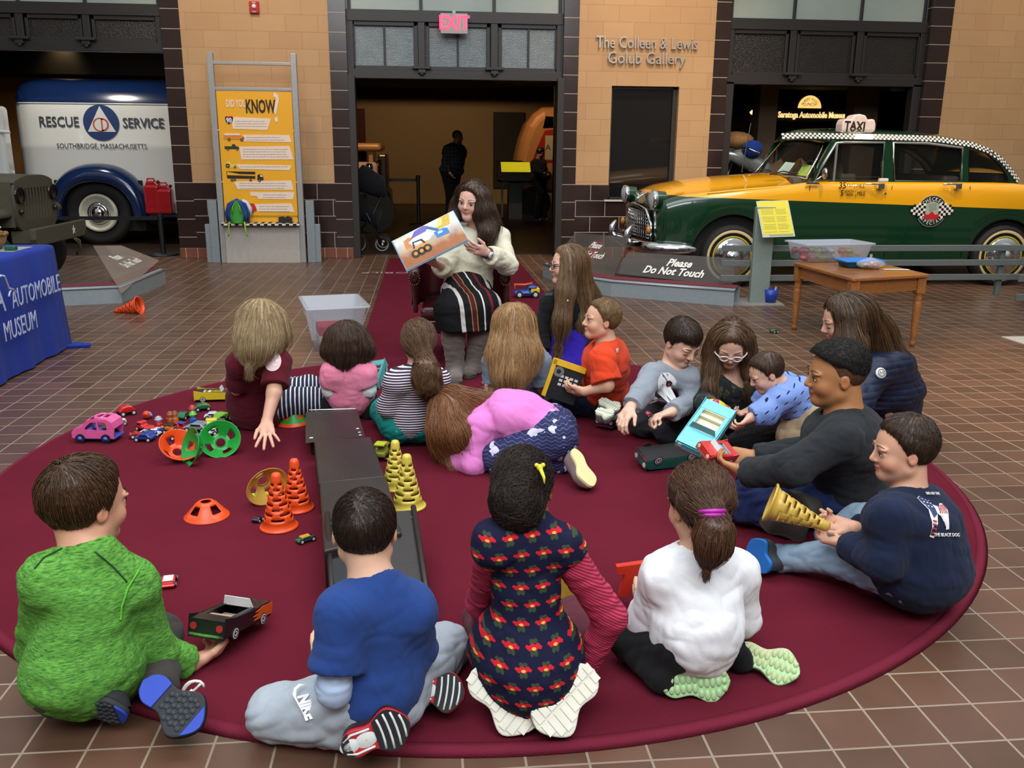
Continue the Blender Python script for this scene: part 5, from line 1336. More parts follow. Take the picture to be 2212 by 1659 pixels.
# ---- boy in green
j = dict(P=(178, 1462, 0, .125), N=(197, 1203, 2.14), H=(186, 1088, 2.19), SL=(106, 1255, 2.08), SR=(282, 1262, 2.17),
         EL=(85, 1395, 2.2), WL=(150, 1440, 2.36), ER=(338, 1415, 2.22), WR=(415, 1432, 2.28),
         HR=((452, 1412, 2.33), (-.3, .3, 1), 1, 1.1), KL=(130, 1340, 0, .07), AL=(170, 1500, 0, .05), KR=(345, 1370, 0, .08), AR=(345, 1480, 0, .07))
GR_ = m_heather('2c5a25', '6cae48')
q = person('boy in a heathered green long-sleeved top, kneeling with his back to us', j, .236, (38, 8, 0), 'd9a184', dict(m=GR_, sl=(1.9, 1.93), off=.012, hem=.115, amp=.006, sloose=.006, low=(.145, .13, .135, .03)), dict(m=cloth('3b3733'), amp=.006), vox=.0055, tw=1.0, td=1.08, eyes='open', hunch=.02, leg=.8)
hair(q.root, q.loc, q.C, q.R, q.hs, KN_HAIR, num=3800, ln=.05, rad=.0011, vox=.0045, seed=4, infl=.04, crown=(.05, -.33, .36))
GREEN = q; LN = plain('57b02c', .8)
for s_, a, b, c in ((1, (262, 1210), (290, 1258), (300, 1330)), (1, (215, 1180), (240, 1215), (278, 1248))):
    p_ = [Vector(Jt((u, v, 2.02+.0*k))-q.loc) for k, (u, v) in enumerate((a, b, c))]
dn = lambda *p: Vector(np.array(p, float))
def sole_fn(kind):
    def f(M_, ln, w, half, sole, mats):
        if kind == 'bluegrey':
            for (a, b) in ((0, .33), (.86, 1.0)):
                ts = [a+(b-a)*i/8 for i in range(9)]
                MB().prism([(half(t)*.97, t*ln) for t in ts]+[(-half(t)*.97, t*ln) for t in ts[::-1]], -.004, .002, m=M_).build('sole_pad', mats[2], sole, bev=.002)
            for i in range(7):
                for s_ in range(-2, 3):
                    t = .42+i*.06
                    if abs(s_*.017) < half(t)*.8: MB_.ball((s_*.017+(.008 if i % 2 else 0)*.6, t*ln, 0), (.007, .008, .003), 8, m=M_)
        elif kind == 'blocks':
            for i in range(9):
                t = .06+i*.105
                for s_ in (-.5, .5):
                    MB_.box((s_*half(t)*.88, t*ln, -.001), (half(t)*.74, ln*.090, .005), m=M_)
        elif kind == 'bubble':
            for i in range(11):
                t = .06+i*.085
                for s_ in ((-1, 0, 1) if t > .55 else (-.6, .6)):
                    MB_.ball((s_*half(t)*.62, t*ln, .001), (half(t)*(.30 if t > .55 else .42), ln*.045, .006), 10, m=M_)
        elif kind == 'stripes':
            ts = [.5+.5*i/12 for i in range(13)]
            MB().prism([(half(t)*.96, t*ln) for t in ts]+[(-half(t)*.96, t*ln) for t in ts[::-1]], -.003, .002, m=M_).build('sole_pad', mats[2], sole)
            ts = [.01+.018*i for i in range(8)]
            MB().prism([(half(t)*.96, t*ln) for t in ts]+[(-half(t)*.96, t*ln) for t in ts[::-1]], -.003, .002, m=M_).build('sole_pad', mats[2], sole)
            for i in range(4):
                t = .58+i*.105; MB_.tube([M_ @ Vector((x*half(t)*.85, (t+.02*(1-x*x))*ln, -.001)) for x in (-1, -.5, 0, .5, 1)], .0035, 6, mi=0)
            for t, r in ((.12, .020), (.36, .022)): MB_.lathe([(.001, -.003), (r*.6, -.003), (r, 0)], 18, m=M_ @ T(0, t*ln, 0) @ Matrix.Diagonal((.8, 1.2, 1, 1)))
            for s_ in (-1, 1): MB_.tube([M_ @ Vector((s_*half(t)*.7, t*ln, -.001)) for t in (.05, .18, .30, .45)], .003, 6)
        MB_.build('tread', mats[3 if len(mats) > 3 else 1], sole)
    def g_(*a):
        global MB_; MB_ = MB(); f(*a)
    return g_
SG_, SB_ = plain('272b30', .8), plain('1c3fae', .6)
def kick_shoe(q, hp, tp, w, mats, kind, dn_=(0, -.85, .1), name='shoe', h=.07):
    return shoe(q.root, q.loc, Jt(hp), Jt(tp), dn_, w, mats, tread=sole_fn(kind), name=name, h=h)
kick_shoe(q, (310, 1470, 2.02), (432, 1572, 1.93), .115, [plain('1d1d20', .8), SG_, SB_, plain('34383d', .8)], 'bluegrey', (.25, -.8, .55))
kick_shoe(q, (140, 1535, 2.02), (275, 1545, 1.99), .10, [plain('1d1d20', .8), SG_, SB_, plain('34383d', .8)], 'bluegrey', (.05, -.75, -.3))
s_ = MB(); a = Vector(Jt((418, 1495, 2.06))-q.loc)
for k in (0, 1): s_.tube([a+Vector((.03*math.cos(t+k)*.9, .0, .012+.02*math.sin(t*1.3+k))) for t in np.linspace(0, 4.6, 12)], .0035, 6)
s_.build('shoelace', WHT, q.root)

# ---- boy in blue t-shirt over a grey long sleeve
GSW = cloth('9aa3ad')
j = dict(P=(812, 1500, 0, .125), N=(808, 1262, 1.97), H=(788, 1150, 2.02), SL=(744, 1325, 1.90), SR=(884, 1318, 1.98),
         EL=(722, 1488, 1.86), WL=(700, 1450, 2.03), HL=((683, 1395, 2.13), (.8, .3, .5), -1, .35), ER=(892, 1450, 2.05), WR=(860, 1440, 2.22),
         KL=(595, 1540, 0, .075), AL=(740, 1575, 0, .055), KR=(960, 1400, 0, .07), AR=(905, 1480, 0, .05))
q = person('boy in a blue t-shirt over pale grey sleeves, sitting before the black ramp', j, .212, (-2, 10, 0), 'dcae93', dict(m=cloth('23407f', 1, .12), sl=.72, off=.011, hem=.14, amp=.005, cuff=.008, sloose=.012, neck=.30, low=(.110, .10, .12, .02)), dict(m=cloth('a2aab4', 1, .1), amp=.006, off=.014), vox=.005, tw=1.0, td=1.0, eyes='open', undersleeve=dict(m=cloth('a9bbd8'), to=1.55), hunch=.015, leg=.88)
hair(q.root, q.loc, q.C, q.R, q.hs, hairmat('1b120d', '3b2a1f'), num=4600, ln=.026, rad=.0008, vox=.0045, seed=5, infl=.022, crown=(-.06, -.38, .3), line=((-.5, -.32, -.16, -.05, .02, .10, .20, .34), (-.40, -.38, -.22, .02, -.02, .16, .31, .42)))
M_ = frame(Vector(Jt((655, 1508, 1.895))-q.loc), x=Vector((.35, -.5, -.75)), y=Vector((.95, .2, .2)))
text('print', 'NIKE', .034, plain('f2f2f4', .5), M_ @ T(.02, .0, .0), q.root, .001, shear=.2, bold=.002, sx=.8)
MB().prism([(-.035, .002), (-.030, -.012), (-.018, -.020), (.045, -.010), (-.010, -.014), (-.024, -.008), (-.028, .002), (-.028, .014)], 0, .002, m=M_).build('print', plain('f2f2f4', .5), q.root)
SR_, SK_ = plain('b3202a', .5), plain('14171c', .7)
kick_shoe(q, (738, 1620, 1.78), (885, 1560, 1.80), .098, [plain('3a2226', .6), SR_, SK_, plain('cfd0cc', .6)], 'stripes', (.15, -.75, .25))
kick_shoe(q, (880, 1485, 2.02), (1003, 1500, 1.97), .098, [plain('3a2226', .6), SR_, SK_, plain('cfd0cc', .6)], 'stripes', (.05, -.7, .5))

# ---- girl in floral dress
def m_floral():
    g = G('poppy_print'); x, y, z = g.xyz(); W_, H_ = .056, .045
    u0 = x*1.0; row = (z/H_).floor(); u = (u0/W_+row.mod(2.0)*.5); fu = (u.mod(1.0)-.5)*W_; fv = ((z/H_).mod(1.0)-.5)*H_
    def el(cx, cy, a, b): return ((((fu-cx)/a).pow(2.0)+((fv-cy)/b).pow(2.0)) < 1.0)
    wv = (fu*420.0).sin()*.0016
    red = ((((fu)/.021).abs().pow(2.2)+((fv-.004+wv)/.0062).abs().pow(2.0)) < 1.0); yl = el(0, .001, .0055, .0032)
    lf = el(-.0052, -.0085, .0045, .0062).mx(el(.0052, -.0085, .0045, .0062)); lf2 = el(-.005, .0145, .0055, .0042).mx(el(.005, .0145, .0055, .0042)); stem = ((fu.abs() < .0009)*(fv < .015)*(fv > -.012))
    c = g.mix(lf.mx(lf2).mx(stem), sr('161733'), sr('35452f')); c = g.mix(red, c, sr('c4202e')); c = g.mix(yl, c, sr('e8a94a'))
    g.bump(g.noise(20, 3), .4, .006); return g.done(c, .85, spec=.2)
STR = m_stripe('8e1a38', 'b8405c', .0085, .55, 'z', .0, .55)
j = dict(P=(1142, 1440, 0, .135), N=(1132, 1130, 2.06), H=(1128, 1060, 2.10), SL=(1070, 1175, 2.02), SR=(1212, 1180, 2.05),
         EL=(1040, 1300, 2.2), WL=(1060, 1400, 2.42), ER=(1318, 1332, 2.06), WR=(1262, 1452, 2.10),
         KL=(1050, 1335, 0, .07), AL=(1090, 1480, 0, .06), KR=(1250, 1335, 0, .07), AR=(1210, 1490, 0, .06))
def dressbot(s, q):
    P, up, lat, fw = q.j['P'], q.up, q.lat, q.fw
    RT = np.stack([lat, fw, np.cross(lat, fw)], 1)
    s.ell(P+up*.035+fw*.03, (.150, .15, .13), RT, .05); s.ell(P-up*.0-fw*.02, (.125, .12, .125), RT, .05)
FLM = m_floral()
q = person('girl in a navy dress with red poppy print, kneeling with her back to us', j, .207, (5, 28, 0), '8a5a3e', dict(m=FLM, sl=.14, off=.006, hem=.17, amp=.005, name='dress', bot=dressbot, cm=plain('b3263a', .7), neck=.26), dict(m=cloth('5b2230'), amp=.004), vox=.005, tw=1.0, td=1.05, eyes='open', undersleeve=dict(m=STR, to=1.95), arm=1.12)
bc = Jt((1114, 1092, 2.02))
hair(q.root, q.loc, q.C, q.R, q.hs, hairmat('130c09', '2e1d15', .55), num=3200, ln=.075, rad=.0008, vox=.0045, seed=6, infl=.03, line=((-.5, -.32, -.16, -.05, .02, .10, .20, .34), (-.22, -.22, -.16, .04, -.02, .15, .31, .42)), masses=[([bc+A3((-.012, 0, .01)), bc, bc+A3((.015, 0, -.008))], [.040, .046, .040])], flow=lambda P: (bc-P)/(np.linalg.norm(bc-P, axis=1, keepdims=True)+.01)+.35*np.cross(P-bc, (0, 1, 0))/.06, clumpy=1.4)
a = Vector(Jt((1166, 1010, 2.03))-q.loc); b_ = Vector(Jt((1176, 1045, 2.0))-q.loc)
MB().tube([a, a*.5+b_*.5+Vector((.003, -.012, .0)), b_], [.006, .004, .002], 8).ball(a, .009, 10).ball(a+Vector((.008, 0, .006)), .006, 8).ball(a+Vector((-.008, 0, .006)), .006, 8).build('hair_clip', plain('d8cf3a', .4), q.root)
CRM = plain('d9d6c6', .7); CRM2 = plain('e4e1d2', .6)
kick_shoe(q, (1018, 1450, 1.98), (1158, 1570, 1.90), .135, [plain('8f2f55', .6), CRM, CRM, CRM2], 'blocks', (-.1, -.75, .42))
kick_shoe(q, (1284, 1446, 1.96), (1160, 1575, 1.87), .140, [plain('8f2f55', .6), CRM, CRM, CRM2], 'blocks', (.1, -.75, .42))

# ---- girl in white
j = dict(P=(1505, 1388, 0, .14), N=(1515, 1195, 2.17), H=(1510, 1092, 2.20), SL=(1432, 1243, 2.14), SR=(1592, 1235, 2.20),
         EL=(1395, 1345, 2.2), WL=(1395, 1310, 2.38), HL=((1378, 1290, 2.46), (.6, .2, .3), -1, .7), ER=(1602, 1335, 2.22), WR=(1580, 1320, 2.42),
         KL=(1355, 1385, 0, .08), AL=(1430, 1470, 0, .055), KR=(1560, 1330, 0, .08), AR=(1600, 1425, 0, .05))
WT = cloth('e6e6ea', 1, .05)
q = person('girl in a white long-sleeved top with a brown ponytail, kneeling with her back to us', j, .222, (-18, 14, 0), 'd8a98e', dict(m=WT, sl=1.9, off=.010, hem=.075, amp=.006, sloose=.006, neck=.29, low=(.115, .11, .12, .035)), dict(m=cloth('0f0f12', 1, .1), amp=.004, off=.004), vox=.005, tw=.92, td=1.05, eyes='open', leg=.72)
tie = Jt((1537, 1113, 2.06))
hair(q.root, q.loc, q.C, q.R, q.hs, hairmat('2b1a10', '6a4630'), num=3600, ln=.13, rad=.0010, vox=.0045, seed=7, infl=.045, line=((-.5, -.34, -.2, -.05, .02, .10, .28, .4), (-.20, -.20, -.18, -.02, .0, .10, .24, .30)),
     masses=[([tie+A3((-.02, .05, .02)), tie, tie+A3((.004, -.02, -.035)), tie+A3((-.0, -.03, -.07)), tie+A3((-.012, -.03, -.105))], [.05, .018, .034, .034, .014], ((0, 1, 0), .75))],
     flow=lambda P: np.where((P[:, 2:] > tie[2]-.005), (tie-P)/(np.linalg.norm(tie-P, axis=1, keepdims=True)+.01), A3((-.08, -.05, -1.0))))
M_ = frame(Vector(tie-q.loc), z=Vector((0, .45, 1)))
MB().tube([M_ @ Vector((.034*math.cos(t), .032*math.sin(t), .0)) for t in np.linspace(0, 2*PI, 24)[:-1]], .0065, 8, closed=True).tube([M_ @ Vector((.034*math.cos(t), .032*math.sin(t), .010)) for t in np.linspace(0, 2*PI, 24)[:-1]], .006, 8, closed=True).build('hair_tie', plain('b01aa0', .5), q.root)
GN = G('green_clear_sole'); _x, _y, _z = GN.xyz(None, 'Generated'); GSOLE = GN.done(GN.mix(((_y-.5)*6+.5).cl(), sr('9cc78c'), sr('b9b98c')), .35, spec=.5)
kick_shoe(q, (1428, 1482, 2.03), (1578, 1470, 2.03), .105, [plain('6d5560', .6), GSOLE, GSOLE, plain('a9c795', .35)], 'bubble', (.05, -.75, .3))
kick_shoe(q, (1588, 1400, 0, .075), (1728, 1455, 0, .045), .105, [plain('6d2f4c', .6), GSOLE, GSOLE, plain('b3c48f', .35)], 'bubble', (-.05, -.6, .6))
# ================================================================ right side of the ring
# ---- boy in navy with dog print
j = dict(P=(1985, 1240, 0, .14), N=(1962, 1072, 2.46), H=(1950, 972, 2.48), SL=(1922, 1115, 2.36), SR=(2005, 1095, 2.56),
         EL=(1908, 1215, 2.34), WL=(1822, 1172, 2.52), HL=((1782, 1168, 2.58), (.1, .4, .8), 1, .9), ER=(1920, 1160, 2.7), WR=(1842, 1140, 2.66), HR=((1800, 1130, 2.70), (-.1, -.5, .7), -1, .9),
         KL=(1805, 1205, 0, .115), AL=(1688, 1205, 0, .065), KR=(1860, 1125, 0, .15), AR=(1790, 1160, 0, .07))
JEAN = G('faded_denim'); _x, _y, _z = JEAN.xyz(); _n = JEAN.noise(6, 3); JEAN.bump(JEAN.noise(22, 4), .5, .008)
JEAN = JEAN.done(JEAN.mix((JEAN.noise(5, 3)*1.6-.3).cl(), sr('6d8aa6'), sr('a9bfd0')), .85, spec=.2)
q = person('boy in a navy top with a flag-patterned dog print, pale jeans stretched out', j, .212, (-80, 6, 0), 'd9a58a', dict(m=cloth('16203a', 1, .12), sl=1.88, off=.014, hem=.12, amp=.006, sloose=.008, low=(.15, .14, .14, .02), neck=.29), dict(m=JEAN, amp=.006, off=.012), vox=.005, tw=1.1, td=1.1, leg=.80, hunch=.0)
hair(q.root, q.loc, q.C, q.R, q.hs, hairmat('1c130e', '4a3527'), num=3600, ln=.034, rad=.0009, vox=.0045, seed=8, infl=.045, line=((-.5, -.32, -.16, -.05, .02, .10, .20, .34), (-.40, -.38, -.22, .04, -.02, .16, .30, .40)))
bp_ = Jt((2040, 1115, 2.44))-q.loc
def onshirt(q, cam_px, size):
    "matrix on the garment surface under a pixel, facing out"
    bv = BVHTree.FromObject(q.shirt, bpy.context.evaluated_depsgraph_get())
    o = EYE-Vector(q.loc); d = _ray(*cam_px).normalized(); h = bv.ray_cast(o, d)
    if h[0] is None: h = bv.find_nearest(o+d*(Vector(q.j['N'])-EYE).length)
    n = Vector((0, 0, 0))
    for dx in (-14, 0, 14):
        for dy in (-14, 0, 14):
            k = bv.ray_cast(o, _ray(cam_px[0]+dx*size, cam_px[1]+dy*size).normalized())
            if k[0] is not None: n += k[1]
    n = n.normalized() if n.length > .1 else h[1]
    return h[0], n, bv
def decal(q, nm, px, polys, mt, upv=(0, 0, 1), lift=.003, size=1.0, sub=3):
    "polygons (in metres, xy) wrapped on the garment under pixel px; polys = [(points, material index)]"
    p, n, bv = onshirt(q, px, size); M_ = frame(p, y=Vector(upv)-n*Vector(upv).dot(n), z=n); m = MB()
    for pts, mi in polys:
        P_ = [Vector((*a, 0)) for a in pts]; c = sum(P_, Vector())/len(P_); vs = [c]; fs = []
        dense = []
        for a, b in zip(P_, P_[1:]+P_[:1]):
            dense += [a+(b-a)*t/sub for t in range(sub)]
        k = len(dense); rings = [[c+(d_-c)*f for d_ in dense] for f in (.5, 1.0)]
        vs = [c]+rings[0]+rings[1]
        fs = [(0, 1+i, 1+(i+1) % k) for i in range(k)]+[(1+i, 1+k+i, 1+k+(i+1) % k, 1+(i+1) % k) for i in range(k)]
        out = []
        for v in vs:
            w = M_ @ v; h = bv.ray_cast(w+n*.08, -n, .2); out.append((h[0] if h[0] is not None else w)+n*(lift+.0012*mi))
        m.add(out, fs, True, mi=mi)
    return m.build(nm, mt, q.root)
def seam(q, px, r, mt):
    bv = onshirt(q, px[0], .5)[2]; o = EYE-Vector(q.loc); P_ = []
    for (a, b), (c, d) in zip(px, px[1:]):
        for i in range(8):
            h = bv.ray_cast(o, _ray(a+(c-a)*i/8, b+(d-b)*i/8).normalized())
            if h[0] is not None and (not P_ or (h[0]-P_[-1]).length < .05): P_.append(h[0]+h[1]*.001)
    if len(P_) > 3: MB().tube(P_, r, 5).build('seam', mt, q.root)
seam(GREEN, [(205, 1192), (245, 1225), (278, 1262)], .0022, plain('1c3a14', .8)); seam(GREEN, [(300, 1232), (276, 1270), (262, 1312), (260, 1345)], .003, LN); seam(GREEN, [(135, 1185), (95, 1205), (72, 1232)], .0022, plain('1c3a14', .8))
rc = lambda x0, y0, x1, y1: [(x0, y0), (x1, y0), (x1, y1), (x0, y1)]
DW, DR, DB = plain('e6e2e2', .7), plain('a8323c', .7), plain('2a3a66', .7)
pol = [([(-.045, .045), (-.03, .06), (-.012, .052), (.0, .035), (.022, .03), (.035, .05), (.048, .056), (.055, .03), (.05, .0), (.055, -.03), (.045, -.035), (.035, -.005), (.01, .0), (.006, -.04), (.008, -.065), (-.008, -.065), (-.012, -.03), (-.018, .01), (-.035, .03)], 0),
       ([(-.043, .046), (-.03, .058), (-.012, .05), (.0, .033), (.008, .0), (-.004, -.015), (-.016, .012), (-.033, .032)], 2)]
for i in range(5): pol.append((rc(.018+i*.007, .005+.002*i, .0215+i*.007, .035+.004*i), 1))
for i in range(4): pol.append((rc(-.009, -.06+i*.011, .005, -.055+i*.011), 1))
for i in range(9): pol.append((rc(-.03+(i % 3)*.011, .045-(i//3)*.013, -.026+(i % 3)*.011, .049-(i//3)*.013), 3))
decal(q, 'dog_print', (2018, 1110), pol, [DW, DR, DB, plain('f0eeee', .7)], upv=(.25, .1, 1), size=.6, sub=2)
for s, dy, sz, px in (('LIFE OFF THE', .085, .013, (2012, 1068)), ('THE BLACK DOG', -.1, .015, (2042, 1155))):
    p, n, bv = onshirt(q, px, .5); M_ = frame(p+n*.006, y=Vector((.3, .1, 1))-n*Vector((.3, .1, 1)).dot(n), z=n)
    text('print', s, sz, DW, M_ @ rotm(0, 0, .15), q.root, .001, sx=.9)
BLS = plain('1f6fc0', .5)
kick_shoe(q, (1655, 1238, 2.66), (1622, 1165, 2.75), .10, [plain('3a3d40', .7), BLS, BLS, BLS], 'plain', (-.35, -.6, -.25), h=.09)

# ---- boy in charcoal, dark curly hair
j = dict(P=(1822, 1055, 0, .15), N=(1825, 900, 2.98), H=(1806, 812, 3.00), SL=(1815, 948, 2.86), SR=(1848, 920, 3.11),
         EL=(1712, 1012, 2.84), WL=(1608, 1020, 3.02), HL=((1568, 1005, 3.08), (.1, .5, .6), 1, .6), ER=(1745, 978, 3.2), WR=(1622, 988, 3.24), HR=((1585, 985, 3.26), (.1, -.6, .3), -1, .6),
         KL=(1612, 1085, 0, .11), AL=(1700, 1125, 0, .08), KR=(1640, 1040, 0, .12), AR=(1715, 1085, 0, .08))
q = person('boy in a charcoal sweatshirt with curly black hair, sitting cross-legged', j, .242, (-82, 4, 0), 'b07a50', dict(m=cloth('26282c', 1, .12), sl=1.92, off=.016, hem=.14, amp=.006, sloose=.006, low=(.18, .17, .17, .0), neck=.27), dict(m=cloth('24315f', 1, .12), amp=.008, off=.014), vox=.0055, tw=1.18, td=1.15, leg=1.05, arm=1.1, neckr=.26)
hair(q.root, q.loc, q.C, q.R, q.hs, hairmat('0b0908', '1d1612', .7), num=5200, ln=.016, rad=.0010, vox=.005, seed=9, infl=.012, line=((-.5, -.32, -.16, -.05, .02, .10, .20, .34), (.06, .05, .10, .22, .22, .24, .30, .38)),
     extra=lambda s, L: s.ell(L(0, -.03, .27), A3((.36, .44, .30))*q.hs, q.R, .02), clumpy=2.2)
FAD = G('faded_stubble'); FAD = FAD.done(FAD.mix(FAD.noise(120, 2), sr('2a1d16'), sr('6b4c38')), .8, spec=.1)
s_ = Sdf(); s_.ell(q.C+q.R @ (A3((0, -.055, .14))*q.hs), A3((.345, .425, .375))*q.hs, q.R)
def hl_(D, X_, Y_, Z_):
    x, y, z = X_-q.C[0], Y_-q.C[1], Z_-q.C[2]; R = q.R
    ly = (x*R[0, 1]+y*R[1, 1]+z*R[2, 1])/q.hs; lz = (x*R[0, 2]+y*R[1, 2]+z*R[2, 2])/q.hs
    return np.maximum(D, (np.interp(ly, (-.5, -.32, -.16, -.05, .02, .10, .20, .34), (-.28, -.26, -.14, .06, -.04, .16, .30, .40))-lz)*q.hs*.8)
V, F = s_.fn(hl_).mesh(.005); npmesh('hair_fade', relax(V, F, 1), F, FAD, q.root, q.loc)
shoe(q.root, q.loc, Jt((1738, 1168, 2.72)), Jt((1640, 1128, 2.80)), (-.1, .15, -1), .105, [plain('2b2620', .7), plain('3a352c', .8)], h=.09, name='shoe')
shoe(q.root, q.loc, Jt((1700, 1105, 2.95)), Jt((1780, 1120, 2.88)), (.1, .15, -1), .105, [plain('2b2620', .7), plain('3a352c', .8)], h=.08, name='shoe')

# ---- woman in navy jacket
j = dict(P=(1908, 868, 0, .20), N=(1868, 775, 4.10), H=(1822, 694, 4.06), SL=(1888, 805, 3.94), SR=(1895, 790, 4.32),
         EL=(1850, 870, 3.84), WL=(1762, 902, 3.80), HL=((1690, 918, 3.80), (.0, .8, .4), 1, .45), ER=(1850, 850, 4.2), WR=(1785, 880, 4.0), HR=((1752, 866, 3.95), (0, -.6, .3), -1, .6),
         KL=(1800, 905, 0, .12), AL=(1930, 910, 0, .08), KR=(1800, 890, 0, .12), AR=(1940, 890, 0, .08))
QN = G('quilted_navy'); _x, _y, _z = QN.xyz(); _w = ((_z*105.0).sin().abs()); QN.bump(_w*.7+QN.noise(16, 3), .5, .008); QN = QN.done(QN.mix(QN.noise(5, 3), sr('0b1226'), sr('19233f')), .5, spec=.35)
q = person('woman in a navy jacket with long brown hair, kneeling behind the baby', j, .24, (-84, 14, 0), 'd5a189', dict(m=QN, sl=1.93, off=.022, hem=.2, amp=.007, sloose=.010, low=(.19, .17, .2, -.02), neck=.30), dict(m=cloth('b19a7c'), amp=.006), vox=.0065, tw=1.12, td=1.15, kid=False, eyes='down', leg=.9, arm=1.05)
L = lambda x, y, z: q.C+q.R @ (A3((x, y, z))*q.hs)
hair(q.root, q.loc, q.C, q.R, q.hs, hairmat('22160f', '6a4c30'), num=2000, ln=.36, rad=.0016, vox=.006, seed=10, infl=.055, crown=(0, .1, .5), line=((-.5, -.34, -.2, -.05, .05, .12, .22, .34), (-.45, -.45, -.4, -.35, -.25, .08, .30, .42)),
     masses=[([L(0, -.15, .1), Jt((1878, 745, 4.12)), Jt((1915, 800, 4.12)), Jt((1935, 840, 4.08))], [.10, .105, .10, .03]), ([L(-.30, .0, .1), Jt((1838, 745, 3.96)), Jt((1860, 790, 3.94))], [.05, .07, .02]), ([L(-.1, -.3, .1), Jt((1880, 720, 4.1)), Jt((1925, 790, 4.05)), Jt((1950, 850, 4.05))], [.08, .10, .08, .02])])
p, n, bv = onshirt(q, (1902, 806), .4); M_ = frame(p+n*.004, z=n)
b_ = MB().lathe([(.001, .006), (.022, .006), (.026, 0)], 24, m=M_).build('sleeve_badge', plain('d9d9d6', .3), q.root)
MB().tube([M_ @ Vector((.017*math.cos(t), .017*math.sin(t), .007)) for t in np.linspace(0, 2*PI, 20)[:-1]], .0014, 5, closed=True).tube([M_ @ Vector(v) for v in ((-.009, -.008, .007), (-.008, .008, .007), (0, -.003, .007), (.008, .008, .007), (.009, -.008, .007))], .0013, 5).build('badge_mark', BLACKM, b_)
w_ = Vector(q.j['WL']-q.loc); t_ = Vector(Jt((1712, 914, 3.78))-q.loc)
MB().tube([t_+Vector((.002*math.cos(a), .011*math.cos(a), .011*math.sin(a))) for a in np.linspace(0, 2*PI, 16)[:-1]], .0022, 6, closed=True).build('ring', plain('d8cda8', .15, 1.0), q.root)

# ---- baby
j = dict(P=(1748, 888, 3.78), N=(1690, 838, 3.76), H=(1655, 806, 3.74), SL=(1688, 858, 3.68), SR=(1698, 835, 3.86),
         EL=(1655, 890, 3.66), WL=(1622, 902, 3.66), HL=((1602, 918, 3.65), (.6, .2, .5), 1, .7), ER=(1660, 860, 3.9), WR=(1630, 880, 3.92), HR=((1610, 890, 3.92), (.5, 0, .5), -1, .7),
         KL=(1712, 940, 3.74), AL=(1725, 985, 3.86), KR=(1715, 935, 3.90), AR=(1735, 965, 3.98))
g = G('blue_bird_print'); x, y, z = g.xyz(); u = x*1.0+z*.3; v = z-x*.4
row = (v/.042).floor(); fu = (((u/.05)+row.mod(2.0)*.5).mod(1.0)-.5)*.05; fv = ((v/.042).mod(1.0)-.5)*.042
mk_ = (((fu/.0115).pow(2.0)+((fv-fu*.35)/.0035).pow(2.0)) < 1.0)
BBL = g.done(g.mix(mk_, g.mix(g.noise(6), sr('6a86cc'), sr('8aa3dd')), sr('1c2450')), .85, spec=.2)
q = person('baby in a pale blue bird-print top, leaning forward into the teenager', j, .182, (-88, 28, 0), 'e0b198', dict(m=BBL, sl=1.85, off=.012, hem=.05, amp=.005, sloose=.008, neck=.30), dict(m=cloth('b09a7a', 1, .1), amp=.006, off=.014), vox=.005, tw=1.1, td=1.25, leg=1.1, arm=1.2)
hair(q.root, q.loc, q.C, q.R, q.hs, hairmat('2b1c14', '5b4232'), num=1600, ln=.045, rad=.001, vox=.005, seed=11, infl=.03)
MB().tube([Vector(q.j['P']+q.lat*.075*math.cos(t)+np.cross(q.up, q.lat)*.085*math.sin(t)-q.up*.03-q.loc) for t in np.linspace(0, 2*PI, 20)[:-1]], .022, 8, closed=True).build('waistband', cloth('9c9a96'), q.root)
for k in 'LR':
    a = q.j['A'+k]; shoe(q.root, q.loc, a+A3((.03, 0, -.03)), a+A3((-.08, 0, -.03)), (0, 0, -1), .05, [cloth('b8b0a0'), plain('8f8676', .7)], h=.045, name='bootie')

# ---- teenager
g = G('dark_floral'); n1 = g.voro(24, out='Distance'); nz = g.noise(20, 4); c = g.ramp(g.noise(13, 4, rough=.7), (0, sr('23262b')), (.5, sr('2b2f31')), (.56, sr('5a5a44')), (.62, sr('2e3232')), (.66, sr('b98a7c')), (.74, sr('e0c0a4')), (.80, sr('7a3f3c')))
g.bump(g.noise(22), .4, .006); FLD = g.done(c, .85, spec=.2)
j = dict(P=(1578, 888, 0, .16), N=(1588, 806, 4.16), H=(1578, 744, 4.06), SL=(1642, 828, 4.16), SR=(1538, 832, 4.12),
         EL=(1715, 862, 4.06), WL=(1752, 880, 3.98), ER=(1522, 872, 4.00), WR=(1528, 876, 3.86), HR=((1552, 880, 3.80), (.3, -.2, -.8), 1, .9),
         KL=(1690, 930, 0, .11), AL=(1600, 955, 0, .06), KR=(1462, 905, 0, .14), AR=(1545, 955, 0, .06))
FUR = G('black_plush'); FUR.bump(FUR.noise(90, 3), .8, .01); FUR = FUR.done(FUR.mix(FUR.noise(12), sr('08080a'), sr('1a191b')), .9, spec=.1, sheen=.15)
q = person('girl with white glasses and long brown hair in a dark floral top', j, .222, (-165, 34, 0), 'dcae96', dict(m=FLD, sl=1.85, off=.012, hem=.12, amp=.006, sloose=.008, neck=.34, nfw=.035, collar=False), dict(m=FUR, amp=.006, off=.016), vox=.0055, eyes='down', tw=1.1, td=1.05, leg=1.1)
L = lambda x, y, z: q.C+q.R @ (A3((x, y, z))*q.hs)
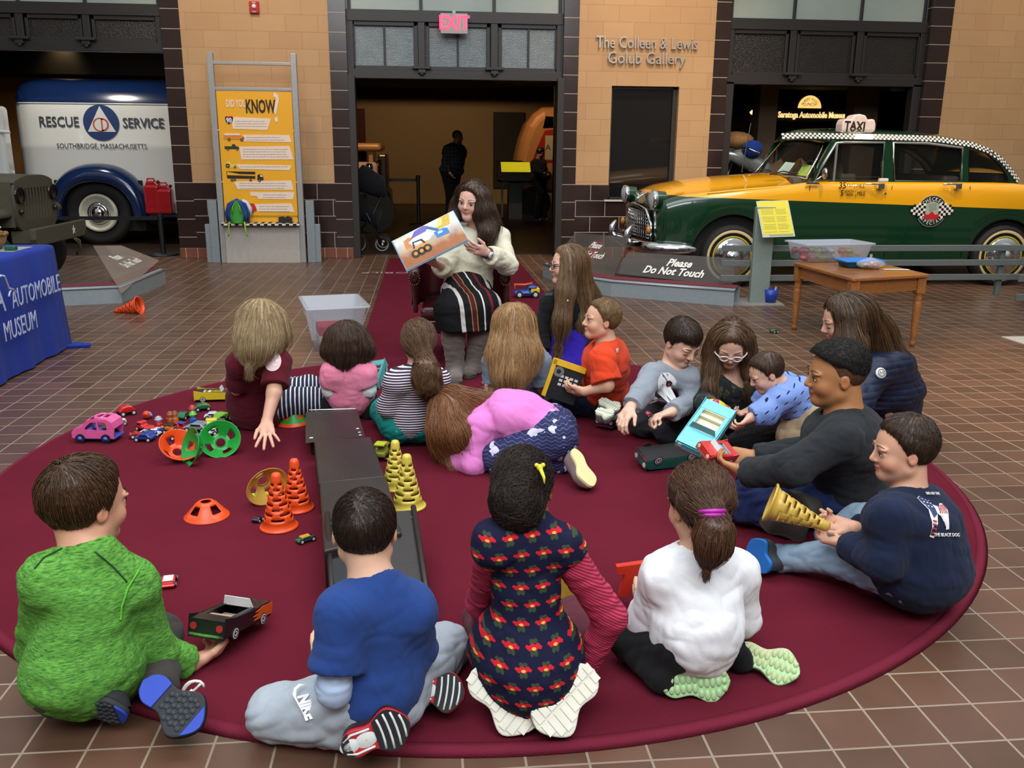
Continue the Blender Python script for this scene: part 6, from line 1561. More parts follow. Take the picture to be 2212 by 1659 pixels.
hair(q.root, q.loc, q.C, q.R, q.hs, hairmat('2b1c12', '7a5c40'), num=1700, ln=.34, rad=.0014, vox=.0055, seed=12, infl=.05, crown=(0, .15, .5), line=((-.5, -.34, -.2, -.05, .05, .12, .22, .34), (-.45, -.45, -.4, -.35, -.25, .06, .26, .40)),
     masses=[([L(.30, .0, .15), L(.36, .08, -.15), Jt((1538, 800, 4.06)), Jt((1534, 838, 4.02)), Jt((1545, 850, 4.0))], [.04, .035, .032, .022, .006]), ([L(-.30, .0, .15), L(-.36, .05, -.15), Jt((1618, 795, 4.08)), Jt((1614, 815, 4.04))], [.04, .035, .028, .008])])
def glasses(q, col, r=.082, th=.010, drop=-.01):
    L = lambda x, y, z: Vector(q.C+q.R @ (A3((x, y, z))*q.hs)-q.loc); m = MB(); hs = q.hs
    for s in (-1, 1):
        m.tube([L(s*(.135)+r*1.15*math.cos(t), .435-.02*abs(math.cos(t)), drop+r*.82*math.sin(t)) for t in np.linspace(0, 2*PI, 24)[:-1]], th*hs, 6, closed=True)
        m.tube([L(s*.235, .42, .02), L(s*.33, .30, .03), L(s*.365, .0, .02)], th*hs, 6)
    m.tube([L(-.045, .44, .0), L(0, .45, .012), L(.045, .44, .0)], th*hs, 6)
    return m.build('glasses', plain(col, .25), q.root)
glasses(q, 'e9e6e0', th=.014)

# ---- boy in grey skull-print top
j = dict(P=(1448, 872, 0, .13), N=(1452, 796, 4.16), H=(1474, 740, 4.12), SL=(1488, 822, 4.12), SR=(1410, 815, 4.10),
         EL=(1492, 868, 4.08), WL=(1448, 892, 3.92), HL=((1408, 902, 3.88), (-.1, -.3, -.8), -1, .9), ER=(1385, 850, 3.98), WR=(1362, 880, 3.88), HR=((1346, 905, 3.84), (.3, .2, -.8), 1, .6),
         KL=(1442, 928, 0, .085), AL=(1500, 900, 0, .05), KR=(1390, 915, 0, .085), AR=(1450, 885, 0, .05))
q = person('boy in a grey top with a pirate dog print, kneeling with a toy car', j, .224, (155, 30, 0), 'e0b49c', dict(m=cloth('8b929c', 1, .1), sl=1.9, off=.012, hem=.12, amp=.006, sloose=.008, neck=.30, low=(.12, .11, .12, 0)), dict(m=cloth('33343a', 1, .1), amp=.006, off=.010), vox=.005, eyes='down', tw=1.12, td=1.1, leg=.98)
hair(q.root, q.loc, q.C, q.R, q.hs, hairmat('1c120d', '45301f'), num=3200, ln=.045, rad=.001, vox=.0045, seed=13, infl=.05, line=((-.5, -.32, -.16, -.05, .02, .10, .20, .34), (-.38, -.36, -.22, .04, -.02, .12, .22, .24)), crown=(.1, -.2, .5))
DWH = plain('e4e4e6', .7); DBK = plain('1b1b1e', .7); DRD = plain('b3222c', .6)
sk_ = [([(-.052, .045), (-.06, .025), (-.05, .0), (-.038, .01), (-.035, -.02), (-.018, -.045), (.018, -.045), (.035, -.02), (.038, .01), (.052, .005), (.058, .03), (.045, .048), (.02, .062), (-.02, .062)], 0),
       ([(-.052, -.068), (-.046, -.060), (.044, -.098), (.052, -.092), (.050, -.104), (.040, -.108), (-.052, -.076)], 0), ([(.052, -.068), (.046, -.060), (-.044, -.098), (-.052, -.092), (-.050, -.104), (-.040, -.108), (.052, -.076)], 0),
       ([(.003, .028), (.022, .034), (.036, .024), (.034, .004), (.018, -.002), (.004, .010)], 1), ([(-.02, .060), (-.017, .062), (.012, .03), (.009, .028)], 1), ([(.013, .018), (.019, .024), (.027, .020), (.026, .010), (.019, .004)], 2), ([(-.008, -.028), (.008, -.028), (0, -.038)], 3), ([(-.026, .018), (-.018, .022), (-.012, .016), (-.02, .010)], 3)]
decal(q, 'skull_print', (1434, 834), sk_, [DWH, DBK, DRD, plain('8a8f99', .7)], size=.5, sub=2)

# ---- boy in orange
j = dict(P=(1302, 850, 0, .14), N=(1312, 748, 4.44), H=(1298, 692, 4.44), SL=(1300, 778, 4.33), SR=(1320, 762, 4.58),
         EL=(1312, 832, 4.28), WL=(1262, 846, 4.32), HL=((1232, 840, 4.36), (.1, .6, .4), 1, .5), ER=(1290, 810, 4.6), WR=(1250, 825, 4.58), HR=((1225, 822, 4.58), (.1, -.6, .2), -1, .5),
         KL=(1222, 866, 0, .09), AL=(1298, 888, 0, .05), KR=(1215, 850, 0, .09), AR=(1285, 870, 0, .05))
q = person('boy in an orange t-shirt, kneeling in profile with a yellow and black box', j, .212, (-98, -4, 0), 'd9a88c', dict(m=cloth('d9431f', 1, .08), sl=.85, off=.014, hem=.14, amp=.006, cuff=.016, sloose=.012, neck=.29, low=(.12, .12, .13, 0)), dict(m=cloth('22304a', 1, .12), amp=.006, off=.010), vox=.005, tw=1.15, td=1.1, leg=.95)
hair(q.root, q.loc, q.C, q.R, q.hs, hairmat('4a3320', '8f7048'), num=3000, ln=.035, rad=.001, vox=.0045, seed=14, infl=.04)
p, n, bv = onshirt(q, (1332, 758), .3); text('print', 'N', .03, WHT, frame(p+n*.004, y=(0, 0, 1), z=n), q.root, .001, bold=.002)
SLG = plain('b9bda6', .7); SLG2 = plain('cdd0bb', .7)
kick_shoe(q, (1296, 862, 4.30), (1338, 884, 4.22), .095, [plain('7d8a90', .6), SLG, SLG, SLG2], 'blocks', (.5, -.7, .3), h=.06)
kick_shoe(q, (1288, 885, 4.18), (1325, 896, 4.12), .09, [plain('7d8a90', .6), SLG, SLG, SLG2], 'blocks', (.4, -.6, .5), h=.06)

# ================================================================ back row seen from behind
j = dict(P=(1120, 862, 0, .12), N=(1116, 762, 4.50), H=(1110, 706, 4.52), SL=(1072, 786, 4.46), SR=(1162, 786, 4.50),
         EL=(1070, 838, 4.46), WL=(1058, 852, 4.62), HL=((1046, 828, 4.66), (.8, .2, .3), -1, .8), ER=(1172, 835, 4.54), WR=(1165, 800, 4.78), HR=((1176, 760, 4.82), (-.8, 0, .2), 1, .4),
         KL=(1060, 850, 0, .08), AL=(1110, 830, 0, .05), KR=(1180, 850, 0, .08), AR=(1130, 830, 0, .05))
q = person('girl with long strawberry-blond hair in a grey-blue t-shirt, back to us', j, .222, (4, 4, 0), 'd8a78e', dict(m=cloth('6f7f90', 1, .1), sl=.75, off=.014, hem=.15, amp=.006, cuff=.014, sloose=.012, low=(.135, .12, .13, 0)), dict(m=cloth('3a3f4a'), amp=.006), vox=.0055, tw=1.08, eyes=None, leg=.8)
L = lambda x, y, z: q.C+q.R @ (A3((x, y, z))*q.hs)
hair(q.root, q.loc, q.C, q.R, q.hs, hairmat('6a4a2a', 'c49a68'), num=2200, ln=.34, rad=.0014, vox=.0055, seed=15, infl=.06, crown=(.02, -.1, .5), line=((-.5, -.34, -.2, -.05, .05, .14, .26, .40), (-.5, -.5, -.5, -.5, -.4, .05, .18, .31)),
     masses=[([L(0, -.2, .1), Jt((1112, 765, 4.42)), Jt((1105, 810, 4.36)), Jt((1118, 838, 4.34))], [.09, .10, .075, .012]), ([L(-.2, -.1, .1), Jt((1080, 765, 4.44)), Jt((1070, 805, 4.40))], [.06, .06, .02]), ([L(.2, -.1, .1), Jt((1140, 760, 4.44)), Jt((1135, 805, 4.38))], [.06, .06, .02])], wave=.5)
j = dict(P=(890, 912, 0, .13), N=(905, 800, 4.16), H=(905, 740, 4.20), SL=(858, 824, 4.12), SR=(945, 824, 4.14),
         EL=(838, 878, 4.16), WL=(862, 898, 4.38), ER=(955, 878, 4.18), WR=(935, 890, 4.38),
         KL=(832, 888, 0, .10), AL=(900, 880, 0, .05), KR=(968, 892, 0, .10), AR=(900, 890, 0, .05))
g = G('teal_dotted'); TEAL = g.done(g.mix(g.voro(26, rnd=.3) < .16, sr('177f78'), sr('4aa79c')), .8, spec=.2)
STP = m_stripe('e6e2e8', '3c2a44', .0125, .58, 'z', .002, 0)
q = person('girl in a striped top and teal trousers with a curly ponytail, back to us', j, .21, (3, 6, 0), 'd8a78e', dict(m=STP, sl=1.8, off=.011, hem=.075, amp=.004, sloose=.006, low=(.112, .10, .11, 0.02)), dict(m=TEAL, amp=.005, off=.016), vox=.005, tw=1.25, eyes=None, leg=1.0)
tie = Jt((918, 772, 4.08)); L = lambda x, y, z: q.C+q.R @ (A3((x, y, z))*q.hs)
hair(q.root, q.loc, q.C, q.R, q.hs, hairmat('2f1e14', '7d5a3c'), num=2600, ln=.13, rad=.0011, vox=.005, seed=16, infl=.05, line=((-.5, -.34, -.2, -.05, .02, .10, .28, .4), (-.30, -.30, -.25, -.10, .0, .10, .24, .30)),
     masses=[([L(0, -.32, -.05), tie, tie+A3((.005, -.03, -.05)), tie+A3((.01, -.035, -.12)), tie+A3((-.0, -.03, -.165))], [.055, .022, .052, .055, .018])],
     flow=lambda P: np.where((P[:, 2:] > tie[2]-.005), (tie-P)/(np.linalg.norm(tie-P, axis=1, keepdims=True)+.01), A3((-.05, -.05, -1.0))+.9*np.stack([np.sin(P[:, 2]*90+P[:, 0]*40), np.cos(P[:, 2]*80), np.zeros(len(P))], 1)), clumpy=.6)
M_ = frame(Vector(tie-q.loc), z=Vector((0, .45, 1)))
MB().tube([M_ @ Vector((.028*math.cos(t), .028*math.sin(t), .0)) for t in np.linspace(0, 2*PI, 24)[:-1]], .007, 8, closed=True).build('hair_tie', plain('c4252c', .5), q.root)
# pink toddler
j = dict(P=(757, 862, 0, .12), N=(752, 792, 4.62), H=(750, 740, 4.64), SL=(720, 806, 4.60), SR=(786, 806, 4.62),
         EL=(712, 842, 4.62), WL=(718, 868, 4.70), ER=(796, 842, 4.62), WR=(795, 862, 4.70),
         KL=(700, 880, 0, .07), AL=(740, 870, 0, .04), KR=(800, 880, 0, .07), AR=(770, 870, 0, .04))
g = G('purple_skirt_cloth'); PUR = g.done(g.mix(g.noise(40, 3), sr('4e3f78'), sr('8f7fb0')), .8)
q = person('toddler in a bright pink top with white sleeves and dark bobbed hair', j, .205, (0, 8, 0), 'd8a78e', dict(m=cloth('f28cab', 1, .05), sl=.75, off=.014, hem=.15, amp=.005, cuff=.006, sloose=.008, low=(.12, .10, .15, .03)), dict(m=cloth('18181b'), amp=.004), vox=.005, tw=1.4, eyes=None, undersleeve=dict(m=cloth('e6e6e8', 1, .04), to=1.9), arm=1.0)
L = lambda x, y, z: q.C+q.R @ (A3((x, y, z))*q.hs)
hair(q.root, q.loc, q.C, q.R, q.hs, hairmat('231710', '5a4030'), num=1900, ln=.17, rad=.0014, vox=.0055, seed=17, infl=.07, crown=(-.1, -.05, .5), line=((-.5, -.34, -.2, -.05, .05, .14, .26, .40), (-.5, -.5, -.5, -.5, -.4, .05, .18, .31)),
     masses=[([L(0, -.2, .0), L(-.05, -.25, -.25), L(-.05, -.27, -.36)], [.085, .07, .045]), ([L(-.28, -.05, .1), L(-.34, -.05, -.2), L(-.30, -.1, -.38)], [.055, .055, .015]), ([L(.28, -.05, .1), L(.38, -.05, -.2), L(.34, -.1, -.36)], [.055, .055, .015])])
a = Jt((800, 885, 0, .05)); s = Sdf().ell(a-A3((.02, .0, 0)), (.07, .06, .045)).ell(a+A3((.02, -.02, -.02)), (.05, .04, .025)); q.garment('skirt', s, PUR, .006, .01)
# girl in maroon
j = dict(P=(552, 868, 0, .15), N=(562, 768, 4.36), H=(572, 702, 4.38), SL=(520, 786, 4.34), SR=(598, 784, 4.30),
         EL=(515, 840, 4.45), WL=(560, 860, 4.62), ER=(592, 848, 4.20), WR=(576, 912, 4.12), HR=((578, 938, 4.06), (0, .3, -.9), -1, .12, .5, .42),
         KL=(668, 838, 0, .11), AL=(612, 835, 0, .06), KR=(676, 866, 0, .11), AR=(620, 880, 0, .06))
MRN = cloth('5a0f20', 1, .1); g = G('navy_white_hoops'); x, y, z = g.xyz(); HOOP = g.done(g.mix(((x+g.noise(6, 2)*.01+y*.1)/.021).mod(1.0) < .68, sr('e0e0ea'), sr('131b35')), .85)
q = person('girl in a maroon dress with striped leggings leaning on one straight arm', j, .222, (28, 4, 0), 'dba890', dict(m=MRN, sl=.78, off=.014, hem=.19, amp=.005, cuff=.008, sloose=.008, name='dress', low=(.145, .14, .19, -.02)), dict(m=HOOP, amp=.003, off=.012), vox=.005, tw=1.1, eyes=None, leg=1.0, neckr=.2)
L = lambda x, y, z: q.C+q.R @ (A3((x, y, z))*q.hs)
hair(q.root, q.loc, q.C, q.R, q.hs, hairmat('6b5236', 'b59c74'), num=2000, ln=.27, rad=.0014, vox=.0055, seed=18, infl=.06, crown=(0, .0, .5), line=((-.5, -.34, -.2, -.05, .05, .14, .26, .40), (-.5, -.5, -.5, -.5, -.4, .05, .18, .31)),
     masses=[([L(-.1, -.2, .1), Jt((545, 736, 4.27)), Jt((538, 758, 4.22))], [.09, .075, .045]), ([L(.1, -.2, .0), Jt((572, 736, 4.27)), Jt((566, 754, 4.22))], [.08, .07, .04]), ([L(.32, .0, .1), L(.36, .05, -.2), Jt((604, 745, 4.36))], [.05, .045, .01])])
decal(q, 'shoulder_flower', (589, 780), [([(.040*math.cos(t), .052*math.sin(t)) for t in np.linspace(0, 2*PI, 20)[:-1]], 0)]+[([(.0085*math.cos(t)+.020*math.cos(k), .0085*math.sin(t)+.028*math.sin(k)) for t in np.linspace(0, 2*PI, 7)[:-1]], 1) for k in np.linspace(0, 2*PI, 8)[:-1]], [plain('e9c9cd', .7), plain('f0dcdd', .7)], size=.3, lift=.005, sub=1)
# crawling girl
j = dict(P=(1192, 935, 3.86), N=(1050, 905, 3.98), H=(985, 905, 4.02), SL=(1035, 925, 3.86), SR=(1045, 885, 4.12),
         EL=(1022, 1002, 0, .05), WL=(975, 990, 0, .04), ER=(1040, 960, 0, .05), WR=(975, 960, 0, .05),
         KL=(1078, 990, 0, .08), AL=(1215, 1000, 0, .05), KR=(1100, 960, 0, .08), AR=(1215, 960, 0, .05))
g = G('navy_dachshund_print'); x, y, z = g.xyz(); wv = ((z/.016+(x*170).sin()*.25).mod(1.0) < .10); b1 = g.voro(11, out='Color'); bl = g.noise(16, 2)
DACH = g.done(g.mix(bl > .62, g.mix(wv*.55, sr('1b2050'), sr('8f95b8')), sr('c9c6da')), .85)
PNK = cloth('dd80c6', 1, .05)
q = person('girl in a pink top bent low over the rug, long auburn hair falling forward', j, .222, (-82, 62, 0), 'dba890', dict(m=PNK, sl=1.95, off=.015, hem=.07, amp=.007, sloose=.008, collar=False), dict(m=DACH, amp=.006, off=.014), vox=.0055, tw=1.12, td=1.1, eyes=None, leg=1.05, hunch=.04)
L = lambda x, y, z: q.C+q.R @ (A3((x, y, z))*q.hs)
hair(q.root, q.loc, q.C, q.R, q.hs, hairmat('4a2c18', '9a6238'), num=2600, ln=.36, rad=.0014, vox=.0055, seed=19, infl=.06, crown=(0, -.3, .4), line=((-.5, -.34, -.2, -.05, .05, .14, .26, .40), (-.5, -.5, -.5, -.5, -.4, .05, .18, .31)),
     masses=[([L(0, -.1, .2), Jt((965, 930, 3.94)), Jt((968, 975, 0, .05)), Jt((975, 1005, 0, .03))], [.10, .085, .065, .015]), ([L(-.2, -.1, .1), Jt((1000, 935, 3.86)), Jt((1000, 985, 0, .05)), Jt((988, 1012, 0, .02))], [.07, .06, .045, .012]), ([L(.1, -.3, .2), Jt((1030, 868, 4.02)), Jt((1090, 858, 3.98))], [.07, .045, .012])], wave=.5)
YSL = plain('dfd49a', .7)
kick_shoe(q, (1242, 968, 3.66), (1280, 1050, 3.50), .105, [plain('8f7a80', .6), YSL, YSL, YSL], 'plain', (.55, -.75, .25), h=.07)
kick_shoe(q, (1080, 1030, 3.6), (1120, 985, 3.72), .10, [plain('8f7a80', .6), YSL, YSL, YSL], 'plain', (-.3, -.8, .3), h=.06)
# ================================================================ armchair and reader
LEA = G('oxblood_leather'); LEA.bump(LEA.noise(120, 3)*.5+LEA.noise(9, 2), .25, .006); LEA = LEA.done(LEA.mix(LEA.noise(6, 3), sr('2a090f'), sr('4a121c')), .22, spec=.6, coat=.3)
WOODD = plain('3a130e', .3, var=.3); STUD = plain('b59a5e', .25, .9)
cl = Vector(gd(893, 696)); cr = Vector(gd(1078, 690))
t = thing('armchair', 'oxblood leather captain armchair with nailhead trim under the reader', 'chair', (.235, 6.20, 0), -.05); t.scale = (.76, .9, 1)
MB().bb((-.36, -.30, .30), (.36, .30, .40)).build('seat_cushion', LEA, t, bev=.045, seg=4)
MB().bb((-.34, -.28, .22), (.34, .30, .31)).build('seat_frame', WOODD, t, bev=.01)
MB().grid([[Vector((.42*math.sin(a)*(1.0), .26*math.cos(a)+.04-.02+.02*v, .38+(.52-.10*abs(math.sin(a))**2)*v)) for a in np.linspace(-1.75, 1.75, 28)] for v in np.linspace(0, 1, 8)]).build('backrest', LEA, t, solid=.07, bev=.0)
MB().tube([(.42*math.sin(a), .26*math.cos(a)+.04, .90-.10*abs(math.sin(a))**2) for a in np.linspace(-1.75, 1.75, 28)], .035, 10).build('top_roll', LEA, t)
for i in range(6): MB().ball((.40*math.sin(-.8+i*.32), .215*math.cos(-.8+i*.32)+.03, .66-.06*(i % 2)), (.014, .008, .014), 10).build('button', LEA, t)
for s in (-1, 1):
    MB().tube([(s*.40, -.26, .60), (s*.405, -.12, .615), (s*.41, .06, .62), (s*.40, .2, .62)], [.052, .056, .05, .04], 12).build('armrest', LEA, t, sub=1)
    MB().lathe([(.001, 0), (.012, .004), (.03, .0), (.05, -.01)], 16, m=T(s*.40, -.31, .60) @ rotm(PI/2, 0, 0)).build('armrest_end', LEA, t)
    m = MB(); [m.ball((s*.40+.045*math.cos(a), -.308, .60+.045*math.sin(a)), .005, 6) for a in np.linspace(0, 2*PI, 17)[:-1]]; m.build('nailhead_trim', STUD, t)
    MB().lathe([(.018, 0), (.026, .03), (.018, .06), (.024, .12), (.018, .18), (.02, .22)], 14, m=T(s*.40, -.24, .36)).build('arm_post', WOODD, t)
    for y in (-.24, .24):
        MB().lathe([(.015, 0), (.02, .02), (.028, .08), (.018, .12), (.03, .2), (.035, .26)], 14, m=T(s*.33, y, 0)).build('leg', WOODD, t)
# reader
def m_wstripe():
    g = G('striped_skirt_knit'); x, y, z = g.xyz(); u = (x+y*.25)/(1-z*.0)+z*.06
    c = sr('0e0d10'); col = None
    for a, b, cc in ((-.165, -.138, 'b7b2ae'), (-.095, -.088, '8a6a3c'), (-.086, -.062, '4a1118'), (-.060, -.053, '8a6a3c'), (-.012, -.002, 'c9c6c2'), (.038, .056, '6a1624'), (.105, .136, 'b7b2ae')):
        col = g.mix((u > a)*(u < b), col or c, sr(cc))
    g.bump(g.noise(30, 2), .3, .005); return g.done(col, .85, spec=.2)
j = dict(P=(1008, 632, 5.98), N=(1036, 494, 6.06), H=(1019, 434, 5.98), SL=(1078, 516, 6.02), SR=(992, 520, 6.04),
         EL=(1096, 572, 5.88), WL=(1050, 545, 5.66), HL=((1006, 532, 5.60), (-.3, .7, .5), -1, .35), ER=(958, 578, 5.92), WR=(952, 574, 5.72), HR=((930, 566, 5.64), (.4, .7, .5), 1, .5),
         KL=(1048, 668, 5.60), AL=(1022, 795, 5.66), KR=(975, 672, 5.58), AR=(985, 800, 5.60))
IV = G('ivory_knit'); IV.bump(IV.noise(90, 2)*.5+IV.noise(18, 3), .5, .008); IV = IV.done(IV.mix(IV.noise(7), sr('cfcab0'), sr('e4dfc6')), .85, spec=.15, sheen=.2)
def skirt(s, q):
    j = q.j
    s.ell(j['P']+A3((0, -.03, -.0)), (.155, .15, .13), None, .05)
    for k in 'LR': s.cap(j['P']+(j['K'+k]-j['P'])*.2, j['P']+(j['K'+k]-j['P'])*.86, .135, .108, .09)
    s.cap(j['P']+(j['KL']-j['P'])*.8, j['P']+(j['KR']-j['P'])*.8, .10, None, .06)
    for k in 'LR': K, A = j['K'+k], j['A'+k]; s.cap(K+A3((0, -.02, 0)), K+(A-K)*.4+A3((0, -.03, 0)), .095, .10, .09)
    s.cap((j['KL']+j['KR'])/2+A3((0, -.02, -.02)), (j['KL']+j['KR'])/2+A3((0, -.04, -.12)), .09, .09, .08)
    s.clip(A3((0, 5.6, .34)), (0, .1, -1))
q = person('woman in an ivory jumper and striped skirt reading a picture book aloud', j, .245, (-152, 10, 8), 'e3b5a2', dict(m=IV, sl=1.8, off=.016, hem=.0, amp=.007, sloose=.016, name='jumper', low=(.145, .12, .10, .06), neck=.27), dict(m=cloth('0c0c0f'), amp=.002, off=.004, len=1.3), vox=.0065, tw=1.15, td=1.05, kid=False, eyes='open', gaze=(-.3, -.4), leg=.95, arm=.95)
s = Sdf(); skirt(s, q); q.garment('skirt', s, m_wstripe(), .008, .006)
L = lambda x, y, z: q.C+q.R @ (A3((x, y, z))*q.hs)
hair(q.root, q.loc, q.C, q.R, q.hs, hairmat('1e130e', '4f3828'), num=2200, ln=.38, rad=.0017, vox=.006, seed=20, infl=.06, crown=(0, .15, .5), line=((-.5, -.34, -.2, -.05, .05, .12, .22, .34), (-.45, -.45, -.4, -.35, -.25, .05, .26, .40)),
     masses=[([L(.32, -.05, .15), L(.40, -.08, -.2), Jt((975, 480, 6.0)), Jt((968, 500, 5.98))], [.04, .045, .035, .010]), ([L(-.30, .0, .15), L(-.38, .03, -.2), Jt((1056, 480, 5.96)), Jt((1052, 505, 5.88)), Jt((1042, 517, 5.86))], [.055, .07, .065, .05, .012]), ([L(0, -.3, 0), Jt((1050, 480, 6.14))], [.07, .06])], wave=.8)
a = Vector(Jt((1058, 492, 5.86))-q.loc); M_ = T(a) @ rotm(.1, 0, .5) @ VERT
p, n, bv = onshirt(q, (1072, 490), .3); M_ = frame(p+n*.006, y=Vector((0, 0, 1))-n*n.z, z=n)
MB().box((-.02, 0, 0), (.085, .045, .006), m=M_).build('name_badge', plain('141414', .3), q.root); text('print', 'museum', .014, WHT, M_ @ T(-.02, -.004, .004), q.root, .0005)
w_ = q.j['WL']; e_ = q.j['EL']; dd = Vector(e_-w_).normalized(); c_ = Vector(w_-q.loc)+dd*.02
M_ = frame(c_, z=dd)
MB().tube([M_ @ Vector((.035*math.cos(t), .033*math.sin(t), 0)) for t in np.linspace(0, 2*PI, 24)[:-1]], .008, 6, closed=True).build('watch_strap', plain('4a2c1c', .5), q.root)
o_ = (EYE-Vector(w_)).normalized(); o_ = (o_-dd*o_.dot(dd)).normalized()
MB().lathe([(.001, .006), (.020, .006), (.023, 0), (.023, -.006)], 24, m=frame(c_+o_*.034, z=o_)).build('watch_face', plain('c9d3dc', .15), q.root)
# boots
BT = G('taupe_suede'); BT.bump(BT.noise(60, 3)+BT.noise(12, 2), .5, .006); BT = BT.done(BT.mix(BT.noise(8, 3), sr('544a44'), sr('7a6e66')), .9, spec=.1, sheen=.2)
for k, tp in (('L', (1012, 812, .03)), ('R', (984, 828, .03))):
    K, A = q.j['K'+k], q.j['A'+k]; toe = A3(gd(tp[0], tp[1], tp[2])); heel = A3((A[0], A[1]+.01, .045)); tk = K+(A-K)*.30
    s = Sdf().chain([tk, K+(A-K)*.45, A, heel], [.076, .072, .055, .052], .03).cap(heel, toe+A3((0, .03, .015)), .050, .042, .04).clip(tk, nrm(K-A)).clip(A3((0, 0, .016)), (0, 0, -1))
    q.garment('boot', s, BT, .0055, .005, 20+ord(k))
    MB().prism([(heel[0]-q.loc[0]+x, heel[1]-q.loc[1]+y) for x, y in ((-.045, .04), (.045, .04), (.045+(toe[0]-heel[0]), toe[1]-heel[1]+.0), ((toe[0]-heel[0]), toe[1]-heel[1]-.045), (-.045+(toe[0]-heel[0]), toe[1]-heel[1]+.0))], .013, .026).build('boot_sole', plain('2b2523', .8), q.root, bev=.006)
# the book
bc = {k: Vector(at(*v)) for k, v in dict(TL=(843, 518, 5.62), BL=(883, 585, 5.50), TR=(977, 464, 5.66), BR=(1012, 507, 5.52)).items()}
ctr = sum(bc.values(), Vector())/4; bx = ((bc['TR']-bc['TL'])+(bc['BR']-bc['BL'])); by = ((bc['TL']-bc['BL'])+(bc['TR']-bc['BR'])); BW, BH = bx.length/4, by.length/4*1.06
BM = frame((0, 0, 0), x=bx, y=by); t = thing('picture_book', 'open picture book of construction trucks held up by the reader', 'book', mw=T(ctr) @ BM)
MB().bb((-BW, -BH, -.012), (BW, BH, -.002)).build('pages', plain('e9e6df', .6), t, bev=.002)
MB().bb((-BW-.006, -BH-.006, -.017), (BW+.006, BH+.006, -.012)).build('cover', plain('6fa4c4', .4), t)
g = G('illustration_ground'); x, y, z = g.xyz(); n = g.noise(14, 4)
PG = g.done(g.mix((y*1.0/.1+x*.8+n*1.4-.2).cl(), g.mix(n, sr('7c3f1c'), sr('b5703a')), g.mix((n*2.4-.7).cl(), sr('cfe0ea'), sr('c8b98c'))), .5)
pgm = MB().bb((-BW+.002, -BH+.002, -.002), (BW-.002, BH-.002, .0)).build('illustrated_spread', PG, t)
def ill(nm, polys, cols): 
    m = MB(); [m.prism([(a*BW, b*BH) for a, b in p], 0, .0006+.0006*i, mi=i) for i, p in enumerate(polys)]; return m.build(nm, [plain(c, .5) for c in cols], pgm)
ill('drawn_yellow_truck', [[(.25, .35), (.55, .95), (.85, .95), (.75, .35)], [(.3, .5), (.5, .88), (.62, .88), (.5, .5)]], ['c9a83c', 'e0cf7a'])
ill('drawn_purple_hill', [[(-.5, .55), (-.3, .9), (0, .98), (.15, .8), (0, .6)]], ['6a5cae'])
ill('drawn_white_cloud', [[(-.7, .5), (-.4, .6), (0, .55), (.2, .3), (0, .05), (-.4, .1), (-.6, .25)]], ['eef1f4'])
ill('drawn_blue_digger', [[(.22, -.1), (.2, .3), (.5, .3), (.62, .2), (.62, -.15)], [(.05, .75), (.12, .82), (.4, .35), (.3, .3)], [(.3, .22), (.45, .22), (.45, .08), (.3, .08)]], ['2e74b8', '2a63a0', 'bcd7ea'])
ill('drawn_orange_loader', [[(-.75, .1), (-.72, .62), (-.55, .72), (-.4, .6), (-.55, .45), (-.55, .1)], [(-.62, -.32), (-.62, -.08), (-.12, .02), (-.06, -.3)], [(-.55, -.05), (-.5, .35), (-.2, .30), (-.14, 0), (-.2, -.02), (-.25, .22), (-.46, .27), (-.5, -.05)]], ['d97a1e', 'e08b28', '1d1712'])
m = MB(); [m.cyl((u*BW, -.38*BH, .0), (u*BW, -.38*BH, .003), .028, n=16, mi=0).cyl((u*BW, -.38*BH, .003), (u*BW, -.38*BH, .0036), .013, n=12, mi=1) for u in (-.55, -.36, -.17)]; m.build('drawn_wheel', [plain('15120f', .5), plain('c98a2a', .5)], pgm)

# ================================================================ kneeling woman with glasses
j = dict(P=(1232, 742, 5.42), N=(1236, 628, 5.42), H=(1224, 574, 5.38), SL=(1268, 655, 5.44), SR=(1190, 655, 5.36),
         EL=(1278, 715, 5.40), WL=(1262, 765, 5.26), ER=(1168, 712, 5.34), WR=(1172, 762, 5.26), HR=((1178, 785, 5.20), (.5, .3, .2), 1, .4),
         KL=(1262, 805, 0, .11), AL=(1265, 770, 0, .07), KR=(1205, 805, 0, .11), AR=(1225, 775, 0, .07))
PRP = cloth('2a1690', 1, .1)
def pskirt(s, q):
    j = q.j; s.ell(j['P'], (.15, .14, .13), None, .06)
    for k in 'LR': s.cap(j['P'], j['K'+k]+A3((0, 0, .0)), .125, .105, .08); s.cap(j['K'+k], j['A'+k], .10, .09, .06)
q = person('woman with glasses and very long straight hair, kneeling in a purple skirt', j, .235, (-98, 0, 0), 'e0ae98', dict(m=cloth('131316', 1, .1), sl=1.9, off=.014, hem=.06, amp=.005, sloose=.006, neck=.3, nfw=.03), dict(m=cloth('0c0c0f'), amp=.002, off=.004), vox=.006, tw=1.15, td=1.1, kid=False, leg=.7, arm=.95)
s = Sdf(); pskirt(s, q); q.garment('skirt', s, PRP, .008, .007)
L = lambda x, y, z: q.C+q.R @ (A3((x, y, z))*q.hs)
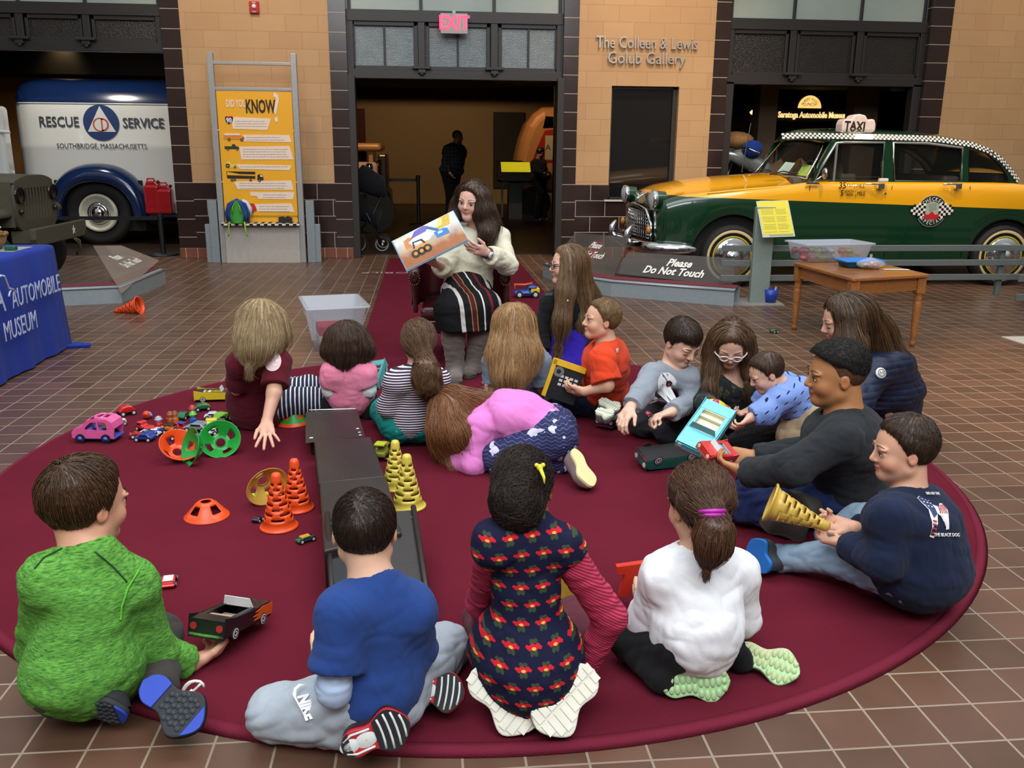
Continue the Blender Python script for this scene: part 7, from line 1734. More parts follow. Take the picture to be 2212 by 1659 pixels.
hair(q.root, q.loc, q.C, q.R, q.hs, hairmat('3a2818', '8a6a48'), num=2600, ln=.62, rad=.0015, vox=.006, seed=21, infl=.055, crown=(0, .15, .5), line=((-.5, -.34, -.2, -.05, .05, .12, .22, .34), (-.45, -.45, -.4, -.35, -.25, .10, .30, .42)),
     masses=[([L(0, -.2, .1), Jt((1252, 640, 5.40)), Jt((1262, 700, 5.36)), Jt((1268, 752, 5.32))], [.085, .075, .07, .02]), ([L(-.25, .0, .1), Jt((1222, 630, 5.26)), Jt((1214, 690, 5.22)), Jt((1208, 730, 5.22))], [.05, .05, .045, .012]), ([L(.1, -.3, 0), Jt((1272, 640, 5.5)), Jt((1280, 700, 5.46))], [.06, .06, .02])], clumpy=.12)
glasses(q, '1a1614', r=.078, th=.010)
p = Vector(Jt((1226, 650, 5.20))-q.loc); MB().tube([Vector(Jt((1222, 626, 5.28))-q.loc), p, Vector(Jt((1238, 628, 5.24))-q.loc)], .002, 5).ball(p, .012, 10).build('necklace', plain('c9c9c6', .2, .8), q.root)
p, n, bv = onshirt(q, (1186, 636), .3); MB().box((0, 0, .002), (.05, .018, .004), m=frame(p+n*.003, y=(0, .2, 1), z=n)).build('name_badge', plain('4a4a4c', .3), q.root)

# ================================================================ figures in the gallery
j = dict(P=(975, 372, 18.0), N=(985, 312, 18.0), H=(989, 296, 17.97), SL=(966, 322, 17.85), SR=(996, 322, 18.15), EL=(962, 350, 17.8), WL=(972, 374, 17.75), HL=((978, 384, 17.72), (1, 0, 0), 1, .5), ER=(996, 350, 18.2), WR=(992, 372, 18.1), HR=((992, 382, 18.05), (-1, 0, 0), -1, .5),
         KL=(972, 420, 17.95), AL=(970, 474, 18.0), KR=(980, 420, 18.05), AR=(978, 473, 18.1))
g = G('dark_plaid'); x, y, z = g.xyz(); PLD = g.done(g.mix(((x/.07).mod(1.0) < .3).mx((z/.07).mod(1.0) < .3), sr('14161f'), sr('2a3448')), .9)
q = person('man in a dark plaid shirt standing far inside the dark gallery', j, .245, (75, 5, 0), 'b88f78', dict(m=PLD, sl=1.9, off=.02, hem=.12, amp=.008), dict(m=cloth('15141a'), off=.02, amp=.01), vox=.012, tw=1.25, td=1.2, kid=False, eyes=None, arm=1.1, leg=1.0)
for k in 'LR': a = q.j['A'+k]; shoe(q.root, q.loc, A3((a[0]-.08, a[1], .0)), A3((a[0]+.2, a[1], .0)), (0, 0, -1), .11, [BLACKM, BLACKM], h=.1)
hair(q.root, q.loc, q.C, q.R, q.hs, hairmat('6b635c', '8a8078'), num=500, ln=.02, rad=.0015, vox=.012, seed=22, infl=.012, line=((-.5, -.32, -.16, -.05, .02, .10, .20), (-.2, -.2, -.1, .12, .2, .8, .9)))
j = dict(P=(1164, 385, 19.0), N=(1162, 345, 19.0), H=(1168, 330, 18.97), SL=(1154, 352, 18.9), SR=(1174, 352, 19.1), EL=(1160, 370, 18.8), WL=(1176, 374, 18.7), ER=(1178, 370, 19.1), WR=(1184, 378, 18.9), KL=(1166, 415, 18.95), AL=(1160, 468, 18.95), KR=(1172, 415, 19.05), AR=(1176, 466, 19.05))
q = person('child in dark clothes standing by the glowing podium in the gallery', j, .21, (60, 15, 0), 'a07a60', dict(m=cloth('131318'), sl=1.9, off=.018, hem=.1, amp=.006), dict(m=cloth('101014'), off=.016, amp=.006), vox=.012, tw=1.15, td=1.2, eyes=None)
for k in 'LR': a = q.j['A'+k]; shoe(q.root, q.loc, A3((a[0]-.06, a[1], .0)), A3((a[0]+.14, a[1], .0)), (0, 0, -1), .08, [BLACKM, BLACKM], h=.07)
hair(q.root, q.loc, q.C, q.R, q.hs, hairmat('15100d', '2a1f18'), num=500, ln=.025, rad=.0015, vox=.012, seed=23, infl=.04)
# ================================================================ furniture around the ring
CLB = cloth('14308f', 1, .1)
t = thing('display_table', 'table under a royal blue museum tablecloth at the left edge', 'table', (-3.6, 6.0, 0))
MB().bb((-.9, -.75, .70), (.85, .6, .74)).build('tabletop', plain('8a8a86', .5), t)
for x in (-.8, .75):
    for y in (-.65, .5): MB().cyl((x, y, 0), (x, y, .7), .018, n=8).build('leg', plain('6a6a6a', .4, .5), t)
rows = []; N_ = 90
per = [(-.95+1.88*i/24, -.80) for i in range(24)]+[(.93, -.80+1.50*i/24) for i in range(24)]+[(.93-1.88*i/24, .70) for i in range(24)]+[(-.95, .70-1.50*i/18) for i in range(18)]
for k, (f, z) in enumerate(((.0, .752), (.97, .753), (1.0, .745), (1.008, .72), (1.02, .5), (1.035, .25), (1.05, .012))):
    row = []
    for i, (x, y) in enumerate(per):
        w = (.012*math.sin(i*.9)+.008*math.sin(i*2.1))*max(0, (k-2))/4
        row.append(Vector((x*f*1.0+(w if abs(x) > .9 else 0), y*f+(w if abs(y) > .69 else 0), z)))
    rows.append(row)
co = MB().grid(rows, closed=True); 
cl_ = co.build('tablecloth', CLB, None); cl_.location = (-3.6, 6.0, 0); tag(cl_, 'royal blue tablecloth printed with a car and the words automobile museum', 'tablecloth')
MB().prism([(.90, .62), (1.12, .66), (1.10, .74), (.96, .78)], .004, .02).build('trailing_corner', CLB, cl_)
def cm(y, z): return T(1.0+.02, y, z) @ rotm(PI/2, 0, PI/2)
SLV2 = plain('b9c4e0', .6)
for s, y, z, sz, sx in (('AUTOMOBILE', .14, .50, .17, .72), ('MUSEUM', -.16, .32, .17, .72), ('A', -.40, .53, .26, .8), ('M', -.60, .35, .26, .8)):
    text('lettering', s, sz, SLV2, cm(y, z), cl_, .0012, sx=sx)
MB().tube([(1.025, -.75, .63), (1.025, -.35, .67), (1.02, -.30, .66), (1.02, -.26, .58), (1.022, -.2, .56)], .008, 6).tube([(1.02, -.22+.055*math.cos(a), .51+.055*math.sin(a)) for a in np.linspace(.5, 2.8, 12)], .006, 6).build('car_outline', SLV2, cl_)
t = thing('wicker_basket', 'round wicker basket of pens on the blue table', 'basket', (-2.98, 6.32, .757))
g = G('wicker'); x, y, z = g.xyz(None, 'Generated'); g.bump(((z*60.0).sin()*(x*70.0).sin()), .8, .01); WK = g.done(g.mix(((z*22.0).mod(1.0)), sr('8a5a2a'), sr('c39250')), .7)
MB().lathe([(.001, .004), (.12, .004), (.15, .05), (.165, .10), (.155, .10), (.14, .05), (.11, .012), (.001, .012)], 36).build('bowl', WK, t)
MB().tube([(.162*math.cos(a), .162*math.sin(a), .102+.004*math.sin(a*18)) for a in np.linspace(0, 2*PI, 72)[:-1]], .010, 6, closed=True).build('rim', WK, t)
for a, c in ((.2, 'd9d4cc'), (2.4, 'a32638'), (4.0, 'e2e2e2')):
    o = MB().cyl((.0, .0, .03), (.13*math.cos(a), .13*math.sin(a), .15), .009, n=8).build('marker_pen', plain(c, .4)); o.location = (-2.98, 6.32, .757); tag(o, {'d9d4cc': 'cream', 'a32638': 'red', 'e2e2e2': 'white'}[c]+' marker pen sticking out of the wicker basket', 'pen')
o = MB().bb((-.13, -.16, 0), (.13, .14, .004)).build('printed_leaflet', plain('9aa0a4', .5, var=.4, scale=60)); o.location = (-2.85, 6.35, .754); tag(o, 'grey printed leaflet at the corner of the blue table', 'paper')
o = MB().bb((-.035, -.025, 0), (.035, .025, .028)).build('green_toy_block', plain('1f5c3a', .4), bev=.006); o.location = (-2.76, 6.25, .76); tag(o, 'small dark green toy on the leaflet', 'toy')

OAK = G('honey_oak'); x, y, z = OAK.xyz(); OAK = OAK.done(OAK.mix(OAK.noise(4, 5, OAK.mul3(OAK.co(), (14, 2, 14))), sr('7a451d'), sr('b5763c')), .3, spec=.5, coat=.3)
TZ = .56
cs = [gd(1713, 566, TZ), gd(1843, 601, TZ), gd(2008, 592, TZ)]; cs.append(cs[0]+cs[2]-cs[1]); cc = (cs[0]+cs[2])/2
t = thing('wooden_table', 'low honey oak table with turned legs behind the woman in navy', 'table', (cc.x, cc.y, 0)); O_ = Vector((cc.x, cc.y, 0))
q4 = [(p.x-cc.x, p.y-cc.y) for p in cs]
MB().prism(q4, TZ-.028, TZ).build('tabletop', OAK, t, bev=.008, seg=3)
ap = [Vector((x*.88, y*.90, 0)) for x, y in q4]
m = MB()
for a, b in zip(ap, ap[1:]+ap[:1]):
    d = (b-a).normalized(); n = Vector((d.y, -d.x, 0))*.010; m.add([a+n+Vector((0, 0, TZ-.125)), b+n+Vector((0, 0, TZ-.125)), b-n+Vector((0, 0, TZ-.125)), a-n+Vector((0, 0, TZ-.125)), a+n+Vector((0, 0, TZ-.028)), b+n+Vector((0, 0, TZ-.028)), b-n+Vector((0, 0, TZ-.028)), a-n+Vector((0, 0, TZ-.028))], [(0, 3, 2, 1), (4, 5, 6, 7), (0, 1, 5, 4), (1, 2, 6, 5), (2, 3, 7, 6), (3, 0, 4, 7)])
m.build('apron', OAK, t)
for p in ap:
    l = MB().bb((p.x-.033, p.y-.033, TZ-.15), (p.x+.033, p.y+.033, TZ-.028)); l.build('leg_block', OAK, t, bev=.004)
    MB().lathe([(.001, 0), (.018, 0), (.022, .03), (.014, .045), (.021, .06), (.023, .10), (.031, .30), (.030, .34), (.022, .355), (.032, .375), (.024, .39), (.033, .41)], 20, m=T(p.x, p.y, 0)).build('leg', OAK, t)
def tub(name, label, loc, rz, w, d, h, fl, mt, rimc=None, lip=.02):
    t = thing(name, label, 'plastic bin', loc, rz)
    def ring(f, z, r=.03):
        a, b = w/2*f, d/2*f; o = []
        for sx, sy, a0 in ((1, 1, 0), (-1, 1, PI/2), (-1, -1, PI), (1, -1, 1.5*PI)):
            o += [Vector((sx*(a-r)+r*math.cos(a0+k*PI/8), sy*(b-r)+r*math.sin(a0+k*PI/8), z)) for k in range(5)]
        return o
    MB().grid([ring(.02, .004), ring(fl, .004), ring(1, h), ring(1+lip/w*2, h+.001), ring(1+lip/w*2, h-.012)], closed=True).build('tub', mt, t, solid=.003)
    return t
g = G('clear_plastic'); CLP = g.done((.60, .63, .70), .25, spec=.5, alpha=.38)
PAP = plain('e4e2de', .6); WTH = plain('dedcd8', .5)
pal = ['c22630', '2a5fb5', 'e0b52a', '3f9a45', 'd9742a', '8a4a9a', 'd9d9d6']
p = gd(1800, 562, TZ+.01)
BX = tub('toy_bin', 'clear plastic bin of toy vehicles on the oak table', (p.x, p.y+.10, TZ+.003), .12, .60, .36, .15, .88, CLP)
for i in range(26):
    a = (-.24+.07*(i % 7)+random.uniform(-.02, .02), -.11+.07*(i//7 % 4)); c = pal[i*5 % 7]
    o = MB().ball((0, 0, 0), (.042, .03, .026), 10).box((0, 0, .018), (.04, .035, .02)).build('toy_vehicle', plain(['a8585c', '6a8a9a', 'a8a06a', '6f9a6a', 'b07a5a', '8a6a8a', 'b9b9b6'][i*5 % 7], .5)); o.location = (p.x+a[0], p.y+.10+a[1], TZ+.032+.04*(i//14)); o.rotation_euler = (0, 0, i*1.1)
    tag(o, 'small toy vehicle inside the clear bin on the oak table', 'toy', 'toys in the clear bin on the table')
p = gd(1835, 572, TZ)
BT_ = tub('toy_tray', 'shallow blue plastic tray beside the bin on the oak table', (p.x+.02, p.y-.12, TZ+.003), .05, .30, .20, .055, .9, plain('2f7fd0', .35))
p = gd(1872, 580, TZ); g = G('cellophane'); CEL = g.done((.75, .75, .78), .12, spec=.8, alpha=.3)
b = thing('bag_of_toys', 'clear plastic bag of colourful little toys on the oak table', 'bag', (p.x, p.y-.05, TZ+.003))
rr_ = []
for i in range(10):
    v = i/9; rr_.append([Vector(((.10*(math.sin(PI*min(1, v*1.15+.12)))+.01)*math.cos(a)*(1+.14*math.sin(a*5+i)), .07*(math.sin(PI*min(1, v*1.15+.12))+.1)*math.sin(a)*(1+.1*math.cos(a*4+i)), .004+.11*v)) for a in np.linspace(0, 2*PI, 30)[:-1]])
MB().grid(rr_, closed=True).build('film', CEL, b)
for i in range(12):
    a = i*2.4; r_ = .012+.055*math.sqrt(i/12)
    o = MB().ball((0, 0, 0), (.018, .014, .013), 8).build('toy_in_bag', plain(pal[i % 6], .4)); o.location = (p.x+r_*math.cos(a), p.y-.05+r_*.6*math.sin(a), TZ+.02+.016*(i % 3)); tag(o, 'tiny bright toy inside the clear bag on the oak table', 'toy', 'toys in the clear bag')
p = gd(1935, 583, TZ); o = MB().bb((-.10, -.025, 0), (.10, .025, .002)).build('paper_slip', PAP); o.location = (p.x, p.y, TZ+.003); o.rotation_euler = (0, 0, -.12); tag(o, 'white paper slip on the right of the oak table', 'paper')
# clear storage bin on the floor
p = gd(712, 725, .0)
B2 = tub('storage_bin', 'tall clear storage bin holding card toy cars on the tiled floor', (-.70, 6.68, 0), .22, .42, .56, .33, .74, CLP, lip=.022)
for s in (-1, 1): MB().bb((s*.215-.004, -.08, .25), (s*.215+.004, .08, .29)).build('handle', CLP, B2)
for k, (c, z) in enumerate((('c22640', .12), ('e8dfb8', .05))):
    o = MB().bb((-.12, -.13, -.035), (.12, .10, .035)).build('card_car_box', plain(c, .5), bev=.006); o.location = (-.70, 6.62, z+.02); o.rotation_euler = (0, 0, .22); tag(o, ['red card car box stacked in the storage bin', 'cream and orange card car box at the bottom of the storage bin'][k], 'box')
    if k == 1: MB().cyl((.06, -.131, -.01), (.06, -.136, -.01), .025, n=20).build('printed_wheel', plain('7a90a8', .4), o); MB().bb((-.12, -.134, -.035), (.12, -.131, .0)).build('orange_band', plain('dd9636', .5), o)
    else: MB().bb((-.005, -.134, -.035), (.005, -.131, .035)).build('divider', WTH, o)
o = MB().bb((-.16, -.16, 0), (.2, .16, .006)).build('white_floor_plate', plain('c9bfae', .4)); p = gd(2205, 737); o.location = (p.x+.1, p.y, 0); tag(o, 'pale flat floor plate at the right edge of the hall', 'floor plate')

# ================================================================ track ramp
TRK = G('black_moulded_plastic'); TRK.bump(TRK.noise(80, 2), .15, .003); TRK = TRK.done(TRK.mix(TRK.noise(5, 3), sr('1d1918'), sr('312b29')), .38, spec=.5)
def slab(m, pts, th, mi=None):
    P = [Vector(p) for p in pts]; Q = [p-Vector((0, 0, th)) for p in P]
    m.add(P+Q, [(3, 2, 1, 0), (4, 5, 6, 7), (0, 1, 5, 4), (1, 2, 6, 5), (2, 3, 7, 6), (3, 0, 4, 7)], mi=mi); return m
t = thing('toy_ramp', 'long black plastic car ramp lying across the rug', 'toy ramp', (-.25, 3.0, RZ)); o3 = Vector((-.25, 3.0, RZ))
def qd(l): return [gd(x, y, z)-o3 for x, y, z in l]
def block(nm, top, zb=.004, inset=1.0):
    P = qd(top); m = MB(); c = sum(P, Vector())/4
    Q = [Vector((c.x+(p.x-c.x)*inset, c.y+(p.y-c.y)*inset, zb)) for p in P]
    m.add(P+Q, [(3, 2, 1, 0), (4, 5, 6, 7), (0, 1, 5, 4), (1, 2, 6, 5), (2, 3, 7, 6), (3, 0, 4, 7)]); return m.build(nm, TRK, t, bev=.006)
block('rear_flap', [(660, 957, .105), (789, 943, .105), (771, 884, .115), (660, 890, .115)], .09)
block('rear_block', [(668, 955, .085), (780, 943, .085), (765, 892, .09), (668, 895, .09)], inset=.95)
m = MB()
for u, v, s_ in ((668, 915, 4), (668, 928, 5), (672, 946, 7), (768, 910, 4), (772, 926, 6), (776, 934, 5), (778, 940, 5)):
    p = gd(u, v, .107)-o3; k = s_*.0011; m.prism([(p.x-k, p.y-k), (p.x+k*1.3, p.y-k*.6), (p.x+k, p.y+k), (p.x-k*.8, p.y+k*.7)], p.z+.0, p.z+.0015)
m.build('torn_label', PAP, t)
m = MB(); a, b = gd(668, 886, .118)-o3, gd(768, 883, .118)-o3; m.tube([a, b], .004, 5).build('torn_edge', PAP, t)
block('second_block', [(688, 1043, .15), (831, 1029, .15), (801, 943, .13), (678, 953, .13)], inset=1.0)
p = gd(751, 1004, .1415)-o3; MB().tube([p+Vector((.024*math.cos(a), .024*math.sin(a)*.8, .001)) for a in np.linspace(0, 2*PI, 20)[:-1]], .0015, 5, closed=True).build('moulded_ring', TRK, t)
block('third_block', [(700, 1190, .17), (868, 1150, .17), (834, 1029, .165), (690, 1041, .165)], inset=1.0)
block('front_chute', [(730, 1480, .03), (948, 1452, .03), (893, 1100, .185), (707, 1114, .185)], inset=1.0)
P = qd([(730, 1480, .03), (948, 1452, .03), (893, 1100, .185), (707, 1114, .185)])
for a, b in ((P[0], P[3]), (P[1], P[2])): MB().tube([a+Vector((0, 0, .004)), (a+b)/2+Vector((0, 0, .012)), b+Vector((0, 0, .01))], .010, 6).build('side_rail', TRK, t)
for a in (P[2], P[3]): 
    q_ = a+((P[0]+P[1])/2-a)*.07; MB().cyl(q_, q_+Vector((0, 0, .006)), .005, n=10).build('rivet', plain('8a8683', .3, .6), t)
a, b = gd(735, 1262, .135)-o3, gd(745, 1320, .11)-o3
slab(MB(), [gd(722, 1262, .125)-o3, gd(760, 1258, .125)-o3, gd(748, 1205, .15)-o3, gd(716, 1208, .15)-o3], .004).build('track_pocket', plain('10151a', .3), t)

# ================================================================ cones
def slotted(prof, n, slots, M, flip=False):
    m = MB(); R_ = len(prof)
    vs = [(r*math.cos(2*PI*i/n), r*math.sin(2*PI*i/n), z) for r, z in prof for i in range(n)]; fs = []
    for j in range(R_-1):
        for i in range(n):
            if any(j0 <= j < j1 and ((i-i0) % n) < w for j0, j1, i0, w in slots): continue
            fs.append((j*n+i, j*n+(i+1) % n, (j+1)*n+(i+1) % n, (j+1)*n+i))
    return m.add(vs, fs, True, m=M)
def plastic(h, tr=.0):
    g = G('cone_plastic'); g.bump(g.noise(10), .2, .004); g.done(g.mix(g.noise(12, 2), tuple(v*.9 for v in sr(h)), sr(h)), .32, spec=.5, sss=0); return g.mat
PO, PY, PG_, PYB = plastic('e8501c'), plastic('d3bf4e'), plastic('1f9a3a'), plastic('caa64a')
def tall_cone(label, M, mt, grp=None, S=1.0, lv=8):
    t = thing('traffic_cone', label, 'cone', mw=M, group=grp); n = 64
    prof = [(.066, 0), (.062, .012), (.053, .024)]; 
    for i in range(2*lv+1): prof.append((.055-.035*((i+(.22 if i % 2 else 0))/(2*lv)), .028+.150*(i+(.22 if i % 2 else 0))/(2*lv)))
    prof += [(.019, .185), (.0175, .205), (.013, .214), (.004, .217), (.0005, .217)]
    prof = [(r*S, z*S) for r, z in prof]; sl = []
    for k in range(lv): sl += [(4+2*k, 5+2*k, (0 if k % 2 else 9)+s*16, 10) for s in range(4)]
    slotted(prof, n, sl, None).build('cone_shell', mt, t, solid=.003)
    MB().lathe([(.066*S, 0), (.073*S, .001), (.072*S, .006), (.062*S, .012)], 48).build('base_rim', mt, t)
    return t
def up(px, py, lean=(0, 0), rz=0): p = gd(px, py, RZ); return T(p.x, p.y, RZ+.001) @ rotm(lean[0], lean[1], rz)
tall_cone('slotted orange cone standing nearer the camera by the ramp', up(603, 1138, (0, 0), .3), PO, S=1.02)
tall_cone('slotted orange cone standing behind another orange one by the ramp', up(641, 1098, (0, 0), 1.0), PO, S=.98)
tall_cone('slotted pale yellow cone standing nearest the crawling girl', up(881, 1094, (0, 0), .3), PY, S=1.04)
tall_cone('slotted pale yellow cone half hidden behind its twin by the ramp', up(856, 1052, (0, 0), .9), PY, S=.98)
p0, p1 = gd(302, 660, .07), gd(248, 668, .03); tall_cone('slotted orange cone lying on its side on the tiles', frame(Vector((p0.x, p0.y, .072)), z=p1-p0+Vector((0, 0, -.02))), PO, S=1.15)
p0, p1 = at(1662, 1085, 2.63), at(1792, 1140, 2.55); tall_cone('slotted yellow cone held by the boy with the dog print top', frame(p0, z=p1-p0), PYB, S=(p1-p0).length/.217)
def saucer(label, M, mt, grp=None, R=.10, H=.055):
    t = thing('disc_cone', label, 'disc cone', mw=M, group=grp); n = 64
    prof = [(R, 0), (R*.97, .003), (R*.86, H*.2), (R*.74, H*.40), (R*.57, H*.68), (R*.48, H*.84), (R*.34, H*.98), (R*.24, H), (R*.24, H*.97)]
    slotted(prof, n, [(3, 5, s*16, 7) for s in range(4)], None).build('disc_shell', mt, t, solid=.0025); return t
saucer('flat orange disc cone lying alone on the open rug', up(447, 1115, (0, 0), -2.55), PO, R=.088, H=.062)
saucer('green disc cone stacked on an orange one near the black ramp', up(632, 914, (0, 0), -2.4), PG_, R=.085, H=.075)
q_ = saucer('orange disc cone under the green one near the black ramp', T(gd(632, 914, RZ)+Vector((0, 0, .001))), PO, R=.088, H=.060)
def tilt(px, py, h, nx, R, rz=0): p = gd(px, py, RZ+h); return frame(p, z=Vector(nx)) @ rotm(0, 0, rz)
saucer('orange disc cone tipped on edge against the toy pile', tilt(388, 960, .075, (-.35, .45, -.75), .1, .4), PO, R=.092, H=.06)
saucer('green disc cone tipped on edge, its rim turned towards the camera', tilt(410, 966, .078, (.75, .5, -.3), .1), PG_, R=.092, H=.05)
saucer('green disc cone tipped up, its open bowl facing the camera', tilt(475, 948, .075, (-.15, .75, -.55), .1, .6), PG_, R=.095, H=.06)
saucer('translucent yellow disc cone standing on edge behind the orange cones', tilt(578, 1052, .088, (-.5, .8, .25), .1, .9), PYB, R=.088, H=.05)

# ================================================================ toy vehicles
TYRE = plain('141416', .6); WIN = plain('1a222c', .15)
def pose(px, py, yaw, z=None, rx=0, ry=0): p = gd(px, py, RZ if z is None else z); return T(p.x, p.y, (RZ+.001) if z is None else z) @ rotm(rx, ry, math.radians(yaw))
def toycar(label, M, L=.075, W=.038, H=.032, c='c0202a', c2=None, kind='car', wr=.010, wc='c9c9c9', grp=None, cat='toy car', name='toy_car'):
    "x is forward"
    t = thing(name, label, cat, mw=M, group=grp); A = plain(c, .25, coat=.4); B = plain(c2, .3) if c2 else A
    pr = {'car': [(-.5, .25), (-.5, .62), (-.36, .68), (-.24, .98), (.12, 1.0), (.26, .66), (.46, .56), (.5, .25)], 'truck': [(-.5, .25), (-.5, .6), (.02, .6), (.05, 1.0), (.36, 1.0), (.46, .6), (.5, .25)],
          'bus': [(-.5, .22), (-.5, .95), (-.46, 1.0), (.40, 1.0), (.47, .9), (.5, .5), (.5, .22)], 'round': [(-.5, .3), (-.48, .6), (-.3, .9), (0, 1.0), (.25, .92), (.42, .6), (.5, .3)], 'racer': [(-.5, .25), (-.48, .7), (-.3, .55), (-.1, .85), (.05, .6), (.4, .45), (.5, .25)]}[kind]
    MB().prism([(x*L, z*H) for x, z in pr], -W/2, W/2, m=VERT).build('body', A, t, bev=W*.14, seg=3)
    if kind in ('car', 'bus', 'truck'):
        x0, x1 = {'car': (-.24, .16), 'bus': (-.42, .38), 'truck': (.06, .34)}[kind]
        MB().bb((x0*L, -W*.505, .66*H), (x1*L, W*.505, .88*H)).build('windows', WIN, t, bev=.001)
    if c2: MB().bb((-.3*L, -W*.36, .93*H), (.2*L, W*.36, 1.04*H)).build('roof_panel', B, t, bev=.002)
    for x in (-.31, .31):
        for s in (-1, 1):
            w = MB().cyl((x*L, s*W*.36, wr), (x*L, s*W*.56, wr), wr, n=16).build('wheel', TYRE, t)
            MB().cyl((x*L, s*W*.56, wr), (x*L, s*W*.585, wr), wr*.55, n=12).build('hub', plain(wc, .3), w)
    return t
def figure(label, M, c='2a5fb5', hc='e6b79a', hat='c22630', grp=None):
    t = thing('toy_figure', label, 'toy figure', mw=M, group=grp)
    MB().lathe([(.001, 0), (.014, 0), (.016, .008), (.013, .022), (.009, .028), (.001, .03)], 18).build('torso', plain(c, .4), t)
    MB().ball((0, 0, .038), .0125, 14).build('head', plain(hc, .5), t)
    MB().lathe([(.017, .040), (.014, .043), (.012, .05), (.001, .056)], 16).build('hat', plain(hat, .4), t)
    for s in (-1, 1): MB().tube([(s*.012, 0, .024), (s*.018, -.004, .016)], .004, 6).build('arm', plain(c, .4), t)
    return t
GP = 'toys heaped on the rug'
TL = [('red rounded toy car at the back edge of the rug', 274, 896, 35, dict(kind='round', L=.075, W=.05, H=.045, c='c01f22', wr=.012)),
 ('green toy car at the back of the toy pile', 396, 905, 80, dict(L=.07, c='1f6a3c')), ('dark green toy car beyond the pile, nearest the yellow card car', 438, 886, 20, dict(kind='round', L=.075, c='1f6b3f', W=.045)),
 ('orange flat toy car in the middle of the pile', 368, 931, 5, dict(L=.08, c='d06a1c', kind='racer', H=.03, c2='2a2320')), ('red toy truck at the left of the pile', 314, 930, 150, dict(kind='truck', c='c52a30', L=.08, H=.04)),
 ('red toy fire engine in the middle of the pile', 392, 928, 140, dict(kind='truck', c='b8202c', L=.075, c2='3a3f8f')), ('dark blue toy car at the left of the pile', 338, 940, 60, dict(kind='round', c='1c3f96', L=.06, W=.045)),
 ('dark blue toy jeep at the front left of the pile', 314, 952, 170, dict(kind='car', c='1a3a8c', L=.08, W=.045, H=.035)), ('red and black racing toy car at the left end of the pile', 299, 945, 20, dict(kind='racer', c='b0201e', L=.07)),
 ('white and grey toy trailer leaning at the left of the pile', 328, 940, -15, dict(kind='truck', c='cfd4da', L=.09, c2='c23a2a')), ('silver toy sports car at the centre of the pile', 428, 930, 165, dict(kind='car', c='7f8790', L=.11, W=.055, H=.038)),
 ('red toy car at the front of the pile', 387, 948, 10, dict(kind='round', c='b51c28', L=.075, W=.045, H=.036)), ('orange toy bulldozer at the front of the pile', 410, 948, -10, dict(kind='truck', c='e0901c', L=.06)),
 ('yellow toy truck with black wheels at the right of the pile', 458, 928, 100, dict(kind='truck', c='d8c21e', L=.09, W=.05, H=.045, wr=.016)), ('lime green toy monster truck at the right end of the pile', 480, 912, 60, dict(kind='round', c='6fb028', L=.075, W=.05, H=.045, wr=.018)),
 ('pale lilac toy car at the upper right of the pile', 462, 905, 5, dict(kind='car', c='c9c2d6', L=.08)), ('dark green toy tractor at the right of the pile', 470, 922, 30, dict(kind='truck', c='2a4a33', L=.07, wr=.014)),
 ('white and red toy ambulance at the lower right of the pile', 453, 940, 20, dict(kind='truck', c='d6d2d0', c2='b5242c', L=.06)), ('small blue toy at the front of the pile', 433, 950, 0, dict(kind='round', c='2a6fc0', L=.05, W=.03, H=.025))]
for lb, px, py, yw, kw in TL: toycar(lb, pose(px, py, yw) @ Matrix.Scale(1.22, 4), grp=GP, **kw)
FL = [('blue and yellow toy figure lying left of the pile', 322, 897, dict(c='7f9fd8', hc='f0c03a', hat='d0432a')), ('toy figure in a red hat and blue coat at the back of the pile', 417, 900, dict(c='2c4fae', hat='c22a2a')), ('toy figure with a green head and blue body in the pile', 418, 914, dict(c='1f5fc0', hc='7ac62e', hat='6ab82a')),
 ('small red and silver toy robot at the left of the pile', 344, 925, dict(c='b5202a', hc='c9c9cc', hat='a3a6ab')), ('orange-brown toy monkey figure in the pile', 369, 914, dict(c='a8501f', hc='c9814a', hat='8a3f18')), ('toy figure with an orange face beside the monkey', 379, 913, dict(c='b5622a', hc='e0a070', hat='7a3a1c'))]
for i, (lb, px, py, kw) in enumerate(FL): figure(lb, pose(px, py, i*50, rx=(1.2 if i == 0 else 0), z=RZ+.012 if i == 0 else None) @ Matrix.Scale(1.2, 4), grp=GP, **kw)
# pink toy car
M_ = pose(215, 950, 173) @ Matrix.Scale(.82, 4); t = thing('pink_toy_car', 'big pink plastic toy car with blue wheels near the edge of the rug', 'toy car', mw=M_)
PK = plain('e0609c', .3, coat=.3); BL2 = plain('4a5ac0', .4)
prf = [(-.125, .030), (-.128, .09), (-.118, .128), (-.085, .148), (-.01, .15), (.03, .142), (.07, .098), (.118, .082), (.132, .065), (.13, .030)]
ob = holed('body', prf, [[(-.085, .085), (-.083, .118), (-.066, .13), (-.035, .13), (-.035, .08), (-.07, .078)], [(-.024, .08), (-.024, .13), (.012, .128), (.045, .098), (.052, .082)]], PK, .005, -.062, par=t)
ob2 = holed('body', prf, [[(-.085, .085), (-.083, .118), (-.066, .13), (-.035, .13), (-.035, .08), (-.07, .078)], [(-.024, .08), (-.024, .13), (.012, .128), (.045, .098), (.052, .082)]], PK, .005, .062, par=t)
MB().grid([[Vector((x, y, z)) for y in (-.062, -.04, 0, .04, .062)] for x, z in prf[1:4]+[(-.075, .149)]], smooth=False).build('tailgate', PK, t, solid=.004)
MB().grid([[Vector((x, y, z)) for y in (-.062, 0, .062)] for x, z in prf[5:10]], smooth=False).build('bonnet', PK, t, solid=.004)
MB().tube([(-.085, -.045, .149), (-.01, -.045, .151), (.0, 0, .152), (-.01, .045, .151), (-.085, .045, .149)], .008, 8).tube([(-.045, -.05, .151), (-.045, .05, .151)], .007, 8).build('roof_frame', PK, t)
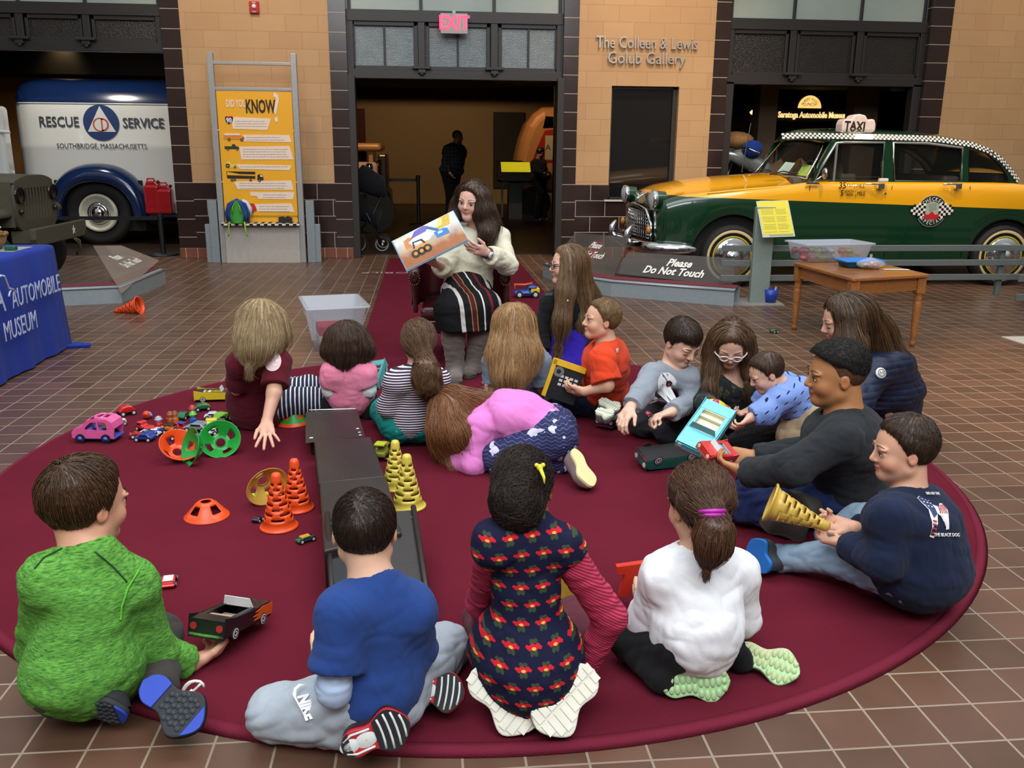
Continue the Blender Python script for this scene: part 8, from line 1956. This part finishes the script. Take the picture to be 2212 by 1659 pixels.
MB().bb((-.128, -.066, .022), (.132, .066, .036)).build('chassis', BL2, t, bev=.006)
for x in (-.075, .08):
    for s in (-1, 1):
        w = MB().cyl((x, s*.045, .028), (x, s*.076, .028), .028, n=28).build('wheel', TYRE, t); MB().lathe([(.001, .006), (.010, .006), (.016, .0), (.001, -.004)], 20, m=T(x, s*.077, .028) @ rotm(-s*-PI/2, 0, 0)).build('hubcap', BL2, w)
for x in (-.02, .04): MB().bb((x-.02, -.045, .04), (x+.012, .045, .085)).build('seat', BL2, t, bev=.008)
for x, c in ((-.045, 'b5c23a'), (.01, '8a93c9')): o = figure(['toy passenger with yellow hair inside the pink car', 'toy driver in lilac inside the pink car'][x > 0], M_ @ T(x, 0, .075) , c=c, hat='c9c93a')
o = toycar('small white toy tipper behind the pink car', pose(262, 918, 20), c='c9c9c6', kind='truck', L=.06, grp=GP)
# others
toycar('small red racing car alone on the rug near the green-topped boy', pose(365, 1262, 100, rx=0), L=.085, W=.045, H=.024, c='c5161f', c2='e0d8d4')
toycar('small orange and green toy car by the left side of the ramp', pose(661, 1170, 35), L=.075, W=.032, H=.024, c='1f5a3a', c2='d08a2a')
toycar('tiny black toy car at the foot of the orange cone', pose(557, 1127, 70), L=.04, W=.028, H=.022, c='15151c', wc='d9d9e0', wr=.008)
toycar('yellow and green toy bus beside the yellow disc cone', pose(563, 1086, 15), L=.075, W=.032, H=.04, c='d3d01c', c2='3fa040', kind='bus')
toycar('olive and lime toy truck behind the pale yellow cones', pose(824, 990, 75), L=.11, W=.07, H=.075, c='7a7a2a', c2='b9c832', kind='truck')
toycar('small red toy car beyond the pale yellow cones', pose(838, 962, 10), L=.07, W=.04, H=.03, c='b8202a')
toycar('tiny green and black toy car on the tiles beyond the group', T(gd(1672, 719, .001)) @ rotm(0, 0, .3), L=.055, W=.045, H=.03, c='1f7a3a', wr=.012)
M_ = T(gd(1137, 642, .012)) @ rotm(0, 0, .05); t = toycar('blue and yellow toy tow truck on the red runner beside the armchair', M_, L=.26, W=.13, H=.12, c='1c4fa8', kind='truck', wr=.036)
MB().tube([(-.11, 0, .07), (-.12, 0, .13), (-.02, 0, .125), (.06, 0, .14)], .011, 8).build('orange_boom', plain('e05a1c', .4), t); MB().bb((.03, -.067, .05), (.125, .067, .10)).build('yellow_cab', plain('d9c22a', .4), t, bev=.01)

# ---- card (folded paper) cars
def card_car(label, M, L, W, H, c, top=None, inner='e6e0d2', fins=True, ws=True, grp=None, flame=None, seats=None, under=None, wheel='d9d9d6'):
    t = thing('card_car', label, 'card toy car', mw=M, group=grp); A = plain(c, .35, coat=.2); TP = plain(top or c, .3, coat=.2)
    sp = [(-.5, .22), (-.5, .98 if fins else .8), (-.30, .84), (.10, .80), (.42, .76), (.5, .62), (.5, .22)]
    for s in (-1, 1): MB().prism([(x*L, z*H) for x, z in sp], -.0015, .0015, m=T(0, s*W/2, 0) @ VERT).build('side_panel', A, t)
    dk = MB(); a = W/2-.003
    dk.box((-.40*L, 0, .82*H), (.2*L, 2*a, .003)); dk.box((.32*L, 0, .77*H), (.34*L, 2*a, .003)); dk.box((-.075*L, -a*.86, .80*H), (.45*L, a*.25, .003)); dk.box((-.075*L, a*.86, .80*H), (.45*L, a*.25, .003))
    dk.build('deck', TP, t)
    MB().box((-.075*L, 0, .42*H), (.45*L, 2*a*.86, .004)).box((-.29*L, 0, .60*H), (.004, 2*a*.86, .4*H)).box((-.18*L, 0, .62*H), (.05*L, 2*a*.8, .22*H)).build('interior', plain(inner, .6), t)
    for x, nm in ((.5, 'nose_panel'), (-.5, 'tail_panel')): 
        e = MB().box((x*L, 0, .46*H), (.003, W, .48*H if x > 0 else .66*H)).build(nm, A, t)
        MB().box((x*L*1.01, 0, .26*H), (.006, W*.96, .10*H)).build('bumper', CHROME, e)
        for s in (-1, 1): MB().cyl((x*L, s*W*.36, .56*H), (x*L*1.025, s*W*.36, .56*H), .10*H+.003, n=14).build('lamp', plain('d9d4c4' if x > 0 else 'b02a2a', .2), e)
    MB().box((0, 0, .2*H), (L*.98, W*.98, .003)).build('underside', plain(under or '1a1a1c', .5), t)
    if ws: MB().prism([(-.5*W*.86, 0), (.5*W*.86, 0), (.42*W*.86, .42*H), (-.42*W*.86, .42*H)], -.001, .001, m=T(.14*L, 0, .80*H) @ rotm(PI/2-.35, 0, PI/2)).build('windscreen', plain(seats or 'dfe3e6', .2), t)
    for x in (-.30, .30):
        for s in (-1, 1):
            w = MB().cyl((x*L, s*W*.5, .24*H), (x*L, s*(W*.5+.004), .24*H), .24*H, n=24).build('wheel', TYRE, t); M2 = T(x*L, s*(W*.5+.0045), .24*H) @ rotm(PI/2, 0, 0)
            MB().lathe([(.16*H, .0005*-s), (.2*H, 0)], 20, m=M2, smooth=False).lathe([(.001, -.001*-s), (.11*H, 0)], 16, m=M2, smooth=False).build('hubcap', plain(wheel, .3), w)
    if flame:
        for s in (-1, 1):
            MB().prism([(.5*L, .3*H), (.5*L, .74*H), (.3*L, .76*H), (.12*L, .66*H), (.22*L, .60*H), (.08*L, .5*H), (.2*L, .46*H), (.1*L, .34*H), (.25*L, .32*H)], -.001, .001, m=T(0, s*(W/2+.0025), 0) @ VERT).build('flame_print', plain('d2561c', .4), t)
    return t
def seg(p0, p1, up=(0, 0, 1)): d = p1-p0; return frame((p0+p1)/2, x=d, y=Vector(up).cross(d))
# car in the green boy's hand
r0, f0 = at(448, 1385, 2.30), at(545, 1335, 2.52)
card_car('black card convertible with flame print held by the boy in green', seg(r0, f0), .255, .115, .075, '15161a', top='1b1c20', inner='a98a78', flame=1)
r0, f0 = gd(1362, 892, RZ+.002), gd(1288, 938, RZ+.002)
t = card_car('black card roadster with white interior under the hand of the boy in grey', seg(r0, f0), .26, .105, .072, '121214', inner='b5252c', seats='e9e7e4', fins=False)
M_ = seg(gd(1505, 975, RZ+.055), gd(1382, 990, RZ+.055), up=(0, .30, -.95)) @ T(0, 0, -.04)
card_car('black and teal card car lying upside down on the rug', T(0, 0, 0) @ M_, .29, .11, .09, '136058', top='1d6f68', under='141416', ws=False)
r0, f0 = at(1545, 905, 3.42), at(1500, 968, 3.30)
card_car('turquoise card convertible propped on the upturned car', seg(r0, f0, up=(-.15, -.55, .8)), .27, .135, .06, '4fb0bf', top='5cc0cf', inner='e4dfc0', seats='5f7f84')
r0, f0 = at(1572, 985, 3.20), at(1512, 985, 3.14)
card_car('red card car held in the hands of the boy in charcoal', seg(r0, f0, up=(0, -.45, .85)), .145, .085, .05, 'c02a26', top='c8302a', inner='9fb4c2', seats='cfd6da')
r0, f0 = gd(428, 862, RZ), gd(512, 866, RZ)
card_car('yellow and black card car with tail fins beside the girl in maroon', T((r0+f0)/2) @ rotm(0, 0, .02), .24, .09, .07, 'd9c02e', top='1c1c1c', inner='e6e6e2')
r0, f0 = at(828, 790, 4.92), at(806, 852, 4.72)
card_car('turquoise card car in the hands of the toddler in pink', seg(r0, f0, up=(-.3, -.3, .85)), .20, .08, .07, '4f9f9f', inner='8a8a84', ws=False)
p = at(1218, 825, 4.45); M_ = frame(p, x=Vector((.75, -.1, -.25)), y=Vector((.35, .1, .9)))
t = thing('yellow_box', 'yellow and black card box with printed panels held by the boy in orange', 'box', mw=M_)
MB().bb((-.085, -.10, -.02), (.085, .10, .02)).build('black_face', plain('141416', .4), t); MB().bb((-.088, .075, -.03), (.088, .105, .025)).build('yellow_edge', plain('e0b020', .4), t); MB().bb((-.092, -.10, -.03), (-.07, .10, .025)).build('yellow_side', plain('e0b020', .4), t)
m = MB(); [m.bb((-.03+.026*(i % 4), .02-.022*(i//4), .0202), (-.012+.026*(i % 4), .033-.022*(i//4), .0212)) for i in range(12)]; m.build('white_label_grid', plain('c9c9c6', .5), t)
MB().lathe([(.012, .022), (.028, .022)], 20, m=T(-.045, .045, 0), smooth=False).build('printed_wheel', plain('6a6a6a', .5), t)
p = gd(925, 952, RZ); o = thing('flat_card_sheet', 'black and red unfolded card sheet under the hair of the crawling girl', 'card', mw=T(p.x, p.y, RZ+.003) @ rotm(0, 0, .25))
MB().prism([(-.10, -.05), (.12, -.07), (.14, .06), (.06, .09)], 0, .003).build('sheet', plain('161618', .5), o); MB().prism([(-.04, -.02), (.03, .0), (.07, .06), (.04, .05)], .003, .004).build('red_print', RED, o); MB().prism([(.04, -.05), (.12, -.06), (.12, .01), (.07, .0)], .003, .004).build('grey_print', plain('a3a3a0', .5), o)
p = at(1240, 1290, 2.36); t = card_car('yellow card van half hidden behind the girl in the poppy dress', T(gd(1250, 1325, RZ)+Vector((0, .06, .0))) @ rotm(0, 0, -1.2), .19, .10, .13, 'd3b23c', fins=False, ws=False, inner='d3b23c')
p = gd(1372, 1318, RZ); o = MB().prism([(-.05, 0), (-.02, .0), (-.01, .06), (.03, .075), (.035, .10), (-.06, .09), (-.06, .07), (-.035, .065)], -.012, .012, m=VERT).build('red_card_shape', plain('c8321f', .4)); o.location = (p.x+.01, p.y+.05, RZ+.03); o.scale = (1.1, 1, 1.15); tag(o, 'red folded card piece in front of the girl in white', 'card')
p = gd(540, 919, RZ); o = MB().prism([(-.085, -.035), (.03, -.04), (.10, .045), (-.02, .05)], 0, .0015).build('paper_sheet', plain('c9cbe0', .6)); o.location = (p.x, p.y, RZ+.003); tag(o, 'printed white paper sheet by the leaning girl, on the rug', 'paper')
m = MB(); [m.bb((-.05+.012*i, -.025+.010*i, .0016), (.03+.010*i, -.022+.010*i, .0022)) for i in range(6)]; m.build('printed_text', plain('8a8ca6', .6), o)
# things in hands
p = at(1548, 876, 3.80); t = thing('shape_toy', 'yellow, pink and orange baby toy car held by the girl with white glasses', 'toy', mw=T(p) @ rotm(0, .3, -.3))
MB().ball((0, 0, 0), (.05, .03, .028), 20).build('body', plain('cfc02a', .35), t); MB().ball((-.01, -.008, .006), (.022, .026, .024), 14).build('pink_door', plain('c0307a', .4), t); MB().ball((.042, 0, -.006), (.022, .028, .024), 14).build('orange_nose', plain('d8501f', .4), t)
for x in (-.028, .028): MB().cyl((x, -.034, -.02), (x, .034, -.02), .014, n=16).build('wheel', plain('c9642a', .4), t)
for px, py, Y, lb in ((1046, 832, 4.64, 'shiny red toy in the hand of the strawberry-blond girl'), (1400, 898, 3.88, 'shiny dark red toy in the hand of the boy in grey')):
    p = at(px, py, Y); toycar(lb, T(p) @ rotm(.3, .2, .6), L=.045, W=.025, H=.02, c='8a1420', wr=.006)
